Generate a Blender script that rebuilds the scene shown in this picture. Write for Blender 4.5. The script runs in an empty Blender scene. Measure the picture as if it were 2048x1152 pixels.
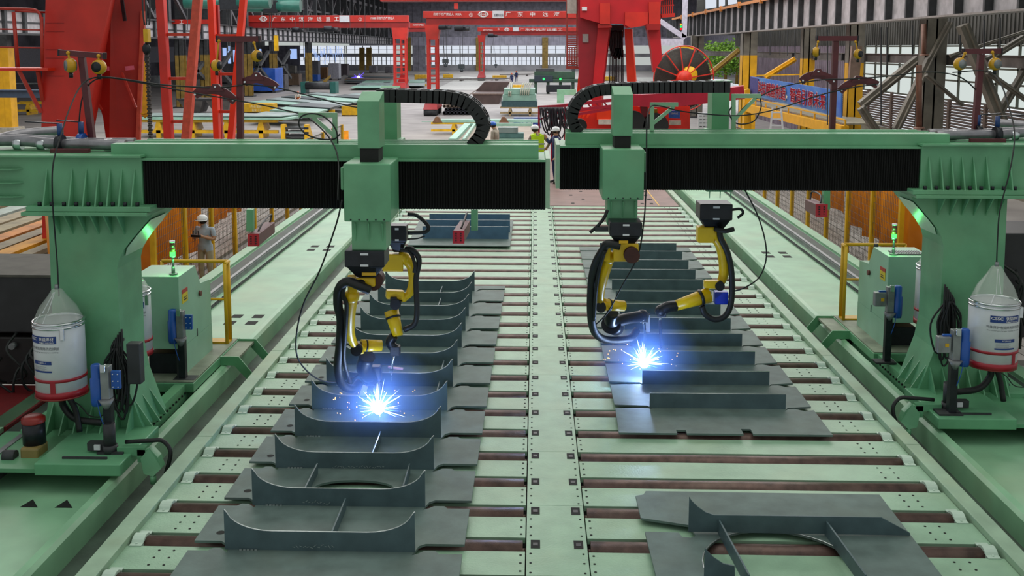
import bpy, bmesh, math, random
from mathutils import Vector, Matrix, noise
random.seed(7)
sc = bpy.context.scene
# ---------------------------------------------------------------- camera, world, lights, exposure
F, PX, PY, CAMZ = 2050.0, 1007.0, 344.0, 4.0
PITCH = math.atan(247.0 / F)
YAW = math.atan(63.0 * math.cos(PITCH) / F)
cd = bpy.data.cameras.new('camera'); cam = bpy.data.objects.new('camera', cd); sc.collection.objects.link(cam)
cam.location = (0, 0, CAMZ); cam.rotation_euler = (math.pi/2 - PITCH, 0, YAW)
cd.sensor_width = 36; cd.lens = F / 2048 * 36; cd.shift_x = (1024 - PX) / 2048; cd.shift_y = (PY - 576) / 2048
cd.clip_start = .1; cd.clip_end = 900
sc.camera = cam
sc.view_settings.view_transform = 'Standard'; sc.view_settings.look = 'None'
sc.view_settings.gamma = 1; sc.view_settings.use_curve_mapping = False
sc.view_settings.exposure = 0.0
wd = bpy.data.worlds.new('hall_daylight'); sc.world = wd; wd.use_nodes = True
bg = wd.node_tree.nodes['Background']; bg.inputs[0].default_value = (.83, .89, .86, 1); bg.inputs[1].default_value = .57
def area(name, loc, size, power, col, rot=(0, 0, 0)):
    l = bpy.data.lights.new(name, 'AREA'); l.shape = 'RECTANGLE'; l.size, l.size_y = size; l.energy = power; l.color = col
    o = bpy.data.objects.new(name, l); sc.collection.objects.link(o); o.location = loc; o.rotation_euler = rot; return o
area('hall_lamp_row', (0, 13, 13), (16, 12), 640, (1, 1, .90))
area('hall_lamp_row', (-2, 48, 15), (64, 34), 19000, (1, .97, .93))
area('hall_lamp_row', (0, 110, 15), (60, 70), 30000, (.97, .97, 1))
area('hall_lamp_row', (0, 200, 15), (40, 80), 24000, (.95, .97, 1))

# ---------------------------------------------------------------- pixel -> point on a real plane (measured off the photograph)
_f = Vector((-math.sin(YAW)*math.cos(PITCH), math.cos(YAW)*math.cos(PITCH), -math.sin(PITCH)))
_r = Vector((math.cos(YAW), math.sin(YAW), 0)); _u = _r.cross(_f)
CAM = Vector((0, 0, CAMZ))
def ray(x, y): return _f + _r*((x-PX)/F) + _u*((PY-y)/F)
def G(x, y, z=0.0):
    d = ray(x, y); return CAM + d*((z-CAMZ)/d.z)
def V(x, y, Y):
    d = ray(x, y); return CAM + d*(Y/d.y)
def S(x, y, X):
    d = ray(x, y); return CAM + d*(X/d.x)

# ---------------------------------------------------------------- materials
def lin(c):
    if isinstance(c, str):
        c = tuple(int(c[i:i+2], 16)/255 for i in (1, 3, 5))
        c = tuple(v/12.92 if v <= .04045 else ((v+.055)/1.055)**2.4 for v in c)
    return (*c[:3], 1)
MATS = {}
def mat(name, col, rough=.5, metal=0, var=.12, scale=6, bump=0, col2=None, spot=0, spotcol=None, alpha=1, emit=0):
    if name in MATS: return MATS[name]
    m = bpy.data.materials.new(name); m.use_nodes = True; nt = m.node_tree; N = nt.nodes; L = nt.links
    b = N['Principled BSDF']; b.inputs['Roughness'].default_value = rough; b.inputs['Metallic'].default_value = metal
    c = lin(col)
    if emit:
        b.inputs['Emission Color'].default_value = c; b.inputs['Emission Strength'].default_value = emit
    tc = N.new('ShaderNodeTexCoord'); geo = N.new('ShaderNodeNewGeometry')
    n = N.new('ShaderNodeTexNoise'); n.inputs['Scale'].default_value = scale; n.inputs['Detail'].default_value = 6
    L.new(geo.outputs['Position'], n.inputs['Vector'])
    r = N.new('ShaderNodeValToRGB')
    c2 = lin(col2) if col2 else tuple(v*(1-var*2) for v in c[:3])+(1,)
    r.color_ramp.elements[0].position = .3; r.color_ramp.elements[0].color = c2
    r.color_ramp.elements[1].position = .65; r.color_ramp.elements[1].color = tuple(min(1, v*(1+var*.5)) for v in c[:3])+(1,)
    L.new(n.outputs['Fac'], r.inputs['Fac']); out = r.outputs['Color']
    if spot:
        n2 = N.new('ShaderNodeTexNoise'); n2.inputs['Scale'].default_value = scale*.35; n2.inputs['Detail'].default_value = 8
        L.new(geo.outputs['Position'], n2.inputs['Vector'])
        r2 = N.new('ShaderNodeValToRGB'); r2.color_ramp.elements[0].position = .5; r2.color_ramp.elements[1].position = .72
        r2.color_ramp.elements[0].color = (0, 0, 0, 1); r2.color_ramp.elements[1].color = (spot, spot, spot, 1)
        L.new(n2.outputs['Fac'], r2.inputs['Fac'])
        mx = N.new('ShaderNodeMixRGB'); mx.inputs['Color2'].default_value = lin(spotcol)
        L.new(r2.outputs['Color'], mx.inputs['Fac']); L.new(out, mx.inputs['Color1']); out = mx.outputs['Color']
    L.new(out, b.inputs['Base Color'])
    if alpha < 1: b.inputs['Alpha'].default_value = alpha
    if bump:
        bm_ = N.new('ShaderNodeBump'); bm_.inputs['Strength'].default_value = bump; bm_.inputs['Distance'].default_value = .01
        n3 = N.new('ShaderNodeTexNoise'); n3.inputs['Scale'].default_value = scale*12; n3.inputs['Detail'].default_value = 3
        L.new(geo.outputs['Position'], n3.inputs['Vector']); L.new(n3.outputs['Fac'], bm_.inputs['Height']); L.new(bm_.outputs['Normal'], b.inputs['Normal'])
    MATS[name] = m; return m
def sheet(name, col, see=.18):
    if name in MATS: return MATS[name]
    m = bpy.data.materials.new(name); m.use_nodes = True; nt = m.node_tree; nt.nodes.clear(); N = nt.nodes; L = nt.links
    d = N.new('ShaderNodeBsdfDiffuse'); t = N.new('ShaderNodeBsdfTranslucent'); g = N.new('ShaderNodeBsdfGlossy'); x = N.new('ShaderNodeBsdfTransparent'); o = N.new('ShaderNodeOutputMaterial')
    n = N.new('ShaderNodeTexNoise'); n.inputs['Scale'].default_value = 1.1; n.inputs['Detail'].default_value = 5; geo = N.new('ShaderNodeNewGeometry'); L.new(geo.outputs['Position'], n.inputs['Vector'])
    r = N.new('ShaderNodeValToRGB'); c = lin(col); r.color_ramp.elements[0].position = .3; r.color_ramp.elements[1].position = .65
    r.color_ramp.elements[0].color = (c[0]*.75, c[1]*.65, c[2]*.6, 1); r.color_ramp.elements[1].color = c; L.new(n.outputs['Fac'], r.inputs[0])
    for s in (d, t): L.new(r.outputs[0], s.inputs[0])
    x.inputs[0].default_value = (1, .62, .25, 1); g.inputs[1].default_value = .25
    a = N.new('ShaderNodeMixShader'); a.inputs[0].default_value = .5; L.new(d.outputs[0], a.inputs[1]); L.new(t.outputs[0], a.inputs[2])
    b = N.new('ShaderNodeMixShader'); b.inputs[0].default_value = see; L.new(a.outputs[0], b.inputs[1]); L.new(x.outputs[0], b.inputs[2])
    e = N.new('ShaderNodeMixShader'); e.inputs[0].default_value = .06; L.new(b.outputs[0], e.inputs[1]); L.new(g.outputs[0], e.inputs[2]); L.new(e.outputs[0], o.inputs[0]); MATS[name] = m; return m
def emis(name, col, s):
    if name in MATS: return MATS[name]
    m = bpy.data.materials.new(name); m.use_nodes = True; nt = m.node_tree; nt.nodes.clear()
    e = nt.nodes.new('ShaderNodeEmission'); o = nt.nodes.new('ShaderNodeOutputMaterial')
    e.inputs[0].default_value = lin(col); e.inputs[1].default_value = s; nt.links.new(e.outputs[0], o.inputs[0]); MATS[name] = m; return m

# ---------------------------------------------------------------- mesh collector
class MB:
    def __init__(s): s.v = []; s.f = []; s.sm = []; s.g = []
    def add(s, vs, fs, smooth=False):
        k = len(s.v); s.g.append((k, len(s.f))); s.v += [Vector(v) for v in vs]
        for f in fs: s.f.append([i+k for i in f]); s.sm.append(smooth)
        return s
    def box(s, x0, x1, y0, y1, z0, z1, M=None):
        vs = [Vector((x, y, z)) for z in (z0, z1) for y in (y0, y1) for x in (x0, x1)]
        if M: vs = [M @ v for v in vs]
        return s.add(vs, [(0, 2, 3, 1), (4, 5, 7, 6), (0, 1, 5, 4), (2, 6, 7, 3), (0, 4, 6, 2), (1, 3, 7, 5)])
    def hexa(s, a, b, c, d, e, f, g, h):      # bottom loop abcd, top loop efgh
        return s.add([a, b, c, d, e, f, g, h], [(3, 2, 1, 0), (4, 5, 6, 7), (0, 1, 5, 4), (1, 2, 6, 5), (2, 3, 7, 6), (3, 0, 4, 7)])
    def bar(s, p, q, w, h=None, up=(0, 0, 1), w2=None, h2=None):   # rectangular bar from p to q
        p, q = Vector(p), Vector(q); h = h or w; w2 = w2 or w; h2 = h2 or h
        d = (q-p).normalized(); u = Vector(up)
        if abs(d.dot(u)) > .98: u = Vector((0, 1, 0))
        a = d.cross(u).normalized(); b = a.cross(d).normalized()
        r = lambda c, W, H: [c-a*W/2-b*H/2, c+a*W/2-b*H/2, c+a*W/2+b*H/2, c-a*W/2+b*H/2]
        return s.hexa(*r(p, w, h), *r(q, w2, h2))
    def tube(s, pts, r, n=10, caps=True):
        pts = [Vector(p) for p in pts]; R = r if isinstance(r, (list, tuple)) else [r]*len(pts)
        rings = []; prev = None
        for i, p in enumerate(pts):
            d = (pts[min(i+1, len(pts)-1)]-pts[max(i-1, 0)]).normalized()
            if prev is None:
                u = Vector((0, 0, 1)) if abs(d.z) < .9 else Vector((0, 1, 0)); a = d.cross(u).normalized()
            else:
                a = prev - d*prev.dot(d); a = a.normalized() if a.length > 1e-6 else d.orthogonal().normalized()
            b = d.cross(a); prev = a
            rings.append([p+(a*math.cos(t)+b*math.sin(t))*R[i] for t in (2*math.pi*k/n for k in range(n))])
        vs = [v for g in rings for v in g]; fs = []
        for i in range(len(pts)-1):
            for k in range(n):
                k2 = (k+1) % n; fs.append((i*n+k, i*n+k2, (i+1)*n+k2, (i+1)*n+k))
        s.add(vs, fs, True)
        if caps:
            s.add(rings[0], [tuple(range(n-1, -1, -1))]); s.add(rings[-1], [tuple(range(n))])
        return s
    def cyl(s, p, q, r, r2=None, n=16): return s.tube([p, q], [r, r if r2 is None else r2], n)
    def prism(s, poly, d):                     # planar polygon (3-D points) extruded by vector d
        poly = [Vector(p) for p in poly]; n = len(poly); d = Vector(d)
        s.add(poly+[p+d for p in poly], [tuple(range(n-1, -1, -1)), tuple(range(n, 2*n))]+[(i, (i+1) % n, (i+1) % n+n, i+n) for i in range(n)])
        return s
    def lathe(s, c, prof, n=24, M=None):       # prof = [(r,z)...]
        c = Vector(c); vs = []; fs = []
        for r, z in prof:
            for k in range(n):
                t = 2*math.pi*k/n; v = Vector((r*math.cos(t), r*math.sin(t), z)); v = (M @ v) if M else v; vs.append(c+v)
        m = len(prof)
        for i in range(m-1):
            for k in range(n):
                k2 = (k+1) % n; fs.append((i*n+k, i*n+k2, (i+1)*n+k2, (i+1)*n+k))
        s.add(vs, fs, True)
        return s
    def ball(s, c, r, n=12, sx=1, sy=1, sz=1, M=None):
        c = Vector(c); vs = []; fs = []; m = max(4, n//2)
        for i in range(m+1):
            a = math.pi*i/m
            for k in range(n):
                t = 2*math.pi*k/n; v = Vector((r*sx*math.sin(a)*math.cos(t), r*sy*math.sin(a)*math.sin(t), r*sz*math.cos(a)))
                vs.append(c+((M @ v) if M else v))
        for i in range(m):
            for k in range(n):
                k2 = (k+1) % n; fs.append((i*n+k, (i+1)*n+k, (i+1)*n+k2, i*n+k2))
        return s.add(vs, fs, True)
    def build(s, name, m, parent=None, bevel=0, weld=False):
        me = bpy.data.meshes.new(name); off = Vector((0, 0, 0)); p = parent
        while p is not None: off += p.location; p = p.parent
        me.from_pydata([v-off for v in s.v], [], s.f); me.polygons.foreach_set('use_smooth', s.sm)
        bm = bmesh.new(); bm.from_mesh(me); bmesh.ops.remove_doubles(bm, verts=bm.verts, dist=1e-6)
        bmesh.ops.recalc_face_normals(bm, faces=bm.faces); bm.to_mesh(me); bm.free()
        me.materials.append(m); o = bpy.data.objects.new(name, me); sc.collection.objects.link(o); o.parent = parent
        if bevel:
            b = o.modifiers.new('bevel', 'BEVEL'); b.width = bevel; b.segments = 2; b.limit_method = 'ANGLE'
        return o
def _each(s, name, m, parent=None, per=1, **kw):       # every collected piece a part of its own
    g = s.g[::per]+[(len(s.v), len(s.f))]; out = []
    for (v0, f0), (v1, f1) in zip(g, g[1:]):
        q = MB(); q.v = s.v[v0:v1]; q.f = [[i-v0 for i in f] for f in s.f[f0:f1]]; q.sm = s.sm[f0:f1]; out.append(q.build(name, m, parent, **kw))
    return out
MB.each = _each
def tag(o, label=None, cat=None, group=None, kind=None):
    for k, v in (('label', label), ('category', cat), ('group', group), ('kind', kind)):
        if v: o[k] = v
    return o
def thing(name, label, cat, loc=(0, 0, 0), group=None, kind=None):
    o = bpy.data.objects.new(name, None); o.empty_display_size = .1; sc.collection.objects.link(o); o.location = Vector(loc)
    return tag(o, label, cat, group, kind)
def dup(root, delta, label=None, group=None):
    def cp(o, par):
        c = o.copy(); sc.collection.objects.link(c); c.parent = par
        for ch in list(o.children): cp(ch, c)
        return c
    r = cp(root, None); r.location = root.location + Vector(delta)
    if label: r['label'] = label
    if group: r['group'] = group
    return r
def smooth_path(pts, n=6):                     # Catmull-Rom through the points
    P = [Vector(p) for p in pts]; P = [P[0]*2-P[1]]+P+[P[-1]*2-P[-2]]; out = []
    for i in range(1, len(P)-2):
        for k in range(n):
            t = k/n; a, b, c, d = P[i-1:i+3]
            out.append(.5*((2*b)+(c-a)*t+(2*a-5*b+4*c-d)*t*t+(3*b-a-3*c+d)*t**3))
    out.append(P[-2]); return out
def text(name, s, p, w, h, m, parent, right=(1, 0, 0), up=(0, 0, 1), wrap=None, bold=.02, depth=0.0, rim=0):
    """Lettering as a thin mesh filling w x h from lower-left p; wrap=(centre, radius, angle0) lays it round a drum."""
    cu = bpy.data.curves.new(name, 'FONT'); cu.body = s; cu.offset = min(bold, .006); cu.resolution_u = 3; cu.extrude = depth
    o = bpy.data.objects.new(name, cu); sc.collection.objects.link(o)
    dg = bpy.context.evaluated_depsgraph_get(); me = bpy.data.meshes.new_from_object(o.evaluated_get(dg))
    bpy.data.objects.remove(o)
    if not me.vertices: return None
    xs = [v.co.x for v in me.vertices]; ys = [v.co.y for v in me.vertices]
    x0, x1, y0, y1 = min(xs), max(xs), min(ys), max(ys); off = Vector((0, 0, 0)); q = parent
    while q is not None: off += q.location; q = q.parent
    R, U = Vector(right).normalized(), Vector(up).normalized(); p = Vector(p)
    for v in me.vertices:
        a = (v.co.x-x0)/(x1-x0)*w; b = (v.co.y-y0)/max(1e-6, y1-y0)*h
        if wrap:
            c, r, t0 = wrap; t = t0+a/r; v.co = Vector((c[0]+r*math.sin(t), c[1]-r*math.cos(t), p.z+b))-off
        else: v.co = p+R*a+U*b-off
    if rim:                                      # widened copy for an outlined character
        n = len(me.vertices); vs = [v.co.copy() for v in me.vertices]; fs = [tuple(f.vertices) for f in me.polygons]; V_ = []; F_ = []
        for k in range(8):
            a = math.pi*k/4; d = R*math.cos(a)*rim+U*math.sin(a)*rim; F_ += [tuple(i+len(V_) for i in f) for f in fs]; V_ += [v+d for v in vs]
        me = bpy.data.meshes.new(name); me.from_pydata(V_, [], F_)
    me.materials.clear(); me.materials.append(m); o = bpy.data.objects.new(name, me); sc.collection.objects.link(o); o.parent = parent
    return o

# ---------------------------------------------------------------- palette
GRN = mat('gantry_green_paint', '#67a67c', .42, 0, .10, 3, .05, spot=.35, spotcol='#7a9a74')
GRN_D = mat('deck_green_paint', '#88b994', .38, 0, .10, 2.2, .04, spot=.45, spotcol='#9fb08c')
PLATE = mat('checker_plate_green', '#94b89c', .42, 0, .08, 4, .25, spot=.4, spotcol='#a3b897')
CURB = mat('curb_paint', '#98b59b', .5, 0, .12, 3, .1, spot=.6, spotcol='#9aa482')
ROLL = mat('roller_rust', '#664e47', .40, .35, .25, 9, .15, spot=.35, spotcol='#8a7468')
STEEL = mat('primed_steel', '#60736f', .6, 0, .14, 5, .08, spot=.35, spotcol='#5f6a5e')
STEELB = mat('primed_steel_upright', '#50656a', .45, .1, .12, 5, .08)
CUT = mat('cut_steel_edge', '#c9cfcf', .3, .8, .1, 30)
BLACK = mat('black_rubber', '#16181a', .55, 0, .2, 20)
BELLOW = mat('black_bellows', '#171716', .75, 0, .15, 40)
BLKM = mat('black_metal', '#20232a', .4, .3, .2, 10)
YEL = mat('robot_yellow', '#e0b80c', .35, 0, .06, 5)
YELP = mat('yellow_paint', '#d9a90a', .45, 0, .14, 3, spot=.25, spotcol='#a8862a')
RED = mat('crane_red', '#c8281c', .45, 0, .12, 1.5, spot=.25, spotcol='#a83a2a')
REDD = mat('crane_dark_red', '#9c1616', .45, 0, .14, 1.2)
ORED = mat('crane_orange_red', '#e23212', .45, 0, .1, 1.5)
MAROON = mat('maroon_primer', '#5a1f26', .5, 0, .15, 8)
WHITE = mat('white_enamel', '#d8dadf', .35, 0, .05, 5)
GREY = mat('galvanised_grey', '#8d9092', .45, .5, .15, 8)
DGREY = mat('dark_steel', '#3b3d40', .55, .2, .2, 4)
CHROME = mat('bright_chrome', '#d0d4d8', .18, 1, .05, 8)
BLUE = mat('blue_enamel', '#1752a8', .35, 0, .1, 5)
CONC = mat('hall_concrete', '#8d8986', .6, 0, .14, .6, .05, spot=.5, spotcol='#a39f98')
HOLE = mat('pit_dark', '#0c100e', .8, 0, .1, 4)
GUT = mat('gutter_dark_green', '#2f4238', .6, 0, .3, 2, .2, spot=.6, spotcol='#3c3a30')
OCHRE = mat('column_ochre', '#8f7430', .55, 0, .2, 2)
GALV = mat('girder_grey', '#b5b1b5', .55, .1, .15, 3)
CLAD = mat('wall_cladding', '#8a8894', .6, .1, .2, 1.2)
TXTW = mat('white_lettering', '#e8e4e2', .5, 0, .03, 5)
TXTB = mat('blue_print', '#15397e', .5, 0, .05, 5)
TXTR = mat('red_lettering', '#d0163a', .5, 0, .05, 5)
# ================================================================ setting: floor, walls
FZ = -1.3                                       # hall floor; the roller tables stand at z = 0
def struct(name, mb, m, label=None): return tag(mb.build(name, m), label, kind='structure')
struct('floor', MB().box(-150, 90, 3, 330, FZ-.3, FZ), CONC, 'worn grey concrete hall floor')
# ================================================================ roller tables
Y0R, DYR, KR = 7.905, .607, range(-2, 30)
ROLLY = [Y0R + DYR*k for k in KR]
YEND = ROLLY[-1] + .42
def roller_table(xa, xb, capx, label):
    t = thing('roller_table', label, 'roller table', ((xa+xb)/2, YEND/2+3.6, FZ), 'roller tables either side of the walkway')
    ys = [ROLLY[0]-.5] + ROLLY + [YEND+.09]
    holes = MB()
    for i in range(len(ys)-1):
        a, b = ys[i]+.118, ys[i+1]-.118
        MB().box(xa, xb, a, b, -.05, 0).build('deck_plate', PLATE, t)
        for x in (capx-.0, capx + (.12 if capx < 0 else -.12)):
            for y in (a+.07, (a+b)/2, b-.07): holes.cyl((x + (.17 if capx < 0 else -.17), y, -.01), (x + (.17 if capx < 0 else -.17), y, .003), .011, n=8)
        xi = xb-.035 if capx < 0 else xa+.035
        for y in (a+.06, (a+b)/2, b-.06): holes.cyl((xi, y, -.01), (xi, y, .003), .011, n=8)
    tag(holes.build('bolt_holes', HOLE, t), kind='stuff')
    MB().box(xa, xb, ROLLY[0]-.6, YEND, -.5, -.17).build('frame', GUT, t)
    r0 = c0 = None
    for y in ROLLY:
        ra, rb = (xa+.1, xb-.02) if capx < 0 else (xa+.02, xb-.1)
        m = MB().cyl((ra, y, -.083), (rb, y, -.083), .106, n=22)
        for x in (ra+.002, rb-.002): m.cyl((x-.03, y, -.065), (x+.03, y, -.065), .03, n=10)
        r = m.build('roller', ROLL, t)
        s = 1 if capx > 0 else -1; x0 = capx; x1 = capx + s*.10
        c = MB()
        prof = [(math.cos(a)*.105, math.sin(a)*.105-.060) for a in [math.pi*k/10 for k in range(11)]]
        c.prism([(min(x0, x1), y+p[0], max(-.05, p[1])) for p in prof]+[(min(x0, x1), y-.105, -.05), (min(x0, x1), y+.105, -.05)], (.10, 0, 0))
        c.box(min(x0, x1)-.0, max(x0, x1), y-.13, y+.13, 0, .008)
        c.cyl((min(x0, x1)+.05, y-.095, .0), (min(x0, x1)+.05, y-.095, .016), .01, n=6)
        c.build('bearing_cap', mat('cap_pale', '#bcd2c2', .4, 0, .06, 5), t)
    return t
roller_table(-3.29, -.065, -3.17, 'green roller table with rusty rollers left of the walkway, carrying the panel with curved webs')
roller_table(.445, 3.72, 3.59, 'green roller table with rusty rollers right of the walkway, carrying the panel with straight webs')

w = thing('center_walkway', 'long green chequered steel walkway between the two roller tables', 'walkway', (.19, 17, 0))
m = MB(); y = ROLLY[0]-.5
while y < YEND-.01:
    y2 = min(y+DYR*2, YEND); m.box(-.055, .435, y+.002, y2-.002, -.06, .004); y = y2
m.build('walkway_plate', PLATE, w)
hm, pm, bm_ = MB(), MB(), MB()
for y in ROLLY:
    for x in (.018, .367):
        hm.box(x-.038, x+.038, y-.07, y+.07, -.02, .0065); pm.box(x-.02, x+.02, y-.03, y+.02, 0, .0085)
    for d in (.15, .30, .45):
        for x in (-.02, .40): bm_.cyl((x, y+d, 0), (x, y+d, .007), .010, n=8)
hm.each('access_hole', HOLE, w); pm.each('lifting_lug', BLKM, w); tag(bm_.build('bolts', HOLE, w), kind='stuff')

# curbs, side pits, side decks
for s, xi, xo in ((-1, -3.29, -3.45), (1, 3.725, 3.87)):
    side = 'left' if s < 0 else 'right'
    m = MB(); y = 7.0
    while y < 33:
        m.box(min(xi, xo), max(xi, xo), y, y+3.0-.006, -.95, .06); y += 3.0
    tag(m.build('trim_1' if s < 0 else 'trim_2', CURB, bevel=.006), 'pale green curb beam along the %s roller table' % side, kind='structure')
    xd = -4.0 if s < 0 else 4.35                 # inner edge of the side deck
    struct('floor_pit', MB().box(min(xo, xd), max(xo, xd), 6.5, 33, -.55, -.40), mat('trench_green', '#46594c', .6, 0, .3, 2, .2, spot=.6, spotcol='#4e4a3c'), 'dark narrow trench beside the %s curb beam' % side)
    X = lambda a: xd + s*a
    def bx(a, b, y0, y1, z0, z1, m): m.box(min(X(a), X(b)), max(X(a), X(b)), y0, y1, z0, z1); return m
    yA, yB = (10.3, 13.6) if s < 0 else (11.8, 15.1)     # opening in the deck where the gantry stands
    d = thing('side_deck', 'green steel foundation deck with drain holes along the %s trench' % side, 'deck', (X(1), 18, FZ), kind='structure')
    m = MB()
    bx(.10, 1.99, 6.5, yA, -.38, -.26, m); bx(.10, 1.99, yB, 33, -.28, -.15, m)
    bx(.5, 1.99, yA, yB, -.42, -.30, m)
    m.build('deck_plate', GRN_D, d, bevel=.008)
    m = MB()
    sec = [(.0, -.17), (.03, -.13), (.09, -.12), (.12, -.15), (.12, -.45), (.02, -.45), (.0, -.40)]
    m.prism([(X(a), 6.5, z) for a, z in sec], (0, 26.5, 0)); m.build('edge_beam', GRN_D, d)
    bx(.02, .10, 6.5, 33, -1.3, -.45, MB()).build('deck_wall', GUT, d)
    # lower longitudinal beam beside the opening
    m = MB(); bx(.20, .33, yA-.1, yB-.7, -.22, -.02, m); m.build('rack_beam', GRN, d)
    m = MB()
    for k in range(26): m.cyl((X(.199), yA+k*.10, -.12), (X(.185), yA+k*.10, -.12), .014, n=8)
    m.each('bolt', HOLE, d, per=3)
    # drain holes
    m = MB()
    for yy in (15.0, 20.7) if s < 0 else (20.3,):
        for dx in (.22, .55) if s < 0 else (.31, .65):
            for dy in (0, .62): bx(dx, dx+.16, yy+dy*.62, yy+.2+dy*.62, -.16, -.1475, m)
    if s < 0:
        for dx in (.30, .63): m.prism([(X(dx), 9.0, -.2575), (X(dx+.17), 9.0, -.2575), (X(dx+.13), 9.17, -.2575)], (0, 0, -.01))
    m.each('drain_hole', HOLE, d)
    # crane rail + gear rack on the outer part
    r = thing('gantry_rail', 'long steel gantry running rail with gear rack on the %s side deck' % side, 'rail', (X(1.3), 18, -.15))
    m = MB(); bx(1.34, 1.42, 6.5, 33, -.15, -.06, m); bx(1.35, 1.41, 6.5, 33, -.06, -.03, m); m.build('rail_head', GREY, r)
    m = MB(); bx(1.17, 1.20, 6.5, 33, -.15, -.11, m)
    for k in range(330): bx(1.17, 1.185, 6.6+k*.08, 6.64+k*.08, -.11, -.095, m)
    m.build('gear_rack', DGREY, r)
    m = MB(); bx(1.46, 1.74, 6.5, 33, -.15, -.135, m); m.build('rail_bed', GUT, r)
    m = MB(); bx(1.78, 1.99, 6.5, 33, -.15, -.10, m); m.build('side_flange', GRN_D, r)
    bx(1.90, 1.99, 6.5, 33, FZ, -.28, MB()).build('deck_skirt', GRN, d)
# brown plate deck beyond the tables
w = thing('brown_steel_deck', 'brown steel plate deck with square holes beyond the far end of the rollers', 'deck', (.2, 29, 0))
MB().box(-3.2, 3.7, YEND+.1, 36.5, -.25, 0).build('deck_plate', mat('brown_deck', '#7d625a', .5, .1, .14, 2, .1), w)
m = MB(); m2 = MB()
for k in range(14):
    y = YEND+.5+k*.75
    for x in (-.02, .36): m.box(x-.04, x+.04, y-.07, y+.07, -.02, .004)
    for x in (1.0, 1.9, 2.8, -1, -2, -2.9): m.box(x-.04+.3*(k % 2), x+.04+.3*(k % 2), y-.08, y+.08, -.02, .004)
    m.box(3.0, 3.08, y-.1, y+.1, -.02, .004)
m.each('access_hole', HOLE, w)
MB().box(3.18, 3.21, YEND+.2, 36, 0, .003).build('yellow_line', YELP, w)
MB().box(-3.2, 3.7, YEND+.5, 36.5, FZ, -.25).build('frame', DGREY, w)

# ================================================================ workpieces
def outline_with_slots(xa, xb, y0, y1, webs, wl, wr, notch):
    """plate outline running round; slots cut in from both side edges just in front of each web end"""
    L = [(xa, y0)]; R = [(xb, y0)]
    for y in webs:
        for side, xe, xw in (('L', xa, wl), ('R', xb, wr)):
            s = 1 if side == 'L' else -1; xi = xw + s*.02
            pts = [(xe, y-.10), (xi-s*.06, y-.10), (xi, y-.06), (xi, y+.01), (xi-s*.05, y+.06), (xi-s*.16, y+.06), (xi-s*.22, y+.0), (xe, y-.0)]
            (L if side == 'L' else R).extend(pts)
    L.append((xa, y1)); R.append((xb, y1))
    return R + L[::-1]
def flat(mb, pts, z0, z1):
    """extruded polygon, tessellated so concave outlines stay right"""
    from mathutils.geometry import tessellate_polygon
    n = len(pts); tri = tessellate_polygon([[Vector((x, y, 0)) for x, y in pts]])
    vs = [Vector((x, y, z0)) for x, y in pts] + [Vector((x, y, z1)) for x, y in pts]
    fs = [tuple(t) for t in tri] + [tuple(i+n for i in t[::-1]) for t in tri] + [(i, (i+1) % n, (i+1) % n+n, i+n) for i in range(n)]
    return mb.add(vs, fs)
def with_hole(mb, pts, hole, z0, z1):
    from mathutils.geometry import tessellate_polygon
    A = [Vector((x, y, 0)) for x, y in pts]; H = [Vector((x, y, 0)) for x, y in hole]; n, k = len(A), len(H)
    tri = tessellate_polygon([A, H]); al = A+H
    vs = [v+Vector((0, 0, z0)) for v in al]+[v+Vector((0, 0, z1)) for v in al]; N = n+k
    fs = [tuple(t) for t in tri]+[tuple(i+N for i in t[::-1]) for t in tri]
    fs += [(i, (i+1) % n, (i+1) % n+N, i+N) for i in range(n)]+[(n+i, n+(i+1) % k, n+(i+1) % k+N, n+i+N) for i in range(k)]
    return mb.add(vs, fs)
def ellipse(cx, cy, a, b, n=36): return [(cx+a*math.cos(2*math.pi*i/n), cy+b*math.sin(2*math.pi*i/n)) for i in range(n)]
def web_mesh(xl, xr, y, h, horn=0, hr=.36, z=.062, t=.014):
    c = []
    if horn:
        c += [(xl, horn)] + [(xl+.02+hr*(1-math.cos(a)), h+(horn-h)*(1-math.sin(a))) for a in [math.pi/2*k/8 for k in range(1, 9)]]
        c += [(xr-.02-hr*(1-math.cos(a)), h+(horn-h)*(1-math.sin(a))) for a in [math.pi/2*k/8 for k in range(8, 0, -1)]] + [(xr, horn)]
    else: c += [(xl, h), (xr, h)]
    pts = [(xl, 0)]+c+[(xr, 0)]
    from mathutils.geometry import tessellate_polygon
    n = len(pts); tri = tessellate_polygon([[Vector((x, q, 0)) for x, q in pts]])
    vs = [Vector((x, y, z+q)) for x, q in pts]+[Vector((x, y+t, z+q)) for x, q in pts]
    m = MB(); m.add(vs, [tuple(a) for a in tri]+[tuple(i+n for i in a) for a in tri]+[(i, (i+1) % n, (i+1) % n+n, i+n) for i in range(n)])
    e = MB()
    if horn: e.tube([(x, y+t/2, z+q) for x, q in c], .006, 4)
    else: e.tube([(xl, y+t/2, z+h), (xr, y+t/2, z+h)], .006, 4)
    return m, e
PZ0, PZ1 = .042, .062
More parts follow.
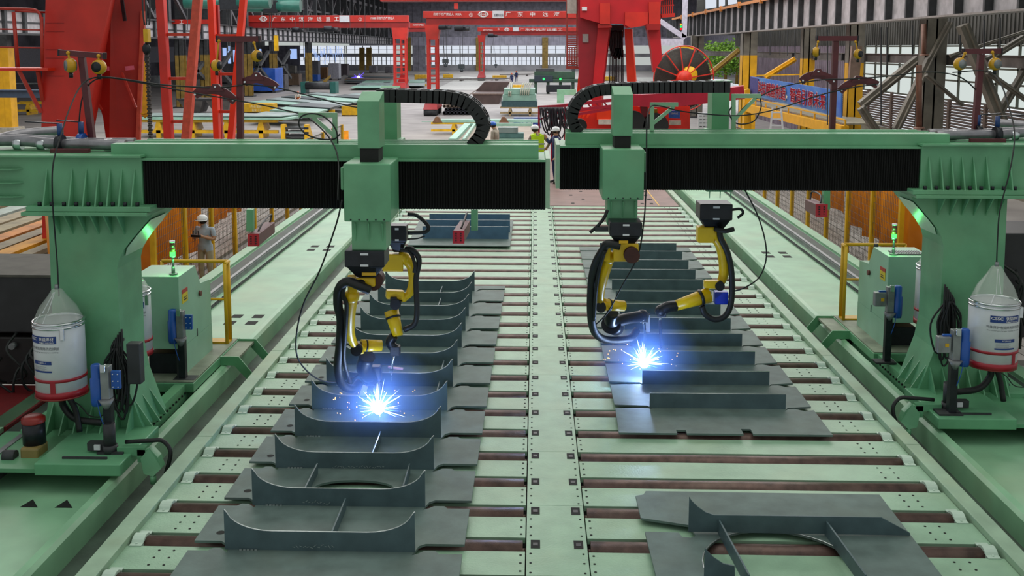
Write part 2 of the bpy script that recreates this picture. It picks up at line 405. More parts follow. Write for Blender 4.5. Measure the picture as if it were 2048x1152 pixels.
# left panel: twelve upright webs with curved horn ends
LW = [7.63+.798*k for k in range(12)]
wp = thing('stiffened_steel_section', 'long grey steel panel with upright webs with curved horn ends on the left roller table', 'steel panel', (-1.65, 12, PZ0), 'steel panels laid on the rollers')
xa, xb, wl, wr = -2.73, -.555, -2.44, -.93
m = MB(); cuts = [6.8]+[y-.05 for y in LW]+[LW[-1]+.35]
slots = {2: (-1.62, .36, .17), 5: (-1.7, .34, .16), 7: (-1.4, .36, .17)}
for i in range(len(cuts)-1):
    a, b = cuts[i], cuts[i+1]; last = i == len(cuts)-2; first = i == 0
    xr_ = xb + .006*i
    pts = [(xa+(.2 if not first else 0), a), (xr_-(.25), a)] if not first else [(xa, a), (xr_, a)]
    if not first: pts = [(wl+.03, a), (wr-.02, a), (wr+.02, a+.15), (wr+.07, a+.19), (xr_, a+.19)]
    if last: pts += [(xr_, b), (xa, b)]
    else: pts += [(xr_, b+.03), (wr+.19, b+.03), (wr+.16, b+.075), (wr+.07, b+.075), (wr+.03, b+.03), (wr-.02, b), (wl+.03, b), (wl+.0, b+.03), (wl-.04, b+.075), (wl-.10, b+.075), (wl-.13, b+.03), (xa, b+.03)]
    pts += [(xa, a+.19), (wl-.07, a+.19), (wl+.02, a+.11)] if not first else []
    if i in slots:
        cx, ea, eb = slots[i]; hy = a+.42; with_hole(m, pts, ellipse(cx, hy, ea, eb), PZ0, PZ1)
    else: flat(m, pts, PZ0, PZ1)
m.build('base_plate', STEEL, wp)
for i, y in enumerate(LW):
    mm, ee = web_mesh(wl+.0, wr-.004*i, y, .155, .33)
    p = mm.build('web', STEELB, wp); ee.build('cut_edge', CUT, p)
def fin(parent, x, y0, y1, h=.10, slant=0, mt=STEELB):
    MB().prism([(x, y0, PZ1), (x+slant, y1, PZ1), (x+slant, y1, PZ1+h), (x, y0, PZ1+h*.9)], (.012, 0, 0)).build('stiffener', mt, parent)
fin(wp, -1.62, LW[0]+.03, LW[1]-.06); fin(wp, -2.02, LW[1]+.05, LW[2]-.12); fin(wp, -1.16, LW[1]+.2, LW[2]-.1)
fin(wp, -1.55, LW[2]+.1, LW[3]-.1); fin(wp, -1.45, LW[9]+.1, LW[10]-.1); fin(wp, -1.12, LW[5]+.1, LW[6]-.1); fin(wp, -1.1, LW[4]+.05, LW[5]-.1)
fin(wp, -1.5, LW[10]+.1, LW[11]-.1)
m = MB()
for i, y in enumerate(LW[:8]): m.lathe((xa+.17, y+.28, PZ1+.001), [(.0, 0), (.035, 0)], 16)
m.each('round_hole', HOLE, wp)
m = MB()
for i, y in enumerate(LW[:6]):
    for k in range(5): m.box(wl+.12+k*.03, wl+.14+k*.03, y-.018, y-.008, PZ1, PZ1+.012)
m.each('tack_weld', CUT, wp, per=5)
CH = mat('chalk', '#8b9a98', .8, 0, .1, 40)
m = MB()
for px_, y, z, w_, s in ((-1.9, LW[0], .10, .34, 12), (-1.9, LW[2], .08, .5, 20), (-2.0, LW[1], .09, .25, 10)):
    for k in range(s):
        x = px_+k*w_/s; m.bar((x, y-.003, z+random.uniform(-.012, .012)), (x+w_/s*.7, y-.003, z+random.uniform(-.02, .02)), .003)
tag(m.build('chalk_marks', CH, wp), kind='stuff')
# right panel: twelve straight webs
RW = [10.97+.80*k for k in range(12)]
wp2 = thing('stiffened_steel_section', 'long grey steel panel with straight upright webs on the right roller table', 'steel panel', (2, 15, PZ0), 'steel panels laid on the rollers')
xa, xb, wl, wr = .90, 3.07, 1.28, 2.77
m = MB(); cuts = [10.22]+[y-.05 for y in RW]+[RW[-1]+.42]
for i in range(len(cuts)-1):
    a, b = cuts[i], cuts[i+1]; last = i == len(cuts)-2; first = i == 0
    if first: pts = [(xa-.02, a), (1.48, a), (1.48, a+.09), (1.58, a+.09), (1.58, a), (2.16, a), (2.16, a+.14), (2.26, a+.14), (2.26, a), (xb, a)]
    else: pts = [(wl+.03, a), (wr-.02, a), (wr+.03, a+.09), (xb, a+.14)]
    if last: pts += [(xb, b), (xa, b)]
    else: pts += [(xb, b+.03), (wr+.2, b-.01), (wr+.10, b+.06), (wr+.03, b+.05), (wr-.02, b), (wl+.03, b), (wl-.02, b+.05), (wl-.12, b+.05), (xa, b+.03)]
    if not first: pts += [(xa, a+.14), (wl-.02, a+.12)]
    flat(m, pts, PZ0, PZ1)
m.build('base_plate', STEEL, wp2)
for i, y in enumerate(RW):
    mm, ee = web_mesh(wl+.0, wr, y, .165); p = mm.build('web', STEELB, wp2); ee.build('cut_edge', CUT, p)
# far left small panel
wp3 = thing('stiffened_steel_section', 'small bluish steel panel with three straight webs near the far end of the left table', 'steel panel', (-1.6, 21.8, PZ0), 'steel panels laid on the rollers')
a = G(815, 492, .04); b = G(1020, 494, .04)
flat(MB(), [(a.x, a.y), (b.x, b.y), (b.x, b.y+3.1), (a.x-.1, b.y+3.1)], PZ0, PZ1).build('base_plate', STEEL, wp3)
for k, (xl, xr) in enumerate(((845, 1017), (853, 1020), (859, 1020))):
    yy = b.y+.75+.8*k
    mm, ee = web_mesh(V(xl, 470, yy).x, V(xr, 470, yy).x, yy, .26); p = mm.build('web', mat('blue_primed_steel', '#4a6b86', .45, .1, .1, 5), wp3); ee.build('cut_edge', CUT, p)
# foreground right panel with a round opening
wp4 = thing('stiffened_steel_section', 'cut grey steel panel with tapered web and round opening in the near right corner', 'steel panel', (2.6, 8.4, PZ0), 'steel panels laid on the rollers')
def g4(x, y): p = G(1240+x/3.103, 960+y/3.103, PZ1); return (p.x, p.y)
o1 = [g4(160, 68), g4(1610, 90), g4(2080, 700), g4(2200, 900), g4(300, 900), g4(215, 560), g4(155, 320), g4(365, 325), g4(385, 352), g4(440, 358), g4(470, 345), g4(430, 280), g4(130, 235), g4(97, 98), g4(145, 90)]
c = G(1240+1010/3.103, 960+545/3.103, PZ1)
with_hole(MB(), o1[::-1], ellipse(c.x, c.y, .60, .62, 40), PZ0, PZ1).build('base_plate', STEEL, wp4)
hr_ = MB(); pts = [Vector((x, y, PZ1)) for x, y in ellipse(c.x, c.y, .60, .62, 40)]; hr_.tube(pts+[pts[0]], .006, 4, caps=False); hr_.build('cut_edge', CUT, wp4)
Yw = G(1500, 960+335/3.103, PZ1).y
def v4(x, y): p = V(1240+x/3.103, 960+y/3.103, Yw); return p
poly = [v4(425, 322), v4(1800, 345), v4(1800, 330), v4(1620, 232), v4(585, 218), v4(530, 200), v4(480, 165), v4(445, 130), v4(430, 105)]
n = len(poly)
from mathutils.geometry import tessellate_polygon
tri = tessellate_polygon([[Vector((p.x, p.z, 0)) for p in poly]])
MB().add(poly+[p+Vector((0, .014, 0)) for p in poly], [tuple(t) for t in tri]+[tuple(i+n for i in t) for t in tri]+[(i, (i+1) % n, (i+1) % n+n, i+n) for i in range(n)]).build('web', STEELB, wp4)
for xa_, xb_ in ((600, 752), (1258, 1475)):
    p, q = G(1240+(xa_+8)/3.103, 960+332/3.103, PZ1), G(1240+(xb_+40)/3.103, 1180, PZ1)
    MB().prism([p, q, q+Vector((0, 0, .12)), p+Vector((0, 0, .12))], (.014, 0, 0)).build('stiffener', STEELB, wp4)
Yw2 = G(1400, 960+600/3.103, PZ1).y
def v5(x, y): return V(1240+x/3.103, 960+y/3.103, Yw2)
poly = [v5(520, 640), v5(715, 640), v5(712, 535), v5(640, 520), v5(580, 480), v5(545, 445), v5(528, 425)]; n = len(poly)
tri = tessellate_polygon([[Vector((p.x, p.z, 0)) for p in poly]])
MB().add(poly+[p+Vector((0, .014, 0)) for p in poly], [tuple(t) for t in tri]+[tuple(i+n for i in t) for t in tri]+[(i, (i+1) % n, (i+1) % n+n, i+n) for i in range(n)]).build('web', STEELB, wp4)
# ================================================================ the two welding gantries
ZB, ZT = 2.40, 2.89                               # beam underside / top
def gantry(s, Yg, side, carr_f, carr_b):
    """s=-1 left, +1 right; u measured outward from the walkway centre"""
    X = lambda u: .2 + s*u
    def bx(mb, u0, u1, y0, y1, z0, z1): return mb.box(min(X(u0), X(u1)), max(X(u0), X(u1)), Yg+y0, Yg+y1, z0, z1)
    P = lambda u, y, z: Vector((X(u), Yg+y, z))
    g = thing('welding_gantry', 'green cantilever welding gantry on the %s side deck with black pleated beam cover' % side, 'gantry', P(4.8, .5, -.1), 'cantilever welding gantries')
    # beam
    m = MB(); bx(m, .09, 6.9, .06, .80, ZB+.02, ZT); m.build('beam', GRN, g, bevel=.008)
    m = MB(); bx(m, .045, .09, .0, .84, ZB-.0, ZT+.015)
    m.build('end_plate', PLATE, g)
    # pleated cover
    m = MB(); n = 150; ua, ub = .09, 4.18; vs = []; fs = []
    for k in range(2*n+1):
        u = ua+(ub-ua)*k/(2*n); y = .0 if k % 2 else .03
        for z in (ZB-.015, ZT-.015): vs.append(P(u, y, z))
    for k in range(2*n): fs.append((2*k, 2*k+2, 2*k+3, 2*k+1))
    m.add(vs, fs); vs = []; fs = []
    for k in range(2*n+1):
        u = ua+(ub-ua)*k/(2*n)
        vs.append(P(u, .0 if k % 2 else .03, ZB-.015)); vs.append(P(u, .5, ZB-.015))
    for k in range(2*n): fs.append((2*k, 2*k+2, 2*k+3, 2*k+1))
    m.add(vs, fs); m.build('bellows_cover', BELLOW, g)
    m = MB(); bx(m, .09, 4.2, -.015, .05, ZT-.018, ZT+.004); m.build('cover_lip', GRN, g)
    # cable tray on the beam
    m = MB(); bx(m, .16, 4.52, .06, .20, ZT+.0, ZT+.145); bx(m, .16, 4.42, .20, .27, ZT, ZT+.150)
    bx(m, .16, 4.36, .27, .36, ZT, ZT+.160); bx(m, .16, 4.26, .36, .40, ZT, ZT+.168); m.build('cable_tray', GRN, g, bevel=.004)
    # ribbed end box
    m = MB(); bx(m, 4.18, 6.95, -.02, .9, ZB, ZT+.02); m.build('end_box', GRN, g, bevel=.008)
    m = MB(); bx(m, 4.16, 7.0, -.10, .95, ZT+.02, ZT+.04); m.build('top_plate', GRN, g)
    m = MB()
    for u in (4.26, 4.39, 4.51, 4.63, 4.755, 4.90, 5.16):
        m.prism([P(u, -.02, ZT-.10), P(u, -.02, ZB+.02), P(u, -.15, ZB+.02)], (.014, 0, 0))
    for z in (2.78, 2.64, 2.50):
        m.prism([P(5.40, -.02, z), P(6.9, -.02, z), P(6.9, -.10, z), P(5.48, -.10, z)], (0, 0, .012))
    m.each('gusset', GRN, g)
    # column with flange, curved knee, flared ribbed foot
    m = MB(); bx(m, 4.05, 5.32, -.17, .95, ZB-.03, ZB+.02); bx(m, 4.08, 5.36, -.20, .95, ZB-.07, ZB-.035); m.build('flange', GRN, g, bevel=.004)
    m = MB()
    for k in range(9): m.cyl(P(4.20+.125*k, -.12, ZB+.02), P(4.20+.125*k, -.12, ZB+.06), .022, n=6)
    m.each('flange_bolt', BLKM, g, per=3)
    prof = [(4.02, 2.33), (4.05, 2.30)] + [(4.26-.22*math.cos(t)**1, 2.30-.62*math.sin(t)) for t in [math.pi/2*k/6 for k in range(1, 7)]]
    m = MB()
    prof = [(4.10, 2.33), (4.16, 2.25), (4.25, 2.15), (4.34, 2.05), (4.42, 1.95), (4.48, 1.85), (4.51, 1.74), (4.51, .78), (4.47, .52), (4.34, .12), (4.30, .02), (5.36, .02), (5.30, .35), (5.22, .8), (5.20, 2.33)]
    n = len(prof); A = [P(u, .05, z) for u, z in prof]; B = [P(u, .70, z) for u, z in prof]
    from mathutils.geometry import tessellate_polygon
    tri = tessellate_polygon([[Vector((u, z, 0)) for u, z in prof]])
    m.add(A+B, [tuple(t) for t in tri]+[tuple(i+n for i in t) for t in tri]+[(i, (i+1) % n, (i+1) % n+n, i+n) for i in range(n)])
    m.build('column', GRN, g)
    # knee plate, bright reflection put into its pale colour, on the curved side, and side wing panel
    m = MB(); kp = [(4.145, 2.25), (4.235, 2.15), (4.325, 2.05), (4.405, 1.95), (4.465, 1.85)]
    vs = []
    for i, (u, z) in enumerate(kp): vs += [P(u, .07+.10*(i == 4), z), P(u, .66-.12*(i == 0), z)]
    m.add(vs, [(2*i, 2*i+1, 2*i+3, 2*i+2) for i in range(4)], True); m.build('knee_plate', mat('pale_green_sheen', '#a9c9b2', .25, .1, .05, 3), g)
    m = MB()
    for k in range(6):
        u = 4.42+.135*k; m.prism([P(u, .05, ZB-.07), P(u, -.14, ZB-.07), P(u, .05, 2.10)], (.014, 0, 0))
    for k in range(7):
        u = 4.42+.14*k; m.prism([P(u, .05, .30), P(u, .05, .02), P(u, -.16, .02)], (.014, 0, 0))
    for k in range(3):
        m.prism([P(4.42, .1+.2*k, .34), P(4.34, .1+.2*k, .02), P(4.22, .1+.2*k, .02)], (0, .014, 0))
    m.each('stiffener_rib', GRN, g)
    # running bogie
    m = MB(); bx(m, 4.16, 5.0, -.92, .10, -.08, .04); bx(m, 4.62, 5.6, .0, 1.0, -.10, .02); m.build('bogie_frame', GRN, g, bevel=.01)
    m = MB(); bx(m, 4.98, 5.8, -.86, .10, -.08, -.04); m.build('bogie_shelf', GRN, g)
    m = MB()
    for y in (-.6, .3, .8): m.cyl(P(5.34, y, -.02), P(5.46, y, -.02), .06)
    m.each('wheel', DGREY, g, per=3)
    # guide arm to the side beam
    m = MB(); bx(m, 4.02, 4.30, -.65, -.57, .02, .10); bx(m, 4.0, 4.10, -.65, -.59, -.05, .08)
    m.prism([P(3.98, -.65, .10), P(3.88, -.69, .02), P(3.84, -.71, -.08), P(3.92, -.73, -.16), P(4.02, -.71, -.14), P(4.06, -.67, .0)], (0, .1, 0))
    m.cyl(P(3.93, -.70, -.24), P(3.93, -.70, -.16), .03); m.build('guide_arm', GRN, g)
    m = MB().tube(smooth_path([P(4.25, -.55, .12), P(4.0, -.56, .14), P(3.88, -.54, .13), P(3.80, -.56, .02), P(3.84, -.60, -.18)]), .022, 8); m.build('hose', BLACK, g)
    # front drive motor on bogie
    m = MB(); m.cyl(P(4.38, -.62, .04), P(4.38, -.62, .12), .07); m.cyl(P(4.38, -.62, .12), P(4.38, -.62, .34), .058); bx(m, 4.40, 4.60, -.64, -.56, .06, .14); bx(m, 4.34, 4.78, -.80, -.78, .04, .06)
    m.build('drive_motor', DGREY, g)
    m = MB(); bx(m, 4.46, 4.52, -.67, -.65, .08, .13); m.build('motor_tag', WHITE, g)
    # trailing platform with frames over the side beam
    m = MB(); bx(m, 4.30, 5.4, 1.62, 3.6, -.12, -.01); m.build('platform', GRN, g, bevel=.006)
    m = MB(); bx(m, 4.31, 5.2, 1.64, 3.5, -.008, .006); m.build('platform_tread', mat('worn_tread', '#8d9783', .6, 0, .2, 3), g)
    m = MB(); bx(m, 4.08, 4.32, 2.70, 3.5, -.06, -.03); m.build('guard_cover', mat('worn_tread', '#8d9783'), g)
    for y in (2.68, 3.5):
        m = MB(); pr = [(4.38, -.0), (4.06, -.0), (3.82, -.30), (3.90, -.36), (3.98, -.28), (4.12, -.12), (4.38, -.12)]
        A = [P(u, y, z) for u, z in pr]; B = [P(u, y+.02, z) for u, z in pr]; k = len(pr)
        tri = tessellate_polygon([[Vector((u, z, 0)) for u, z in pr]])
        m.add(A+B, [tuple(t) for t in tri]+[tuple(i+k for i in t) for t in tri]+[(i, (i+1) % k, (i+1) % k+k, i+k) for i in range(k)]); m.build('guard_bracket', GRN, g)
    # yellow rail
    m = MB(); zb, zt = .0, 1.11
    for y in (3.25,): 
        m.cyl(P(4.38, y, zb), P(4.38, y, zt), .025, n=10); m.cyl(P(4.38, y+.16, zb), P(4.38, y+.16, zt), .025, n=10)
        m.cyl(P(4.38, y, zt), P(4.38, y+.18, zt), .025, n=10); m.cyl(P(4.38, y+.18, zt), P(5.3, y+.18, zt), .025, n=10); m.cyl(P(4.38, y+.18, zb+.58), P(5.3, y+.18, zb+.58), .018, n=10)
        m.cyl(P(5.3, y+.18, zb), P(5.3, y+.18, zt), .025, n=10)
    m.build('hand_rail', YELP, g)
    m = MB(); bx(m, 4.36, 4.75, 3.25, 3.43, -.01, .03); m.build('toe_plate', YELP, g)
    # z-axis carriages
    def carriage(uc, front, label):
        y0 = -.62 if front else .86; y1 = -.03 if front else 1.45; yp = y0+.14
        c = thing('robot_carriage', label, 'carriage', P(uc, y0+.3, 2.36))
        hw = .225
        if front:
            m = MB(); pr = [(hw, 2.36), (-hw, 2.36), (-hw-.0, 2.92), (hw, 2.92)]
            bx(m, uc-hw, uc+hw, y0, y1, 2.36, 2.915); bx(m, uc+hw, uc+hw+.03, y0+.02, y1, 2.66, 2.88); m.build('housing', GRN, c, bevel=.012)
        else:
            m = MB(); bx(m, uc-.15, uc+.15, y0, y1-.1, 2.30, 3.0); m.build('housing', GRN, c, bevel=.012)
        m = MB(); w = .105
        a, b = P(uc-w, yp, 3.05 if front else 3.0), P(uc+w, yp+.34, 3.0)
        x0, x1 = min(X(uc-w), X(uc+w)), max(X(uc-w), X(uc+w)); ya, yb = Yg+yp, Yg+yp+.34
        zb_ = 3.05 if front else 2.95
        m.add([(x0, ya, zb_), (x1, ya, zb_), (x1, yb, zb_), (x0, yb, zb_), (x0, ya, 3.50), (x1, ya, 3.50), (x1, ya+.30, 3.58), (x1, yb, 3.58), (x0, yb, 3.58), (x0, ya+.30, 3.58)],
              [(3, 2, 1, 0), (0, 1, 5, 4), (1, 2, 7, 6, 5), (2, 3, 8, 7), (3, 0, 4, 9, 8), (4, 5, 6, 9), (9, 6, 7, 8)])
        m.build('z_axis_post', GRN, c)
        if front:
            m = MB(); bx(m, uc-.09, uc+.09, yp+.02, yp+.3, 2.91, 3.06); m.build('post_bellows', BELLOW, c)
        m = MB(); nz = 2.07 if front else 2.24
        bx(m, uc-.165, uc+.165, y0+.06, y0+.42, nz, 2.37); m.build('mount_neck', GRN, c, bevel=.008)
        m = MB()
        for k in (-.13, 0, .13):
            m.prism([P(uc+k, y0+.06, 2.34), P(uc+k, y0+.02, 2.34), P(uc+k, y0+.06, 2.16)], (.01, 0, 0))
        m.each('neck_rib', GRN, c)
        m = MB()
        for k in range(5): m.cyl(P(uc-.16+.08*k, y0-.006, 2.38), P(uc-.16+.08*k, y0+.01, 2.38), .008, n=6)
        m.each('bolt', BLKM, c, per=3)
        return c
    carriage(carr_f, True, 'green front robot carriage with tall capped post on the %s gantry' % side)
    carriage(carr_b, False, 'green rear robot carriage standing behind the beam of the %s gantry' % side)
    return g, P, bx
GL, PL, BXL = gantry(-1, 10.22, 'left', 1.79, 1.82)
GR, PR, BXR = gantry(1, 11.71, 'right', .765, 2.09)

# cable chains
def chain(label, pts, Yc, cen, depth=.38, th=.13):
    c = thing('cable_chain', label, 'cable chain', pts[-1][0:1] and (V(*pts[-1], Yc)))
    P = smooth_path([V(x, y, Yc) for x, y in pts], 8)
    L = [0]
    for a, b in zip(P, P[1:]): L.append(L[-1]+(b-a).length)
    def at(t):
        t = max(0, min(L[-1], t))
        for i in range(len(P)-1):
            if L[i+1] >= t:
                f = (t-L[i])/max(1e-9, L[i+1]-L[i]); return P[i].lerp(P[i+1], f)
        return P[-1]
    m = MB(); ti = MB(); n = int(L[-1]/.062); st = L[-1]/n
    for k in range(n):
        a, b = at(k*st), at((k+1)*st); d = (b-a).normalized(); a2 = a-d*.006; b2 = b+d*.006
        for yo, w in ((-depth/2, .045), (0, .045), (depth/2, .045)):
            m.bar(a2+Vector((0, yo, 0)), b2+Vector((0, yo, 0)), w, th, up=(0, 0, 1) if abs(d.z) < .9 else (1, 0, 0))
        m.bar(a2, b2, depth, th*.7, up=(0, 0, 1) if abs(d.z) < .9 else (1, 0, 0))
        nrm = d.cross(Vector((0, 1, 0))).normalized()
        mid = a.lerp(b, .3); ctr = at(L[-1]*.5)
        if k % 2 == 0:
            for yo in (-.07, .07):
                q = mid + nrm*(-th*.36); p2 = mid + nrm*(th*.36)
                cc = V(*cen, Yc); top = q if (q-cc).length > (p2-cc).length else p2; top = mid+(top-mid)*1.42
                ti.bar(top+Vector((0, yo*1.4, 0)), top+d*.032+Vector((0, yo*1.4, 0)), .07, .008, up=nrm)
    m.build('chain_links', BLACK, c); tag(ti.build('link_bars', mat('link_silver', '#b8bcc4', .4), c), kind='stuff')
    return c
chain('black cable chain looping from the post down to the left gantry tray', [(760, 190), (800, 190.5), (850, 192), (905, 195), (940, 207), (960, 228), (968, 250), (960, 272), (946, 289)], 10.6, (860, 260))
chain('black cable chain looping down to the right gantry tray near the walkway', [(1453, 173), (1380, 173.5), (1300, 175), (1230, 177), (1190, 181), (1163, 194), (1148, 214), (1143, 233), (1147, 249), (1157, 262)], 12.1, (1300, 240))
MB().box(V(1424, 163, 12.2).x, V(1460, 163, 12.2).x, 12.05, 12.5, V(1424, 165, 12.2).z, V(1424, 161, 12.2).z).build('chain_bracket', GRN, [o for o in sc.objects if o.name.startswith('cable_chain')][-1])

# ================================================================ robot arms
def robot(label, mount, base, arm, elbow, fore, wrist, torch, hoses, extra=None, arm_w=.055):
    """points are (px, py, Y); widths in metres"""
    V3 = lambda p: V(p[0], p[1], p[2])
    (mx0, mx1, my0, my1, mY) = mount
    a, b = V(mx0, my0, mY), V(mx1, my1, mY); cx, w, zt, zb = (a.x+b.x)/2, b.x-a.x, a.z, b.z
    r = thing('welding_robot', label, 'robot arm', (cx, mY, zt), 'yellow welding robots hanging from the gantries')
    m = MB(); h = zt-zb
    m.box(cx-w/2, cx+w/2, mY-w*.45, mY+w*.45, zt-h*.62, zt)
    k = zt-h*.62
    m.hexa((cx-w*.24, mY-w*.2, zb-.02), (cx+w*.24, mY-w*.2, zb-.02), (cx+w*.24, mY+w*.2, zb-.02), (cx-w*.24, mY+w*.2, zb-.02), (cx-w*.46, mY-w*.42, k), (cx+w*.46, mY-w*.42, k), (cx+w*.46, mY+w*.42, k), (cx-w*.46, mY+w*.42, k))
    m.build('mount', BLKM, r, bevel=.012)
    MB().box(cx-w*.1, cx+w*.1, mY-w*.455, mY-w*.44, zt-h*.16, zt-h*.08).box(cx-w*.1, cx+w*.1, mY-w*.455, mY-w*.44, k+.01, k+.03).build('mount_label', WHITE, r)
    for i, (p, q, w1, h1) in enumerate(base):
        MB().bar(V3(p), V3(q), w1, h1).build('base_casting' if i == 0 else 'shoulder', YEL, r, bevel=.014)
    # arm: tapered casting
    P = smooth_path([V3(p) for p in arm], 5); n = len(P)
    rad = [arm_w*(1.15-.45*i/(n-1)+.12*(1-abs(2*i/(n-1)-1))) for i in range(n)]
    m = MB(); m.tube(P, rad, 14); m.ball(P[0], rad[0]*1.2); m.ball(P[-1], rad[-1]*1.2); m.build('upper_arm', YEL, r)
    m = MB(); e0 = V3(elbow[0]); m.cyl(e0+Vector((0, -.075, 0)), e0+Vector((0, .075, 0)), .06, n=20); m.build('elbow_joint', BLKM, r)
    m = MB(); m.bar(V3(elbow[1]), V3(elbow[2]), .12, .10); m.build('elbow_casting', YEL, r, bevel=.02)
    m = MB(); f0, f1 = V3(fore[0]), V3(fore[1]); m.cyl(f0, f1, fore[2], fore[3], 16); m.build('forearm', YEL, r)
    m = MB(); m.cyl(f0.lerp(f1, .22), f0.lerp(f1, .30), fore[2]*1.06, fore[2]*1.03, 16); m.build('forearm_ring', BLKM, r)
    m = MB(); wr = [V3(p) for p in wrist[0]]; m.tube(smooth_path(wr, 4), wrist[1], 12); m.ball(wr[-1], wrist[1]*1.15); m.build('wrist', BLKM, r)
    m = MB(); m.box(wr[-1].x-.05, wr[-1].x+.06, wr[-1].y-.06, wr[-1].y+.05, wr[-1].z-.07, wr[-1].z+.04)
    m.build('tool_flange', DGREY, r, bevel=.01)
    t = [V3(p) for p in torch]; m = MB(); m.tube(smooth_path(t[:-1], 4), .016, 10); m.cyl(t[-2], t[-1], .014, .009, 10); m.build('torch', CHROME, r)
    for i, (hp, hr) in enumerate(hoses):
        m = MB(); m.tube(smooth_path([V3(p) for p in hp], 6), hr, 12)
        m.build('hose_pack' if hr > .025 else 'cable', BLACK, r)
    if extra: extra(r)
    return r
def exA(r):
    m = MB(); p = V(532+560-560+173, 0, 1) if False else V(733, 556, 9.75)
    a = V(750, 560, 9.85); MB().cyl(a+Vector((0, -.10, 0)), a+Vector((0, .12, 0)), .085, n=20).build('shoulder_gear', mat('dark_red_brown', '#43201a', .5, .2, .2, 9), r)
    MB().ball(V(722, 568, 9.72), .05).build('motor_cap', BLKM, r)
    a = V(740, 550, 9.7); MB().bar(V(724, 548, 9.66), V(752, 548, 9.66), .01, .03).build('warning_label', YELP, r)
    # torch shield and camera bracket
    a = V(752, 750, 10.75); MB().box(a.x-.14, a.x+.06, a.y-.05, a.y+.08, a.z-.06, a.z+.10).build('wire_feeder_head', BLKM, r, bevel=.02)
    MB().bar(V(724, 790, 10.9), V(731, 772, 10.9), .03, .06).build('heat_shield', WHITE, r)
ROBA = robot('yellow welding robot with thick black hose hanging under the front carriage of the left gantry', (695, 774, 495, 548, 9.78),
    [((712, 562, 9.78), (752, 562, 9.78), .13, .09), ((705, 552, 9.8), (705, 590, 9.85), .09, .09)],
    [(704, 592, 9.85), (699, 630, 10.0), (700, 668, 10.2), (712, 697, 10.35)],
    ((715, 697, 10.35), (706, 700, 10.35), (726, 696, 10.4)),
    ((722, 691, 10.42), (763, 691, 10.5), .065, .060),
    ([(735, 712, 10.5), (728, 735, 10.6), (742, 755, 10.75)], .085),
    [(757, 752, 10.8), (764, 775, 10.9), (760, 797, 11.0), (757, 815, 11.1)],
    [([(738, 580, 9.7), (720, 572, 9.66), (695, 563, 9.7), (678, 578, 9.75), (676, 610, 9.85), (682, 640, 9.95), (680, 690, 10.1), (676, 735, 10.3), (684, 768, 10.5), (705, 778, 10.6), (718, 765, 10.7)], .046),
     ([(690, 565, 9.7), (686, 590, 9.75), (693, 610, 9.8), (691, 660, 9.95), (688, 720, 10.2), (700, 765, 10.5)], .022),
     ([(684, 400, 9.55), (672, 450, 9.6), (640, 540, 9.7), (606, 610, 9.8), (592, 680, 9.9), (600, 725, 10.1), (640, 760, 10.3), (690, 762, 10.5), (722, 745, 10.7)], .008)], exA)
def exB(r):
    MB().bar(V(776, 734, 11.25), V(806, 738, 11.25), .03, .02).build('torch_bracket', mat('pinkish_metal', '#8e6f80', .3, .6, .1, 9), r)
    a = V(788, 602, 11.3); MB().box(a.x-.035, a.x+.04, a.y-.07, a.y-.03, a.z-.05, a.z+.06).build('joint_cover', BLKM, r, bevel=.008)
    MB().cyl(V(783, 735, 11.25), V(783, 762, 11.25), .014).build('probe', CHROME, r)
ROBB = robot('yellow welding robot bent at the elbow, hanging from the rear carriage of the left gantry', (777, 815, 449, 500, 11.35),
    [((765, 524, 11.3), (806, 524, 11.35), .14, .20)],
    [(806, 515, 11.35), (822, 530, 11.4), (827, 560, 11.4), (820, 585, 11.38), (808, 596, 11.35)],
    ((792, 606, 11.3), (772, 588, 11.3), (808, 590, 11.35)),
    ((783, 622, 11.3), (796, 672, 11.2), .085, .060),
    ([(788, 672, 11.2), (780, 685, 11.2), (790, 698, 11.2)], .055),
    [(792, 705, 11.2), (786, 722, 11.2), (783, 742, 11.2), (782, 758, 11.2)],
    [([(812, 498, 11.3), (825, 500, 11.25), (838, 520, 11.25), (832, 560, 11.25), (834, 620, 11.2), (829, 648, 11.2), (808, 660, 11.2)], .032),
     ([(800, 500, 11.25), (820, 505, 11.25), (830, 530, 11.2), (828, 545, 11.2)], .02),
     ([(815, 428, 11.3), (835, 432, 11.3), (856, 452, 11.3), (850, 464, 11.3), (815, 466, 11.3)], .022),
     ([(815, 478, 11.3), (835, 477, 11.3), (850, 472, 11.3)], .008)], exB)
def exC(r):
    a = V(1262, 507, 10.95); MB().cyl(a+Vector((0, -.12, 0)), a+Vector((0, .08, 0)), .085, n=20).build('shoulder_gear', mat('dark_red_brown', '#43201a'), r)
    MB().bar(V(1238, 484, 10.85), V(1256, 484, 10.85), .01, .03).build('warning_label', YELP, r)
    MB().cyl(V(1222, 648, 11.9), V(1232, 655, 12.1), .12, .10).build('wrist_drum', BLKM, r)
    MB().bar(V(1190, 458, 11), V(1216, 458, 11), .06, .05).build('connector', DGREY, r)
    MB().bar(V(1296, 628, 12.2), V(1296, 662, 12.3), .05, .04).build('camera_mount', DGREY, r)
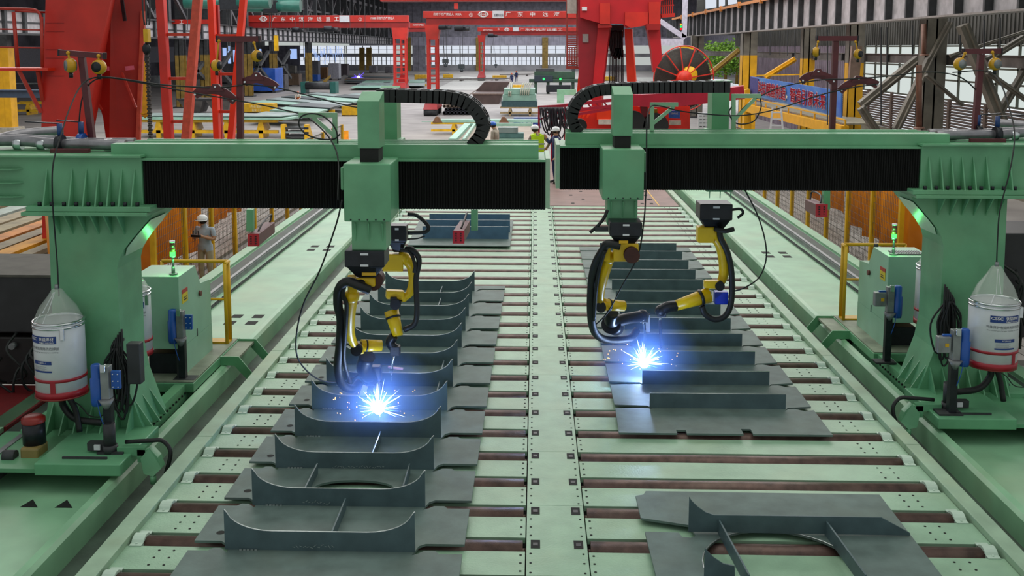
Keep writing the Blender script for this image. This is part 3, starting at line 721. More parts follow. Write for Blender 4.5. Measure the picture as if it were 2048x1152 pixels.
ROBC = robot('yellow welding robot under the front carriage of the right gantry, nearest the walkway', (1218, 1281, 440, 486, 11.03),
    [((1226, 503, 11.0), (1276, 503, 11.0), .15, .20), ((1214, 492, 11.0), (1214, 520, 11.05), .08, .08)],
    [(1218, 515, 11.1), (1209, 545, 11.2), (1202, 575, 11.35), (1200, 608, 11.55)],
    ((1201, 612, 11.55), (1195, 612, 11.55), (1212, 612, 11.6)),
    ((1208, 609, 11.6), (1248, 612, 11.7), .07, .062),
    ([(1225, 625, 11.75), (1222, 645, 11.85), (1250, 638, 12.0), (1285, 632, 12.15)], .07),
    [(1285, 640, 12.2), (1290, 665, 12.35), (1288, 695, 12.5), (1287, 720, 12.65)],
    [([(1240, 492, 10.9), (1215, 488, 10.9), (1206, 500, 10.95), (1190, 530, 11.1), (1183, 570, 11.3), (1182, 630, 11.5), (1190, 665, 11.7), (1215, 680, 11.9), (1260, 676, 12.1), (1274, 660, 12.2)], .046),
     ([(1210, 500, 10.9), (1198, 540, 11.1), (1191, 590, 11.3), (1188, 640, 11.5)], .022),
     ([(1292, 380, 10.9), (1288, 440, 10.9), (1276, 510, 11), (1245, 570, 11.2), (1215, 625, 11.5), (1185, 655, 11.7)], .008),
     ([(1215, 420, 11), (1208, 436, 11), (1195, 452, 11), (1180, 465, 11)], .018)], exC)
def exD(r):
    a = V(1441, 600, 12.8); MB().box(a.x-.07, a.x+.10, a.y, a.y+.12, a.z-.06, a.z+.10).build('blue_sensor_box', mat('bright_blue', '#1a3cc8', .35), r, bevel=.01)
    MB().cyl(V(1320, 640, 12.6), V(1322, 692, 12.6), .02).build('probe', DGREY, r)
ROBD = robot('yellow welding robot with a curved arm, hanging from the rear carriage of the right gantry', (1396, 1459, 404, 456, 12.85),
    [((1394, 468, 12.8), (1428, 468, 12.8), .17, .20)],
    [(1428, 468, 12.8), (1442, 490, 12.8), (1448, 520, 12.8), (1447, 550, 12.8), (1438, 572, 12.8)],
    ((1438, 570, 12.75), (1440, 568, 12.75), (1408, 568, 12.75)),
    ((1418, 590, 12.75), (1352, 611, 12.65), .10, .065),
    ([(1350, 612, 12.65), (1335, 614, 12.6), (1322, 622, 12.6)], .07),
    [(1320, 632, 12.6), (1321, 655, 12.6), (1322, 680, 12.6), (1322, 696, 12.6)],
    [([(1440, 455, 12.7), (1441, 475, 12.7), (1455, 505, 12.7), (1463, 545, 12.7), (1463, 600, 12.7), (1452, 630, 12.7), (1430, 639, 12.7), (1410, 628, 12.7), (1404, 612, 12.7)], .038),
     ([(1430, 458, 12.7), (1450, 462, 12.6), (1468, 458, 12.6)], .03),
     ([(1490, 380, 12.6), (1515, 430, 12.6), (1530, 480, 12.6), (1532, 520, 12.6), (1518, 555, 12.6), (1490, 575, 12.6), (1466, 583, 12.7)], .009),
     ([(1460, 420, 12.8), (1480, 418, 12.8), (1486, 426, 12.8), (1475, 436, 12.8)], .018)], exD, arm_w=.07)

# ================================================================ welding arcs (light, spatter, lit fume)
ARC = emis('arc_core', '#e8f0ff', 60); SPK = emis('spark_white', '#cfe0ff', 14); SPO = emis('spark_orange', '#ffb060', 8); SPB = emis('spark_blue', '#5c86ff', 5)
def fume(name, c, r, col, dens, label):
    m = bpy.data.materials.new(name); m.use_nodes = True; nt = m.node_tree; nt.nodes.clear(); N = nt.nodes; L = nt.links
    o = N.new('ShaderNodeOutputMaterial'); v = N.new('ShaderNodeVolumePrincipled'); v.inputs['Color'].default_value = (*col, 1); v.inputs['Anisotropy'].default_value = .0
    g = N.new('ShaderNodeNewGeometry'); s = N.new('ShaderNodeVectorMath'); s.operation = 'SUBTRACT'; s.inputs[1].default_value = c
    L.new(g.outputs['Position'], s.inputs[0]); ln = N.new('ShaderNodeVectorMath'); ln.operation = 'LENGTH'; L.new(s.outputs[0], ln.inputs[0])
    mr = N.new('ShaderNodeMapRange'); mr.inputs['From Min'].default_value = 0; mr.inputs['From Max'].default_value = r; mr.inputs['To Min'].default_value = dens; mr.inputs['To Max'].default_value = 0
    L.new(ln.outputs['Value'], mr.inputs['Value'])
    nz = N.new('ShaderNodeTexNoise'); nz.inputs['Scale'].default_value = 4; L.new(g.outputs['Position'], nz.inputs['Vector'])
    mu = N.new('ShaderNodeMath'); mu.operation = 'MULTIPLY'; L.new(mr.outputs[0], mu.inputs[0]); L.new(nz.outputs['Fac'], mu.inputs[1]); L.new(mu.outputs[0], v.inputs['Density'])
    L.new(v.outputs[0], o.inputs['Volume'])
    b = MB().ball(c, r, 24).build('welding_fume', m); tag(b, label, 'smoke', kind='stuff'); return b
def arc(c, power, label, side):
    c = Vector(c); a = thing('welding_arc', label, 'welding arc', c)
    MB().ball(c, .055, 12).build('arc_core', ARC, a)
    rnd = random.Random(5 if side < 0 else 9)
    for nm, mt, n, l0, l1, w in (('spark_streaks', SPK, 44, .10, .34, .0036), ('blue_sparks', SPB, 80, .08, .27, .0028)):
        m = MB()
        for k in range(n):
            d = Vector((rnd.gauss(0, 1), rnd.gauss(0, 1), rnd.gauss(0, 1))).normalized()
            if d.z < -.3: d.z = -d.z
            q = rnd.uniform(l0, l1); m.add([c+d*.03+d.orthogonal().normalized()*w, c+d*.03-d.orthogonal().normalized()*w, c+d*.03+d.cross(d.orthogonal()).normalized()*w, c+d*q], [(0, 1, 3), (1, 2, 3), (2, 0, 3)])
        tag(m.build(nm, mt, a), kind='stuff')
    m = MB()
    for k in range(34):
        p = c+Vector((rnd.uniform(-.5, .45), rnd.uniform(-.25, .3), rnd.uniform(-.05, .22))); m.ball(p, rnd.uniform(.0025, .0055), 6)
    tag(m.build('spatter_droplets', SPO, a), kind='stuff')
    l = bpy.data.lights.new('arc_light', 'POINT'); l.energy = power; l.color = (.40, .60, 1); l.shadow_soft_size = .04
    o = bpy.data.objects.new('arc_light', l); sc.collection.objects.link(o); o.location = c + Vector((0, -.05, .06))
    return a
CA = G(757, 818, .24); CB = G(1288, 727, .24)
arc(CA, 48, 'blue white welding arc with sparks on the panel of curved webs', -1)
arc(CB, 48, 'blue white welding arc with sparks on the panel of straight webs', 1)
fume('fume_left', CA, .70, (.22, .42, 1), 2.3, 'bluish welding fume glowing round the arc on the left panel')
fume('fume_right', CB, .70, (.22, .42, 1), 2.3, 'bluish welding fume glowing round the arc on the right panel')
# ================================================================ wire drums
def drum(c, r, zb, zt, label, rot, cone_z, full=True, cat='drum'):
    d = thing('welding_wire_drum', label, cat, (c[0], c[1], zb), 'white welding wire drums')
    m = MB().lathe((c[0], c[1], 0), [(0, zb+.01), (r, zb+.01), (r, zt-.03), (r-.01, zt-.01), (r-.02, zt-.10), (0, zt-.10)], 40); m.build('body', WHITE, d)
    m = MB()
    for z in (zt-.015, zt-.055): m.lathe((c[0], c[1], 0), [(r, z-.012), (r+.010, z-.008), (r+.010, z+.008), (r, z+.012), (r-.012, z+.012), (r-.012, z-.012)], 40)
    m.build('rim', CHROME, d)
    m = MB()
    for z0, z1 in ((zb+.17, zb+.20), (zb, zb+.065)): m.lathe((c[0], c[1], 0), [(r, z0), (r+.006, z0), (r+.006, z1), (r, z1)], 40)
    for a in (rot+.35, rot+2.2, rot+4.2):
        for k in range(4):
            t = a+k*.05; p = Vector((c[0]+(r+.006)*math.sin(t), c[1]-(r+.006)*math.cos(t), 0)); q = Vector((c[0]+(r+.006)*math.sin(t+.055), c[1]-(r+.006)*math.cos(t+.055), 0))
            m.add([p+Vector((0, 0, zb+.06)), q+Vector((0, 0, zb+.06)), q+Vector((0, 0, zb+.18)), p+Vector((0, 0, zb+.18))], [(0, 1, 2, 3)])
    m.build('red_band', mat('red_band', '#a01828', .4), d)
    if full:
        R = r+.004
        def patch(mb, a0, a1, z0, z1, rr=R):
            n = 10; vs = []
            for k in range(n+1):
                t = rot+(a0+(a1-a0)*k/n)/r
                for z in (z0, z1): vs.append((c[0]+rr*math.sin(t), c[1]-rr*math.cos(t), z))
            return mb.add(vs, [(2*k, 2*k+2, 2*k+3, 2*k+1) for k in range(n)])
        m = MB(); patch(m, -.165, .165, zt-.20, zt-.125); patch(m, -.11, .11, zt-.415, zt-.38); patch(m, -.11, .11, zt-.495, zt-.478); m.each('blue_label', TXTB, d)
        W = lambda s, a, w, z, h, mt, nm='lettering', b=.01: text(nm, s, (0, 0, z), w, h, mt, d, wrap=((c[0], c[1]), r+.007, rot+a/r), bold=b)
        W('CSSC', -.155, .12, zt-.168, .030, TXTW, b=.03); W('铁锚焊材', -.01, .155, zt-.17, .036, TXTW, b=.03); W('TIEMAO WELDING', -.01, .155, zt-.195, .014, TXTW)
        W('气体保护电弧焊用药芯焊丝', -.20, .40, zt-.265, .032, mat('grey_print', '#3c3e4c', .5), b=.0); W('Flux cored wire for gas shielded arc welding', -.19, .38, zt-.295, .015, mat('grey_print', '#3c3e4c'), b=0)
        W('YCJ501-1', -.04, .10, zt-.405, .016, TXTW)
        m = MB()
        for k in range(4): patch(m, -.10, .06-.02*(k % 2), zt-.437-.011*k, zt-.434-.011*k)
        m.build('label_print', mat('light_print', '#9a9ca8', .5), d)
        # clamp lever on the rim and vent holes
        t = rot+.9; p = Vector((c[0]+(r+.012)*math.sin(t), c[1]-(r+.012)*math.cos(t), zt-.09)); m = MB().box(p.x-.02, p.x+.02, p.y-.01, p.y+.012, p.z-.08, p.z+.04).build('clamp_lever', CHROME, d, bevel=.004)
    if cone_z:
        GL_ = mat('clear_plastic_hood', '#c9d2c8', .12, 0, .02, 3, alpha=.34)
        m = MB().lathe((c[0], c[1], 0), [(r-.012, zt-.0), (r*.72, zt+(cone_z-zt)*.42), (r*.40, zt+(cone_z-zt)*.75), (.05, cone_z), (.03, cone_z+.01)], 28); m.build('plastic_hood', GL_, d)
        m = MB().cyl((c[0], c[1], cone_z-.005), (c[0], c[1], cone_z+.05), .02, n=10); m.build('hood_nozzle', GREY, d)
        m = MB()
        for dx, dx2 in ((-.03, -.07), (.0, -.02)): m.bar((c[0]+dx*.3, c[1]-.045, cone_z-.02), (c[0]+dx2, c[1]-r*.72, zt+.10), .006)
        for dx in (-.09, -.03): m.bar((c[0]+dx, c[1]-r*.74, zt+.09), (c[0]+dx*1.6, c[1]-r*.93, zt), .006)
        m.build('hood_seam', WHITE, d)
    return d
drum((V(120, 700, 10.0).x, 10.0), .245, .51, 1.285, 'white wire drum with clear cone hood hanging left of the left gantry column', -.35, 1.585)
drum((V(1987, 640, 11.04).x, 11.04), .255, .575, 1.30, 'white wire drum with clear cone hood in front of the right gantry column', .10, 1.66)
drum((V(262, 600, 11.55).x, 11.55), .22, .44, 1.22, 'white wire drum half hidden behind the left gantry column', .3, 1.45, full=True)
drum((V(1866, 600, 13.0).x, 13.0), .22, .50, 1.27, 'white wire drum half hidden behind the right gantry column', -.3, 1.5, full=True)
def drum_cradle(x, y, z, s, label, ycol):
    d = thing('drum_cradle', label, 'bracket', (x, y, z-.5))
    MB().lathe((x, y, 0), [(0, z-.012), (.26, z-.012), (.26, z), (0, z)], 32).bar((x, y, z-.03), (x, ycol, z-.03), .12, .05).build('shelf', mat('brown_red_ring', '#7c2a20', .5), d)
    m = MB().tube(smooth_path([(x, y, z-.02), (x+s*.02, y+.05, z-.16), (x-s*.10, y+.05, z-.30), (x-s*.35, y+.1, z-.36)]), .035, 10)
    m.tube(smooth_path([(x+.05, y, z-.02), (x+.12, y+.02, z-.2), (x+.16, y, z-.42)]), .03, 10); m.build('corrugated_hose', BLACK, d)
    m = MB().tube(smooth_path([(x-.1, y-.02, z), (x+.15, y, z-.12), (x+.28, y, z-.25), (x+.45, y-.05, z-.20), (x+.5, y-.05, z+.1)]), .006, 6); m.build('thin_cable', BLACK, d)
drum_cradle(V(120, 700, 10.0).x, 10.0, .51, -1, 'shelf and corrugated hoses carrying the near left wire drum', 10.28)
drum_cradle(V(1987, 640, 11.04).x, 11.04, .575, 1, 'shelf and corrugated hoses carrying the near right wire drum', 11.77)

# ================================================================ blue torch cleaning units on black posts
def unit(px0, py0, Y, zbase, s, label, sc_=1.0, boxy=False):
    p = V(px0, py0, Y); k = sc_
    u = thing('torch_cleaning_station', label, 'torch cleaner', (p.x, Y, zbase), 'blue torch cleaning stations')
    X = lambda a: p.x+s*a*k
    def bx(a, b, y0, y1, z0, z1): return MB().box(min(X(a), X(b)), max(X(a), X(b)), Y+y0, Y+y1, p.z+z0*k, p.z+z1*k)
    bx(.06, .14, -.03, .05, -10 if False else (zbase-p.z)/k, -.30).build('post', BLKM, u)
    bx(-.0, .26, -.08, .10, (zbase-p.z)/k, (zbase-p.z)/k+.02).build('base_plate', DGREY, u)
    MB().lathe((X(.0), Y, p.z), [(0, -.38*k), (.055*k, -.37*k), (.062*k, -.33*k), (.062*k, -.10*k), (.05*k, -.09*k), (.05*k, .03*k), (.035*k, .045*k), (0, .05*k)], 20).build('blue_cylinder', BLUE, u)
    bx(.055, .14, -.05, .05, -.30, .03).build('valve_block', GREY, u, bevel=.006)
    bx(.07, .12, -.08, -.04, -.02, .06).build('clamp_head', CHROME, u, bevel=.004)
    bx(.15, .24, -.02, .02, -.20, -.02).build('mounting_plate', BLUE, u, bevel=.004)
    m = MB()
    for a in (.17, .22):
        for z in (-.05, -.12, -.18): m.cyl((X(a), Y-.026, p.z+z*k), (X(a), Y-.019, p.z+z*k), .006*k, n=8)
    m.each('bolt', WHITE, u, per=3)
    m = MB().cyl((X(.10), Y-.03, p.z-.40*k), (X(.10), Y-.03, p.z-.30*k), .02*k, .075*k, 18); m.build('funnel', GREY, u)
    m = MB().tube(smooth_path([(X(.02), Y-.06, p.z-.30*k), (X(.05), Y-.07, p.z-.45*k), (X(.08), Y-.05, p.z-.58*k)]), .005, 6); m.build('blue_hose', BLUE, u)
    if boxy:
        bx(.16, .30, -.05, .04, -.22, -.04).build('grey_housing', GREY, u, bevel=.01)
        bx(.185, .225, -.054, -.05, -.15, -.11).build('yellow_label', YELP, u)
unit(192, 737, 9.62, .04, 1, 'blue torch cleaning station on black post at the left column foot')
unit(345, 626, 12.0, -.01, 1, 'blue torch cleaning station on black post by the left control cabinet')
unit(1930, 665, 10.95, .04, -1, 'blue torch cleaning station with grey box at the right column foot', boxy=True)
unit(1796, 578, 12.95, -.01, -1, 'blue torch cleaning station with grey box by the right control cabinet', boxy=True)

# ================================================================ control cabinets on the trailing platforms
CAB = mat('cabinet_green', '#8dbba0', .35, 0, .05, 3)
def cabinet(P, bx, side, s):
    c = thing('control_cabinet', 'green control cabinet with sloped top and signal lamp on the %s gantry platform' % side, 'control cabinet', P(4.8, 2.7, 0))
    u0, u1 = 4.50, 5.06; y0, y1, y2 = 1.80, 2.6, 3.0
    prof = [(y0, .0), (y0, 1.26), (y0+.5, 1.30), (y1, 1.05), (y1, .98), (y2, .95), (y2, 0)]
    A = [P(u0, y, z) for y, z in prof]; B = [P(u1+.0, y, z) for y, z in prof]; n = len(prof)
    prof2 = [(y0, .36), (y0, 1.26), (y0+.55, 1.27), (y1, .99), (y2, .95), (y2, .0), (y0, .0)]
    # body above an open bay, side sheet running to the floor
    m = MB(); A = [P(u0, y, z) for y, z in prof2[:-1]]+[P(u0, y0, .36)] if False else None
    def solid(pr, ua, ub):
        from mathutils.geometry import tessellate_polygon
        A = [P(ua, y, z) for y, z in pr]; B = [P(ub, y, z) for y, z in pr]; n = len(pr); tri = tessellate_polygon([[Vector((y, z, 0)) for y, z in pr]])
        return MB().add(A+B, [tuple(t) for t in tri]+[tuple(i+n for i in t) for t in tri]+[(i, (i+1) % n, (i+1) % n+n, i+n) for i in range(n)])
    solid([(y0, .36), (y0, 1.26), (y0+.62, 1.27), (y1, 1.0), (y2, .96), (y2, .36)], u0, u1).build('body', CAB, c, bevel=.006)
    solid([(y0, .0), (y0, .36), (y2, .36), (y2, .0)], u0, u0+.03).build('side_sheet', CAB, c)
    m = MB(); bx(m, u1-.05, u1, y0, y0+.05, 0, .36); bx(m, u1-.05, u1, y2-.05, y2, 0, .36); bx(m, u0+.03, u0+.06, y0, y0+.05, 0, .36); m.build('frame_leg', DGREY, c)
    m = MB(); bx(m, u0+.1, u1-.1, y0+.15, y2-.2, .0, .26); m.build('power_unit', BLKM, c, bevel=.01)
    m = MB(); bx(m, u0-.006, u0, y0+.10, y0+.30, 1.02, 1.07); m.build('warning_sign_red', mat('warning_red', '#b02a22', .4), c)
    m = MB(); bx(m, u0-.006, u0, y0+.10, y0+.30, .90, 1.02); m.build('warning_sign_yellow', mat('warning_yellow', '#d6c21a', .4), c)
    m = MB(); bx(m, u0-.009, u0-.006, y0+.14, y0+.26, .93, .945); bx(m, u0-.009, u0-.006, y0+.14, y0+.26, .96, .97); m.build('warning_text', BLKM, c)
    m = MB().cyl(P(u0-.03, y1-.06, .88), P(u0, y1-.06, .88), .035); m.build('knob', mat('knob_brown', '#6a3326', .4), c)
    m = MB(); bx(m, u0-.005, u0, 2.4, 2.42, .35, .45); m.build('door_latch', DGREY, c)
    if s > 0:
        m = MB(); bx(m, u0+.1, u1-.05, y0+.1, y0+.35, 1.262, 1.272); m.build('vent_grille', DGREY, c)
        m = MB()
        for k in range(12): bx(m, u0+.11+k*.034, u0+.125+k*.034, y0+.1, y0+.35, 1.272, 1.278)
        m.each('vent_slat', GREY, c)
        m = MB().cyl(P(u0+.06, y0+.7, 1.22), P(u0+.06, y0+.7, 1.30), .03); m.build('lifting_eye', BLKM, c)
    # signal tower
    uL, yL = 4.60, y0+.12
    t = thing('signal_lamp', 'green lit signal tower on the %s control cabinet' % side, 'signal lamp', P(uL, yL, 1.265))
    m = MB().cyl(P(uL, yL, 1.265), P(uL, yL, 1.28), .05); m.cyl(P(uL, yL, 1.28), P(uL, yL, 1.36), .022); m.cyl(P(uL, yL, 1.36), P(uL, yL, 1.48), .014); m.cyl(P(uL, yL, 1.47), P(uL, yL, 1.49), .032); m.build('lamp_stand', GREY, t)
    m = MB().cyl(P(uL, yL, 1.49), P(uL, yL, 1.545), .032); m.build('green_lamp', emis('green_lamp', '#30ff40', 6), t)
    m = MB().cyl(P(uL, yL, 1.545), P(uL, yL, 1.60), .032); m.build('amber_lamp', mat('amber_lens', '#7a5a30', .3), t)
    m = MB().cyl(P(uL, yL, 1.60), P(uL, yL, 1.66), .032); m.build('red_lamp', mat('red_lens', '#6a3a30', .3), t)
    m = MB().cyl(P(uL, yL, 1.66), P(uL, yL, 1.68), .034); m.build('cap', WHITE, t)
    l = bpy.data.lights.new('lamp_glow', 'POINT'); l.energy = 3; l.color = (.1, 1, .2); l.shadow_soft_size = .03
    o = bpy.data.objects.new('lamp_glow', l); sc.collection.objects.link(o); o.location = P(uL-.06, yL-.05, 1.52)
cabinet(PL, BXL, 'left', -1); cabinet(PR, BXR, 'right', 1)

# coil of black cables hung on each column
def coil(P, side, u, y, zt, s):
    c = thing('cable_coil', 'bundle of black cables hanging in loops on the %s gantry column' % side, 'cable coil', P(u, y, zt-.9))
    m = MB().bar(P(u, y, zt), P(u, y+.1, zt), .03); m.build('hook', DGREY, c); rnd = random.Random(3)
    m = MB()
    for k in range(9):
        w = rnd.uniform(.05, .15); L = rnd.uniform(.42, .80); o = rnd.uniform(-.08, .08); yy = y-.01-.018*k*.4
        m.tube(smooth_path([P(u+o*.2, yy, zt-.05), P(u+o-w, yy, zt-L*.5), P(u+o-w*.4, yy, zt-L), P(u+o+w*.6, yy, zt-L*.93), P(u+o+w, yy, zt-L*.5), P(u+o*.2+.02, yy, zt-.05)], 5), .011, 7)
    for k in range(5): m.tube(smooth_path([P(u-.04+.02*k, y-.02, zt+.14-.03*k), P(u-.05+.03*k, y-.05, zt-.1), P(u-.04+.035*k, y-.04, zt-.55)], 5), .012, 7)
    m.build('cable_loops', BLACK, c)
coil(PL, 'left', 4.50, -.0, .98, -1); coil(PR, 'right', 4.56, -.0, 1.17, 1)
m = thing('junction_box', 'dark metal junction box behind the cable bundle on the left column', 'box', PL(4.33, .02, .55))
MB().box(PL(4.40, 0, 0).x, PL(4.26, 0, 0).x, 10.14, 10.26, .55, .98).build('housing', DGREY, m, bevel=.01)
# thick trunking pipes on the beam ends
def pipes(P, side, s, vb):
    t = thing('pipe_manifold', 'grey pipes with butterfly valves lying on the %s gantry end' % side, 'pipework', P(5.3, .3, 2.93))
    PG = mat('dull_aluminium_pipe', '#8f8c92', .35, .6, .15, 9)
    z = 3.0
    MB().tube(smooth_path([P(4.46, .30, z), P(4.95, .32, z+.01), P(5.2, .38, z), P(5.6, .40, z+.03), P(6.0, .45, z+.02), P(6.15, .5, z-.03)]), .055, 14).build('main_pipe', PG, t)
    MB().tube(smooth_path([P(4.46, .55, z), P(5.0, .58, z), P(5.5, .62, z+.02), P(6.0, .62, z+.04), P(6.25, .60, z+.02), P(6.2, .45, z)]), .055, 14).build('main_pipe', PG, t)
    MB().tube(smooth_path([P(5.95, .45, z+.02), P(5.85, .8, z+.06), P(5.5, 1.1, z+.08)]), .06, 14).build('branch_pipe', PG, t)
    for u in (5.15, 5.02):
        y = .36 if u > 5.1 else .58
        MB().cyl(P(u, y, z), P(u+.06, y, z), .10, n=24).build('valve_flange', BLKM if u > 5.1 or s > 0 else BLUE, t)
        MB().cyl(P(u+.03, y, z+.08), P(u+.03, y, z+.22), .028, n=12).build('valve_stem', mat('valve_blue', '#1e3f78', .4), t)
        MB().bar(P(u+.03, y, z+.22), P(u+(.38 if u > 5.1 else .28), y-.02, z+.24), .035, .012).build('valve_lever', BLKM, t)
    for u in (4.62, 5.35, 5.6): MB().cyl(P(u, .34 if u < 5 else .39, z), P(u+.08, .34 if u < 5 else .39, z), .062, n=18).build('pipe_clamp', CHROME, t)
    MB().box(min(P(4.8, 0, 0).x, P(5.2, 0, 0).x), max(P(4.8, 0, 0).x, P(5.2, 0, 0).x), P(0, .16, 0).y, P(0, .22, 0).y, 2.93, 2.97).build('pipe_support', MAROON, t)
    MB().box(min(P(6.0, 0, 0).x, P(6.14, 0, 0).x), max(P(6.0, 0, 0).x, P(6.14, 0, 0).x), P(0, .42, 0).y, P(0, .5, 0).y, 2.93, 3.0).build('pipe_support', DGREY, t)
pipes(PL, 'left', -1, BLKM); pipes(PR, 'right', 1, BLUE)

# ================================================================ maroon T stands with spring balancers, saddles and cables
BAL = mat('balancer_yellow', '#c9960f', .4, 0, .1, 8)
def tstand(top, base, bar_l, bar_r, Y, label, r=.032):
    t = thing('hoist_stand', label, 'stand', V(base[0], base[1], Y), 'maroon T shaped stands on the beams')
    MB().bar(V(*base, Y), V(*top, Y), r*2, up=(0, 1, 0)).build('post', MAROON, t)
    a, b = V(bar_l[0], bar_l[1], Y-.02), V(bar_r[0], bar_r[1], Y-.02); MB().bar(a, b, .06, .06).build('cross_bar', MAROON, t)
    MB().bar(a, a.lerp(b, .03), .07, .07).bar(a.lerp(b, .97), b, .07, .07).each('end_cap', BLKM, t)
tstand((163, 108), (186, 292), (118, 105), (211, 112), 10.9, 'maroon T stand at the outer end of the left gantry beam')
tstand((480, 82), (481, 286), (433, 78), (521, 78), 10.95, 'maroon T stand at the middle of the left gantry tray')
tstand((1671, 82), (1664, 260), (1632, 77), (1716, 77), 12.5, 'maroon T stand at the middle of the right gantry tray')
tstand((1962, 108), (1949, 272), (1925, 103), (2003, 102), 12.3, 'maroon T stand at the outer end of the right gantry beam')
def balancer(hang, body, Y, label, ang=.5, k=1.0, disc=False):
    h, b = V(*hang, Y), V(*body, Y)
    o = thing('spring_balancer', label, 'balancer', b-Vector((0, 0, .1)), 'yellow spring balancers under the T stands')
    MB().tube([h, h.lerp(b, .4), b], .012*k, 8).ball(h+Vector((0, 0, -.01)), .022*k).build('hook', BAL, o)
    M = Matrix.Rotation(ang, 3, 'Z') @ Matrix.Rotation(math.pi/2, 3, 'X')
    MB().lathe(b, [(0, -.05*k), (.05*k, -.05*k), (.075*k, -.03*k), (.08*k, 0), (.075*k, .03*k), (.05*k, .05*k), (0, .05*k)], 20, M).build('housing', BAL, o)
    MB().lathe(b, [(0, -.056*k), (.055*k, -.056*k), (.055*k, .056*k), (0, .056*k)], 20, M).build('spring_drum', GREY if disc else BLKM, o)
    MB().cyl(b-Vector((0, 0, .07*k)), b-Vector((0, 0, .13*k)), .022*k).build('cable_guide', BLKM, o)
balancer((136, 104), (141, 131), 10.85, 'yellow spring balancer with pale disc under the leftmost crossbar end', -.9, 1.0, True)
balancer((197, 110), (198, 134), 10.85, 'yellow spring balancer beside the leftmost maroon post', -.2)
balancer((438, 80), (433, 131), 10.9, 'ochre spring balancer above the larger left saddle', 1.2, .8)
balancer((508, 84), (514, 112), 10.9, 'dark yellow spring balancer tilted above the smaller left saddle', 1.0, .8)
balancer((1636, 82), (1632, 104), 12.45, 'amber spring balancer under the inner end of the middle right crossbar', 1.2, .75)
balancer((1711, 82), (1716, 108), 12.45, 'bright amber spring balancer under the outer end of the middle right crossbar', .6, .75)
balancer((1930, 105), (1920, 128), 12.25, 'orange spring balancer left of the rightmost maroon post', .3, .95, True)
balancer((1985, 103), (1990, 128), 12.25, 'orange spring balancer right of the rightmost maroon post', .3, .95, True)
def saddle(top, pts, Y, label):
    o = thing('cable_saddle', label, 'cable saddle', V(*top, Y), 'curved maroon cable saddles')
    P = smooth_path([V(x, y, Y) for x, y in pts], 5)
    m = MB()
    N = []
    for i in range(len(P)):
        d = (P[min(i+1, len(P)-1)]-P[max(i-1, 0)]).normalized(); N.append(Vector((-d.z, 0, d.x)) if d.x > 0 else Vector((d.z, 0, -d.x)))
    e = Vector((0, .03, 0))
    for i in range(len(P)-1): m.hexa(P[i]-N[i]*.045, P[i+1]-N[i+1]*.045, P[i+1]-N[i+1]*.045+e, P[i]-N[i]*.045+e, P[i]+N[i]*.045, P[i+1]+N[i+1]*.045, P[i+1]+N[i+1]*.045+e, P[i]+N[i]*.045+e)
    m.build('curved_arm', MAROON, o)
    t = V(*top, Y); mid = min(P, key=lambda p: abs(p.x-t.x)); m = MB().prism([mid+Vector((-.09, -.012, -.01)), mid+Vector((.09, -.012, -.01)), t+Vector((.03, -.012, 0)), t+Vector((-.03, -.012, 0))], (0, .05, 0)); m.build('hanger_plate', MAROON, o)
    m = MB()
    for p in (P[1], P[-2], t-Vector((0, 0, .03))): m.cyl(p+Vector((0, -.025, 0)), p+Vector((0, .02, 0)), .011, n=8)
    m.each('bolt', CHROME, o, per=3)
saddle((431, 168), [(389, 190), (400, 184), (420, 180), (440, 182), (455, 190), (470, 203)], 10.9, 'maroon curved cable saddle left of the second maroon post')
saddle((513, 145), [(488, 165), (500, 160), (515, 158), (532, 163), (545, 170), (552, 176)], 10.95, 'maroon curved cable saddle right of the second maroon post')
saddle((1636, 138), [(1603, 163), (1614, 154), (1630, 150), (1645, 151), (1660, 157), (1668, 164)], 12.45, 'maroon curved cable saddle in front of the banner end')
saddle((1717, 152), [(1680, 182), (1692, 172), (1708, 164), (1724, 161), (1742, 164), (1756, 170)], 12.45, 'maroon curved cable saddle right of the banner beside the yellow column')
def cable(label, pts, r=.008):
    P = smooth_path([V(*p) for p in pts], 8); o = MB().tube(P, r, 6).build('hanging_cable', BLACK)
    tag(o, label, 'cable', 'thin black hanging cables')
cable('black cable arching over the left end and running down into the left drum hood', [(118, 592, 10.0), (114, 520, 10.0), (110, 470, 9.95), (105, 400, 9.8), (106, 330, 9.8), (122, 270, 10.0), (140, 215, 10.3), (165, 168, 10.7), (200, 154, 10.85), (260, 160, 10.9), (330, 170, 10.9), (430, 175, 10.9), (485, 170, 10.9)])
cable('black cable sagging from the leftmost balancer past the maroon saddle to the green arm', [(160, 290, 11.0), (158, 250, 10.9), (165, 195, 10.9), (185, 163, 10.9), (220, 156, 10.9), (300, 169, 10.9), (388, 186, 10.85), (470, 200, 10.85), (560, 218, 10.8), (620, 238, 10.7), (672, 300, 10.2), (676, 400, 9.6)])
cable('black cable from the small left saddle sloping down behind the gantry post', [(485, 168, 10.95), (552, 175, 10.95), (620, 192, 10.95), (690, 210, 10.95), (716, 215, 10.9)])
cable('black cable loop on the green arm of the left gantry', [(676, 296, 10.4), (672, 260, 10.4), (650, 235, 10.4), (625, 227, 10.4), (603, 233, 10.4), (598, 250, 10.4), (612, 268, 10.4), (640, 278, 10.4), (668, 278, 10.4), (680, 268, 10.4)])
cable('black cable crossing in front of the banner from the right saddle to the right robot', [(1756, 168, 12.4), (1700, 176, 12.4), (1640, 190, 12.4), (1580, 210, 12.3), (1530, 224, 12.2), (1480, 231, 12.1), (1420, 229, 12.0), (1360, 222, 11.9), (1320, 212, 11.6), (1300, 215, 11.3), (1294, 250, 11.0), (1293, 300, 10.95), (1292, 380, 10.9)])
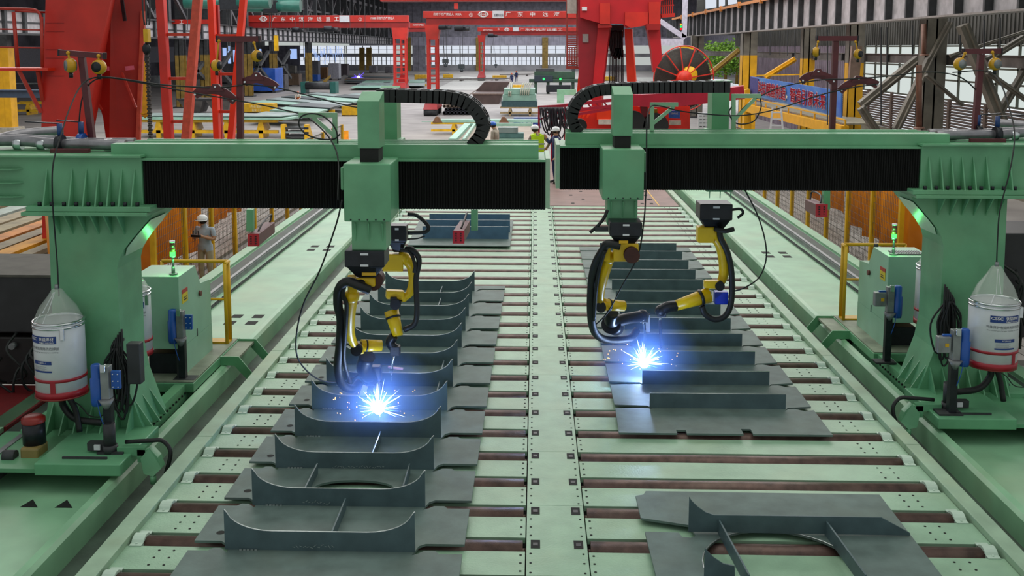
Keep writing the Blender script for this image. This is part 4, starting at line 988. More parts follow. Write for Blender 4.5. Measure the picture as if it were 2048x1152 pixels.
cable('black cable from the rightmost balancers curving to the inner right saddle', [(1960, 188, 12.3), (1930, 160, 12.3), (1900, 148, 12.3), (1850, 144, 12.35), (1780, 152, 12.4), (1700, 158, 12.4), (1640, 160, 12.4), (1560, 175, 12.4), (1500, 205, 12.4), (1470, 235, 12.4)])
cable('black cable from the rightmost balancer running down into the right drum hood', [(1905, 145, 12.25), (1970, 142, 12.2), (2000, 165, 11.9), (2018, 215, 11.6), (2029, 270, 11.3), (2020, 340, 11.1), (2000, 420, 11.05), (1995, 480, 11.04), (1993, 534, 11.04)])
cable('black cable loop by the green arm of the right gantry', [(1520, 194, 12.4), (1522, 215, 12.4), (1510, 240, 12.4), (1490, 248, 12.4), (1470, 245, 12.4), (1458, 225, 12.4), (1470, 205, 12.4)])
for (x0, y0, x1, y1, Y, label, s) in ((598, 228, 674, 287, 10.45, 'pale green bracket arm for cables on the left gantry tray', 1), (1300, 207, 1356, 262, 11.95, 'pale green bracket arm beside the right front carriage', -1), (1463, 190, 1522, 258, 12.4, 'pale green bracket arm by the rear post of the right gantry', -1)):
    a = thing('cable_support', label, 'bracket', V((x0+x1)/2, y1, Y)); px_ = x1-4 if s > 0 else x0+4
    MB().bar(V(px_, y1, Y), V(px_, y0, Y), .045, up=(0, 1, 0)).build('post', GRN_D, a)
    MB().bar(V(x0, y0+2, Y), V(x1, y0+2, Y), .04, .05).build('arm', GRN_D, a)
    MB().bar(V(px_, y0+(y1-y0)*.75, Y), V(px_-s*44, y0+6, Y), .03, .04).build('brace', GRN_D, a)
# sensor boxes on green drop arms behind the beams
def sensor(px_, ytop, ybot, Y, l0, l1, label):
    o = thing('scanner_box', label, 'scanner', l0, 'maroon scanner boxes on green drop arms')
    MB().bar(V(px_, ytop, Y), V(px_, ybot, Y), .10, up=(0, 1, 0)).build('drop_arm', GRN, o)
    a, b = l0, l1
    m = MB(); m.bar(a, b, .16, .18); m.build('housing', MAROON, o, bevel=.01)
    e = a+(a-b).normalized()*.01; m = MB(); m.bar(e, a, .17, .19); m.build('red_end', mat('bright_red_cap', '#c01830', .4), o)
    m = MB()
    for i in (-1, 1):
        for j in range(4): m.bar(e+Vector((i*.035, -.004, -.06+.035*j)), e+Vector((i*.035, .0, -.045+.035*j)), .02, .02)
    m.each('cap_hole', BLKM, o)
    MB().tube(smooth_path([b+Vector((0, 0, .09)), b+Vector((.03, 0, .22)), a.lerp(b, .4)+Vector((.05, 0, .2)), a.lerp(b, .2)+Vector((.02, 0, .09))]), .014, 8).build('cable', BLACK, o)
def lv(x, y, Y): return V(x, y, Y)
sensor(501, 418, 462, 15.2, lv(507, 480, 14.9), lv(540, 455, 16.6), 'maroon scanner box left of the left gantry robots')
sensor(949, 418, 460, 15.2, lv(917, 474, 14.6), lv(930, 452, 16.2), 'scanner box with bright red perforated end in front of the small bluish panel')
sensor(1652, 376, 418, 15.5, lv(1643, 421, 14.9), lv(1620, 410, 16.6), 'maroon scanner box in front of the right orange curtain')
# ================================================================ people
SKIN = mat('skin', '#b98a6c', .5, 0, .06, 20)
def figure(name_label, loc, h, face, top, bottom, pose, helmet=None, extra=None, hair=True):
    """one continuous skinned body; clothing/helmet as children. pose: dict of joint offsets (x right, y forward, z up) in units of height"""
    p = thing('person', name_label, 'person', loc)
    J = dict(pelvis=(0, 0, .53), chest=(0, 0, .70), neck=(0, .0, .825), head=(0, .01, .90),
             ls=(-.115, 0, .79), rs=(.115, 0, .79), le=(-.15, .0, .62), re=(.15, 0, .62), lw=(-.16, .03, .47), rw=(.16, .03, .47),
             lh=(-.06, 0, .52), rh=(.06, 0, .52), lk=(-.065, .01, .28), rk=(.065, .01, .28), la=(-.07, -.01, .045), ra=(.07, -.01, .045), lt=(-.075, .09, .02), rt=(.075, .09, .02))
    J.update(pose)
    R = Matrix.Rotation(face, 3, 'Z')
    W = {k: R @ Vector(v)*h for k, v in J.items()}
    verts = []; edges = []; rad = []; idx = {}
    def vtx(k, r): idx[k] = len(verts); verts.append(W[k]); rad.append(r*h)
    for k, r in (('pelvis', .082), ('chest', .088), ('neck', .036), ('head', .058), ('ls', .042), ('rs', .042), ('le', .029), ('re', .029), ('lw', .020), ('rw', .020), ('lh', .062), ('rh', .062), ('lk', .042), ('rk', .042), ('la', .027), ('ra', .027), ('lt', .022), ('rt', .022)): vtx(k, r)
    for a, b in (('pelvis', 'chest'), ('chest', 'neck'), ('neck', 'head'), ('chest', 'ls'), ('chest', 'rs'), ('ls', 'le'), ('rs', 're'), ('le', 'lw'), ('re', 'rw'), ('pelvis', 'lh'), ('pelvis', 'rh'), ('lh', 'lk'), ('rh', 'rk'), ('lk', 'la'), ('rk', 'ra'), ('la', 'lt'), ('ra', 'rt')): edges.append((idx[a], idx[b]))
    # hands: palm plus five fingers
    for s, wk, ek in (('l', 'lw', 'le'), ('r', 'rw', 're')):
        d = (W[wk]-W[ek]).normalized(); sd = d.cross(R @ Vector((0, 1, 0))).normalized(); pi_ = len(verts); verts.append(W[wk]+d*.035*h); rad.append(.019*h); edges.append((idx[wk], pi_))
        for k in range(4):
            b = W[wk]+d*.052*h+sd*(k-1.5)*.0115*h; t = b+d*(.030+.006*(1-abs(k-1.2)))*h+(R @ Vector((0, .012, -.008)))*h
            i = len(verts); verts.extend([b, t]); rad.extend([.0068*h, .0052*h]); edges.extend([(pi_, i), (i, i+1)])
        t = W[wk]+d*.04*h+sd*(-.03 if s == 'l' else .03)*h; i = len(verts); verts.append(t); rad.append(.0065*h); edges.append((pi_, i))
    me = bpy.data.meshes.new('body'); me.from_pydata(verts, edges, []); o = bpy.data.objects.new('body', me); sc.collection.objects.link(o); o.parent = p
    sk = o.modifiers.new('skin', 'SKIN'); sk.use_smooth_shade = True
    for i, v in enumerate(me.skin_vertices[0].data): v.radius = (rad[i], rad[i]); v.use_root = (i == 0)
    sb = o.modifiers.new('sub', 'SUBSURF'); sb.levels = sb.render_levels = 1
    dg = bpy.context.evaluated_depsgraph_get(); nm = bpy.data.meshes.new_from_object(o.evaluated_get(dg)); o.modifiers.clear(); o.data = nm
    nm.materials.clear(); nm.materials.append(SKIN); nm.materials.append(bottom); nm.materials.append(top)
    inv = R.inverted(); shoe = mat('dark_shoe', '#2a2626', .5); nm.materials.append(shoe)
    short = pose.get('_short', False) if False else None
    for f in nm.polygons:
        c = (inv @ f.center)/h
        if c.z < .05: f.material_index = 3
        elif c.z < .50 and abs(c.x) < .15: f.material_index = 1
        elif c.z < .83 or (abs(c.x) > .03 and c.z < .84): f.material_index = 2
        f.use_smooth = True
    # skin areas: forearms/hands, neck, head
    cuts = p.get('sleeve', 0)
    for f in nm.polygons:
        c = f.center
        for wk, ek, sk_ in (('lw', 'le', 'ls'), ('rw', 're', 'rs')):
            a, b = W[ek], W[wk]; d = b-a; t = (c-a).dot(d)/d.length_squared; near = (c-(a+d*max(0, min(1.6, t)))).length
            lim = -.15 if extra and 'short' in extra else .85
            if t > lim and near < .05*h and f.material_index != 1: f.material_index = 0
            if t > .2 and near < .03*h: f.material_index = 0 if (extra and 'short' in extra) or t > .85 else 2
    hd = W['head']
    def lp(v): return hd + R @ Vector(v)*h
    lp0 = lp
    m = MB()
    for s in (-1, 1): m.ball(lp((.018*s, .054, .008)), .0055*h, 8)
    e = m.build('eyes', BLKM, None); e.parent = p
    for nm_, q in (('nose', MB().ball(lp0((0, .061, -.006)), .008*h, 8, .7, 1, 1.4)), ('ear', MB().ball(lp0((.056, .0, -.004)), .012*h, 8, .4, .8, 1.3)), ('ear', MB().ball(lp0((-.056, .0, -.004)), .012*h, 8, .4, .8, 1.3)), ('mouth', MB().bar(lp0((-.012, .055, -.028)), lp0((.012, .055, -.028)), .004*h))):
        q = q.build(nm_, SKIN, None); q.parent = p
    HM = Matrix.Rotation(face, 3, 'Z')
    m = MB(); n = 20; pr = []
    if helmet:
        m.lathe(lp((0, .0, .012)), [(.068*h, 0), (.073*h, .012*h), (.070*h, .030*h), (.058*h, .052*h), (.035*h, .068*h), (0, .074*h)], 24)
        m.lathe(lp((0, .022, .010)), [(0, .003*h), (.078*h, .0), (.080*h, .004*h), (.07*h, .010*h)], 24)
        m.bar(lp((0, -.05, .055)), lp((0, .05, .060)), .012*h, .03*h)
        q = m.build('safety_helmet', helmet, None); q.parent = p
    m = MB().ball(lp((0, -.012, .002)), .059*h, 14, 1.0, .95, .85); q = m.build('hair', mat('black_hair', '#17130f', .6), None); q.parent = p
    return p, W, R, lp
HW = mat('helmet_white', '#e6e8ea', .25, 0, .02, 9)
gm = V(422, 570, 22.6); gx = gm.x
P1, W1, R1, lp1 = figure('person in white helmet and grey T-shirt looking down at a black remote control', (gx, 22.3, FZ), 1.70, math.pi-.25, mat('tshirt_grey', '#a3adb8', .8, 0, .08, 9), mat('khaki_trousers', '#a89c80', .8, 0, .1, 9),
    dict(head=(0, .05, .885), neck=(0, .02, .825), le=(-.15, .02, .64), re=(.15, .02, .64), lw=(-.05, .15, .70), rw=(.05, .15, .70)), HW, {'short'})
r = thing('remote_control', 'black drone remote control with two aerials held by the person in grey', 'remote control', Vector((gx, 22.3, FZ))+(R1 @ Vector((0, .21, .715)))*1.70)
b = r.location; m = MB(); ax = R1 @ Vector((1, 0, 0)); m.bar(b-ax*.11, b+ax*.11, .07, .06); m.build('housing', BLKM, r, bevel=.01)
m = MB()
for s in (-1, 1): m.bar(b+ax*.07*s, b+ax*.06*s+Vector((0, 0, .12)), .014)
m.each('aerial', BLKM, r)
p2 = V(1113, 300, 30.4)
figure('person in white helmet, mask and navy coverall standing on the brown deck', (V(1112, 360, 30.4).x, 30.4, 0), 1.73, math.pi*.62, mat('navy_coverall', '#24305c', .8, 0, .1, 9), mat('navy_coverall', '#24305c'),
    dict(re=(.19, .05, .68), rw=(.24, .08, .77), le=(-.14, -.02, .62), lw=(-.14, .06, .50)), HW)
VEST = mat('hi_vis_yellow', '#c8ee10', .6, 0, .04, 9)
P3, W3, R3, lp3 = figure('person in white helmet and bright yellow vest bending forward on the deck', (V(1074, 300, 30.9).x, 30.9, 0), 1.74, .25, mat('pale_grey_shirt', '#8a8078', .8, 0, .1, 9), mat('beige_trousers', '#8d8672', .8, 0, .1, 9),
    dict(head=(-.03, .04, .90), neck=(0, .02, .83), rw=(.19, .05, .58), re=(.22, -.03, .66), lw=(-.12, .2, .62)), HW)
c = Vector((V(1074, 300, 30.9).x, 30.9, 0)); m = MB(); h = 1.74
for s in (-1, 1):
    m.hexa(*[c+(R3 @ Vector(v))*h for v in ((s*.02, -.098, .52), (s*.115, -.06, .52), (s*.115, .075, .52), (s*.02, .100, .52), (s*.035, -.075, .84), (s*.115, -.05, .81), (s*.115, .06, .81), (s*.045, .07, .84))])
m.hexa(*[c+(R3 @ Vector(v))*h for v in ((-.1, -.100, .52), (.1, -.100, .52), (.1, -.085, .52), (-.1, -.085, .52), (-.07, -.085, .80), (.07, -.085, .80), (.07, -.07, .80), (-.07, -.07, .80))])
o = m.build('safety_vest', VEST, P3, bevel=.02)
m = MB()
for z in (.58, .66): m.bar(c+(R3 @ Vector((-.118, -.104, z)))*h, c+(R3 @ Vector((.118, -.104, z)))*h, .006, .045)
m.build('reflective_band', mat('reflective_silver', '#c5c9c0', .3, .5), P3)
figure('person in blue helmet and pale jacket beyond the left cable chain', (V(990, 300, 33.5).x, 33.5, 0), 1.68, 1.2, mat('pale_jacket', '#a39a8c', .8, 0, .1, 9), mat('beige_trousers', '#8d8672'), dict(head=(0, .05, .885)), mat('helmet_blue', '#1d62c8', .3))
NV = mat('navy_coverall', '#24305c')
for (x, yt, yb, Y, l) in ((1023.5, 144, 168, 150, 'distant person in dark blue coverall walking by the yellow trestle'), (1032.7, 136, 158, 165, 'distant person in dark blue coverall with orange cap near the back wall')):
    figure(l, (V(x, yb, Y).x, Y, FZ), 1.78, 2.6, NV, NV, dict(), mat('helmet_orange', '#e2622a', .4))
figure('distant welder crouching in white and orange work clothes by the plate stacks', (V(597, 195, 95).x, 95, FZ), 1.7, math.pi, mat('welder_white', '#c8bfb2', .8), mat('welder_orange', '#c66a34', .8), dict(pelvis=(0, 0, .36), chest=(0, .06, .52), neck=(0, .10, .63), head=(0, .13, .70), ls=(-.115, .08, .6), rs=(.115, .08, .6), le=(-.15, .15, .45), re=(.15, .15, .45), lw=(-.08, .25, .38), rw=(.08, .25, .38), lh=(-.06, 0, .35), rh=(.06, 0, .35), lk=(-.09, .2, .3), rk=(.09, .2, .3)), mat('helmet_orange', '#e2622a'))
# ================================================================ hall shell
GLOWW = emis('daylit_panel', '#d3dcd8', 1.0); GLOWB = emis('daylit_glass', '#dfe6f2', .95)
CLAD2 = mat('light_cladding', '#a5a2b2', .6, 0, .12, .8); CLADR = mat('dark_cladding', '#4a4a46', .6, .1, .25, 1)
WOOD = mat('dark_louvre', '#5a4a42', .6, 0, .2, 3); CONW = mat('wall_concrete', '#8f8f94', .7, 0, .2, .4)
YB = 250.0
def ribbed(x0, x1, z0, z1, Y, m, name, label, step=1.0, d=.12):
    mb = MB().box(x0, x1, Y, Y+.3, z0, z1); n = int((x1-x0)/step)
    for k in range(n): mb.box(x0+k*step, x0+k*step+step*.35, Y-d, Y, z0, z1)
    return struct(name, mb, m, label)
zb = lambda y: V(1000, y, YB).z
xb = lambda x: V(x, 120, YB).x
XL, XR = xb(560), xb(1135)
ribbed(-122, 60, zb(74), 26, YB, CLAD, 'wall_back', 'dark ribbed cladding of the far end wall', 2.2)
ribbed(xb(700), 60, zb(91), zb(74), YB-.2, CLAD2, 'wall_back_band', 'light cladding band above the far windows', 1.4)
struct('wall_back_lower', MB().box(-122, 60, YB-.3, YB+.2, FZ, zb(130)).box(-122, 60, YB-.3, YB+.2, zb(114), zb(107)), CONW, 'stained concrete base and lintel of the far end wall')
ribbed(-122, xb(600), zb(130), zb(91), YB-.4, CLAD, 'wall_back_infill', 'dark infill at the left of the far wall', 2.2)
ribbed(xb(826), xb(852), FZ, zb(91), YB-.6, CLAD, 'wall_back_infill_2', 'dark cladding between the far windows', 1.5)
n = 0
def window(x0, x1, y0, y1, k, n):
    w = thing('window_%d' % n, 'bright daylit window strip in the far end wall', 'window', (xb((x0+x1)/2), YB, zb(y1)), kind='structure')
    MB().box(xb(x0), xb(x1), YB-.05, YB, zb(y1), zb(y0)).build('glazing', GLOWB, w)
    m = MB()
    for i in range(k+1):
        x = xb(x0)+(xb(x1)-xb(x0))*i/k; m.box(x-.09, x+.09, YB-.15, YB-.06, zb(y1), zb(y0))
    m.box(xb(x0), xb(x1), YB-.14, YB-.06, zb((y0+y1)/2)-.03, zb((y0+y1)/2)+.03); m.build('mullions', DGREY, w)
for i, (a, b, c1, c2) in enumerate(((694, 790, 6, 11), (854, 953, 6, 12), (965, 1088, 7, 14), (1092, 1150, 3, 8), (600, 690, 5, 9))):
    window(a, b, 91.5, 106.5, c1, 2*i+1); window(a, b, 114, 129.5, c2, 2*i+2)
for x in (958, 1090, 817): tag(MB().box(xb(x)-.7, xb(x)+.7, YB-1.2, YB-.2, FZ, zb(75)).build('wall_column', OCHRE), kind='structure')
# ---- right side: runway girder, columns, bracing, wall
XG = 12.5
g = thing('runway_girder', 'long light grey stiffened crane runway girder along the right side', 'girder', (XG, 60, 5))
m = MB().box(XG, XG+.05, 12, 92, 5.0, 6.55); m.build('web', GALV, g)
m = MB().box(XG-.28, XG+.3, 12, 92, 4.94, 5.0).box(XG-.28, XG+.3, 12, 92, 6.55, 6.62); m.build('flange', mat('girder_edge', '#8f8a86', .5, .2), g)
m = MB()
for k in range(42): m.box(XG-.24, XG, 14.7+k*2.0, 14.82+k*2.0, 5.0, 6.55)
m.each('stiffener', DGREY, g)
o = MB().box(XG-.42, XG-.34, 12, 92, 6.5, 6.66); 
for k in range(12): o.box(XG-.46, XG-.30, 20+k*6, 20.2+k*6, 6.40, 6.75)
tag(o.build('conductor_bar', mat('orange_bar', '#c77a2c', .5)), 'orange conductor bar running along the top of the right runway girder', 'conductor bar')
g = thing('longitudinal_beam', 'grey steel beam running between the right hand columns', 'beam', (14, 60, 3.5))
MB().box(13.95, 14.0, 20, 95, 3.46, 3.79).box(13.85, 14.1, 20, 95, 3.77, 3.80).box(13.85, 14.1, 20, 95, 3.44, 3.47).build('web', mat('beam_grey', '#75706c', .6, .1, .2, 2), g)
m = MB()
for y in (29, 31.5, 34, 37, 41, 47, 56, 66): m.box(13.84, 13.96, y, y+.1, 3.47, 3.77)
m.each('stiffener', DGREY, g)
def hcol(name, label, x, y, w, z1, m_low, m_high, zc, kind='structure'):
    c = thing(name, label, 'column', (x, y, FZ), kind=kind)
    def H(z0, z1_): return MB().box(x-w/2, x+w/2, y-w/2, y-w/2+.05, z0, z1_).box(x-w/2, x+w/2, y+w/2-.05, y+w/2, z0, z1_).box(x-.03, x+.03, y-w/2, y+w/2, z0, z1_).box(x-w/2, x-w/2+.03, y-w/2, y+w/2, z0, z1_)
    H(FZ, zc).build('lower_shaft', m_low, c); H(zc, z1).build('upper_shaft', m_high, c)
    MB().box(x-w*.8, x+w*.8, y-w*.8, y+w*.8, FZ, FZ+.1).build('base_plate', DGREY, c)
YC = mat('column_yellow', '#d8a010', .45, 0, .10, 2); GB = mat('column_grey_brown', '#6f6a60', .6, 0, .2, 2)
cx = 13.6
hcol('building_column', 'yellow steel building column right of the banner', V(1706, 180, 44).x, 44, .62, 5, YC, GB, 3.4)
hcol('building_column', 'yellow steel building column behind the banner', V(1614, 140, 52.5).x, 52.5, .60, 5, YC, GB, 3.5)
hcol('building_column', 'yellow steel building column left of the banner', V(1496, 140, 62).x, 62, .85, 5, YC, GB, 3.6)
hcol('building_column', 'broad grey building column in front of the louvred wall', V(1862, 150, 35.5).x, 35.5, .70, 5, GB, GB, 2)
hcol('building_column', 'grey building column beyond the yellow frame', V(1395, 60, 80).x, 80, .9, 5, GB, GB, 3)
bb = 0
for (x0, y0, x1, y1, Y, w, m_, lab) in ((1590, 118, 1530, 155, 55, .32, YC, 'yellow diagonal brace above the banner'), (1836, 118, 1722, 210, 37, .34, GB, 'grey diagonal brace right of the yellow column'),
        (1900, 45, 1860, 120, 35, .22, GB, 'grey diagonal brace rising to the girder'), (1860, 118, 1792, 258, 35, .28, GB, 'grey diagonal brace down to the right gantry'),
        (1852, 150, 1925, 210, 34, .14, GB, 'thin grey diagonal brace beside the broad column'), (1925, 50, 2010, 262, 30, .34, GB, 'heavy grey diagonal brace behind the rightmost stand'),
        (2048, 75, 1975, 120, 30, .2, GB, 'grey upper brace at the right edge'), (2060, 125, 1996, 230, 30, .22, GB, 'grey lower brace at the right edge'), (1975, 145, 2060, 205, 29.5, .16, GB, 'slim falling brace at the right edge'),
        (2060, 60, 1900, 112, 31, .12, GB, 'slim rising brace above the long beam'), (1478, 100, 1405, 160, 66, .4, OCHRE, 'ochre diagonal brace behind the reel'), (1722, 215, 1752, 262, 36, .3, GB, 'short grey brace at the foot of the yellow column'),
        (1712, 92, 1706, 160, 36, .3, mat('pinkish_steel', '#8c7468', .5, .1, .2, 3), 'pinkish raking strut beside the yellow column')):
    a, b = V(x0, y0, Y), V(x1, y1, Y); o = MB().bar(a, b, w, w*.8); o.bar(a+Vector((0, -w*.42, 0)), b+Vector((0, -w*.42, 0)), w*1.15, .03); tag(o.build('diagonal_brace', m_), lab, 'brace', 'diagonal braces of the right wall')
def pole(x, y0, y1, Y, w, m_, lab): tag(MB().cyl(V(x, y0, Y), V(x, y1, Y), w, n=8).lathe(V(x, y1, Y), [(w*1.8, 0), (w*1.8, .06), (0, .06)], 8).build('steel_post', m_), lab, 'post', 'slim posts along the right wall')
pole(1838, 130, 258, 33, .10, mat('brown_pipe', '#7a5648', .5, .1, .15, 4), 'brown pipe post beside the broad grey column')
pole(1848, 48, 112, 33, .08, mat('brown_pipe', '#7a5648'), 'brown rod hanging from the girder above the broad column')
# right wall
XW = 17.0
struct('wall_right_upper', MB().box(XW, XW+.2, 18, 88, 4.15, 9), CLADR, 'dark corrugated upper part of the right wall')
m = MB()
for k in range(220): m.box(XW-.04, XW, 18+k*.32, 18.12+k*.32, 4.15, 9)
struct('trim_3', m, CLADR, 'ribs of the dark corrugated right wall')
w = thing('window_20', 'row of large pale translucent panels in the right wall', 'window', (XW, 40, 1.9), kind='structure')
MB().box(XW+.05, XW+.08, 18, 57, 1.9, 4.15).build('translucent_panel', GLOWW, w)
m = MB()
for k in range(24): m.box(XW-.02, XW+.05, 18+k*1.7, 18.1+k*1.7, 1.9, 4.15)
for z in (1.9, 2.7, 3.25, 4.1): m.box(XW-.02, XW+.05, 18, 57, z-.035, z+.035)
m.build('frame', mat('window_frame_green', '#4f5348', .5), w)
struct('wall_right_infill', MB().box(XW, XW+.1, 57, 86, -1.3, 4.15), mat('mauve_cladding', '#8b7f8c', .6, .1, .15, 1), 'mauve corrugated cladding behind the yellow columns')
m = MB()
for k in range(70): m.box(XW-.05, XW, 57+k*.42, 57.1+k*.42, -1.3, 4.15)
struct('trim_4', m, mat('mauve_cladding', '#8b7f8c'), 'ribs of the mauve cladding')
w = thing('louvred_screen', 'long brown louvred screen with daylight showing between the slats', 'louvre', (XW, 38, .2), kind='structure')
m = MB()
for k in range(14): m.hexa(*[Vector(v) for v in ((XW-.10, 18, .28+k*.115), (XW+.02, 18, .22+k*.115), (XW+.02, 57, .22+k*.115), (XW-.10, 57, .28+k*.115), (XW-.10, 18, .34+k*.115), (XW+.02, 18, .28+k*.115), (XW+.02, 57, .28+k*.115), (XW-.10, 57, .34+k*.115))])
m.each('slat', WOOD, w)
m = MB()
for k in range(12): m.box(XW-.14, XW-.04, 18.5+k*3.4, 18.7+k*3.4, .1, 1.95)
m.each('upright', WOOD, w)
MB().box(XW+.10, XW+.14, 18, 57, .2, 1.92).build('daylight_sheet', emis('daylight_low', '#dfe4ea', 1.5), w)
struct('wall_right_lower', MB().box(XW, XW+.2, 18, 57, FZ, .2), mat('low_wall', '#7e7a6a', .7), 'low wall under the louvred screen')
struct('wall_left', MB().box(-120, -119.6, 10, YB, FZ, 26), CLAD, 'dark left side wall')
struct('wall_right_far', MB().box(40, 40.3, 110, YB, FZ, 26), CLAD, 'far right side wall')
struct('ceiling', MB().box(-125, 60, 30, YB+2, 26, 26.3), CLAD, 'roof deck high above the frame')
# outside beyond the opening at the right: yard with shrubs and a parked car
struct('ground_outside', MB().box(17.2, 60, 40, 190, FZ-.1, FZ+.02), mat('yard', '#a9aaa4', .8), 'bright paved yard beyond the right hand opening')
rnd = random.Random(4)
for (x, y0_, s_, l) in ((1420, 120, 3.6, 'bright green tree seen through the opening behind the reel'), (1452, 118, 3.0, 'bright green shrub seen through the opening right of the reel'), (1475, 112, 3.4, 'green tree crown at the edge of the opening')):
    c = V(x, y0_, 150); m = MB()
    for k in range(900):
        d = Vector((rnd.gauss(0, 1), rnd.gauss(0, 1), rnd.gauss(0, 1))).normalized()*s_*rnd.uniform(.55, 1.0); p = c+Vector((d.x, d.y, d.z*.8)); a = Vector((rnd.gauss(0, 1), rnd.gauss(0, 1), rnd.gauss(0, 1))).normalized()*.22; b = a.orthogonal().normalized()*.16
        m.add([p-a, p+b, p+a, p-b], [(0, 1, 2, 3)])
    t = thing('shade_tree', l, 'tree', (c.x, c.y, FZ)); m.build('foliage', mat('leaf_green', '#7fae3a', .6, 0, .25, 1.5), t); MB().cyl((c.x, c.y, FZ), (c.x, c.y, c.z), .25, .15).build('trunk', OCHRE, t)
c = V(1446, 150, 125); cr = thing('parked_car', 'white parked car seen through the opening behind the reel', 'car', (c.x, c.y, FZ))
x, y = c.x, c.y
MB().prism([(x-2.2, y, FZ+.3), (x+2.2, y, FZ+.3), (x+2.2, y, FZ+.95), (x+1.3, y, FZ+1.05), (x+.8, y, FZ+1.55), (x-1.2, y, FZ+1.6), (x-2.0, y, FZ+1.05), (x-2.2, y, FZ+.9)], (0, 1.7, 0)).build('body', mat('car_white', '#e4e8ee', .3), cr, bevel=.08)
MB().box(x-1.1, x+.8, y-.02, y, FZ+1.05, FZ+1.48).build('side_windows', mat('car_glass', '#5a6a80', .1), cr)
m = MB()
for dx in (-1.4, 1.4): m.cyl((x+dx, y-.05, FZ+.33), (x+dx, y+.2, FZ+.33), .33, n=18)
m.each('wheel', BLACK, cr, per=3)
# left side: runway girder and columns
XL2 = -32.0
g = thing('runway_girder', 'long pale stiffened crane runway girder on the left beyond the red legs', 'girder', (XL2, 100, 4.7))
MB().box(XL2, XL2+.1, 60, 235, 4.95, 6.3).build('web', GALV, g)
MB().box(XL2-.1, XL2+.4, 60, 235, 4.82, 4.95).box(XL2-.1, XL2+.4, 60, 235, 6.3, 6.42).box(XL2+.1, XL2+.16, 60, 235, 5.55, 5.66).build('flange', DGREY, g)
m = MB()
for k in range(70): m.box(XL2+.08, XL2+.3, 61+k*2.45, 61.3+k*2.45, 4.95, 6.3)
m.each('stiffener', DGREY, g)
for i, (x, l) in enumerate(((352, 'first'), (402, 'second'), (490, 'third'), (541, 'fourth'), (613, 'fifth'))):
    Y = XL2*2050/(x-1070); hcol('building_column', '%s ochre column under the left runway girder counted from the big red crane leg' % l, XL2+.3, Y, .80, 4.82, OCHRE, DGREY, 3.4)
    if i < 4:
        a = Vector((XL2+.2, Y, 3.6)); b = Vector((XL2+.2, Y+9, .2)); m = MB().bar(a, b, .35).bar(Vector((XL2+.2, Y+9, 3.6)), Vector((XL2+.2, Y, .2)), .35); tag(m.build('cross_brace', DGREY), 'grey cross brace after the %s left ochre column' % l, 'brace', 'cross braces under the left runway')
# dark equipment wall behind the left columns with bright slots
struct('wall_left_inner', MB().box(-66, -65.8, 70, 250, FZ, 14), mat('dark_backdrop_wall', '#55525a', .7, .1, .4, .35), 'dark cluttered inner wall left of the hall')
m = MB()
for k in range(26): m.box(XL2-1, XL2+.6, 70+k*6, 70.6+k*6, 6.4, 14)
struct('trim_5', m, DGREY, 'roof truss posts along the left side')
m = MB()
for k in range(20):
    y = 70+k*8; m.bar((XL2, y, 6.6), (XL2, y+8, 12), .28); m.bar((XL2, y+8, 6.6), (XL2, y, 12), .28)
m.box(XL2-.2, XL2+.2, 70, 240, 12, 12.5); m.box(XL2-.2, XL2+.2, 70, 240, 9.2, 9.5)
struct('trim_6', m, mat('truss_grey', '#5d5a5e', .6, .2), 'crossed roof truss along the left side')
rnd = random.Random(11)
w = thing('window_21', 'patchy bluish daylight openings behind the left columns', 'window', (-29.5, 150, 1), kind='structure')
m = MB()
for k in range(34):
    a = V(608+k*2.3, 92, 248); z0 = V(0, rnd.uniform(104, 128), 248).z; m.box(a.x, a.x+rnd.uniform(.06, .20), 248, 248.1, z0, min(a.z, z0+rnd.uniform(.8, 2.4)))
for x, w_, y0, y1 in ((445, 8, 96, 112), (455, 7, 92, 128), (466, 5, 100, 124), (366, 3, 98, 130), (412, 4, 96, 134), (518, 5, 98, 118), (300, 6, 128, 140), (330, 10, 130, 141), (580, 14, 98, 118)):
    a, b = V(x, y0, 200), V(x+w_, y1, 200); m.box(a.x, b.x, 200, 200.1, b.z, a.z)
m.build('glazing', emis('blue_daylight', '#9db8ec', 1.1), w)
struct('trim_7', MB().box(-65.7, -65.5, 100, 240, 1.6, 4.3), mat('grey_sheeting', '#77767c', .6), 'grey sheeting behind the left columns')

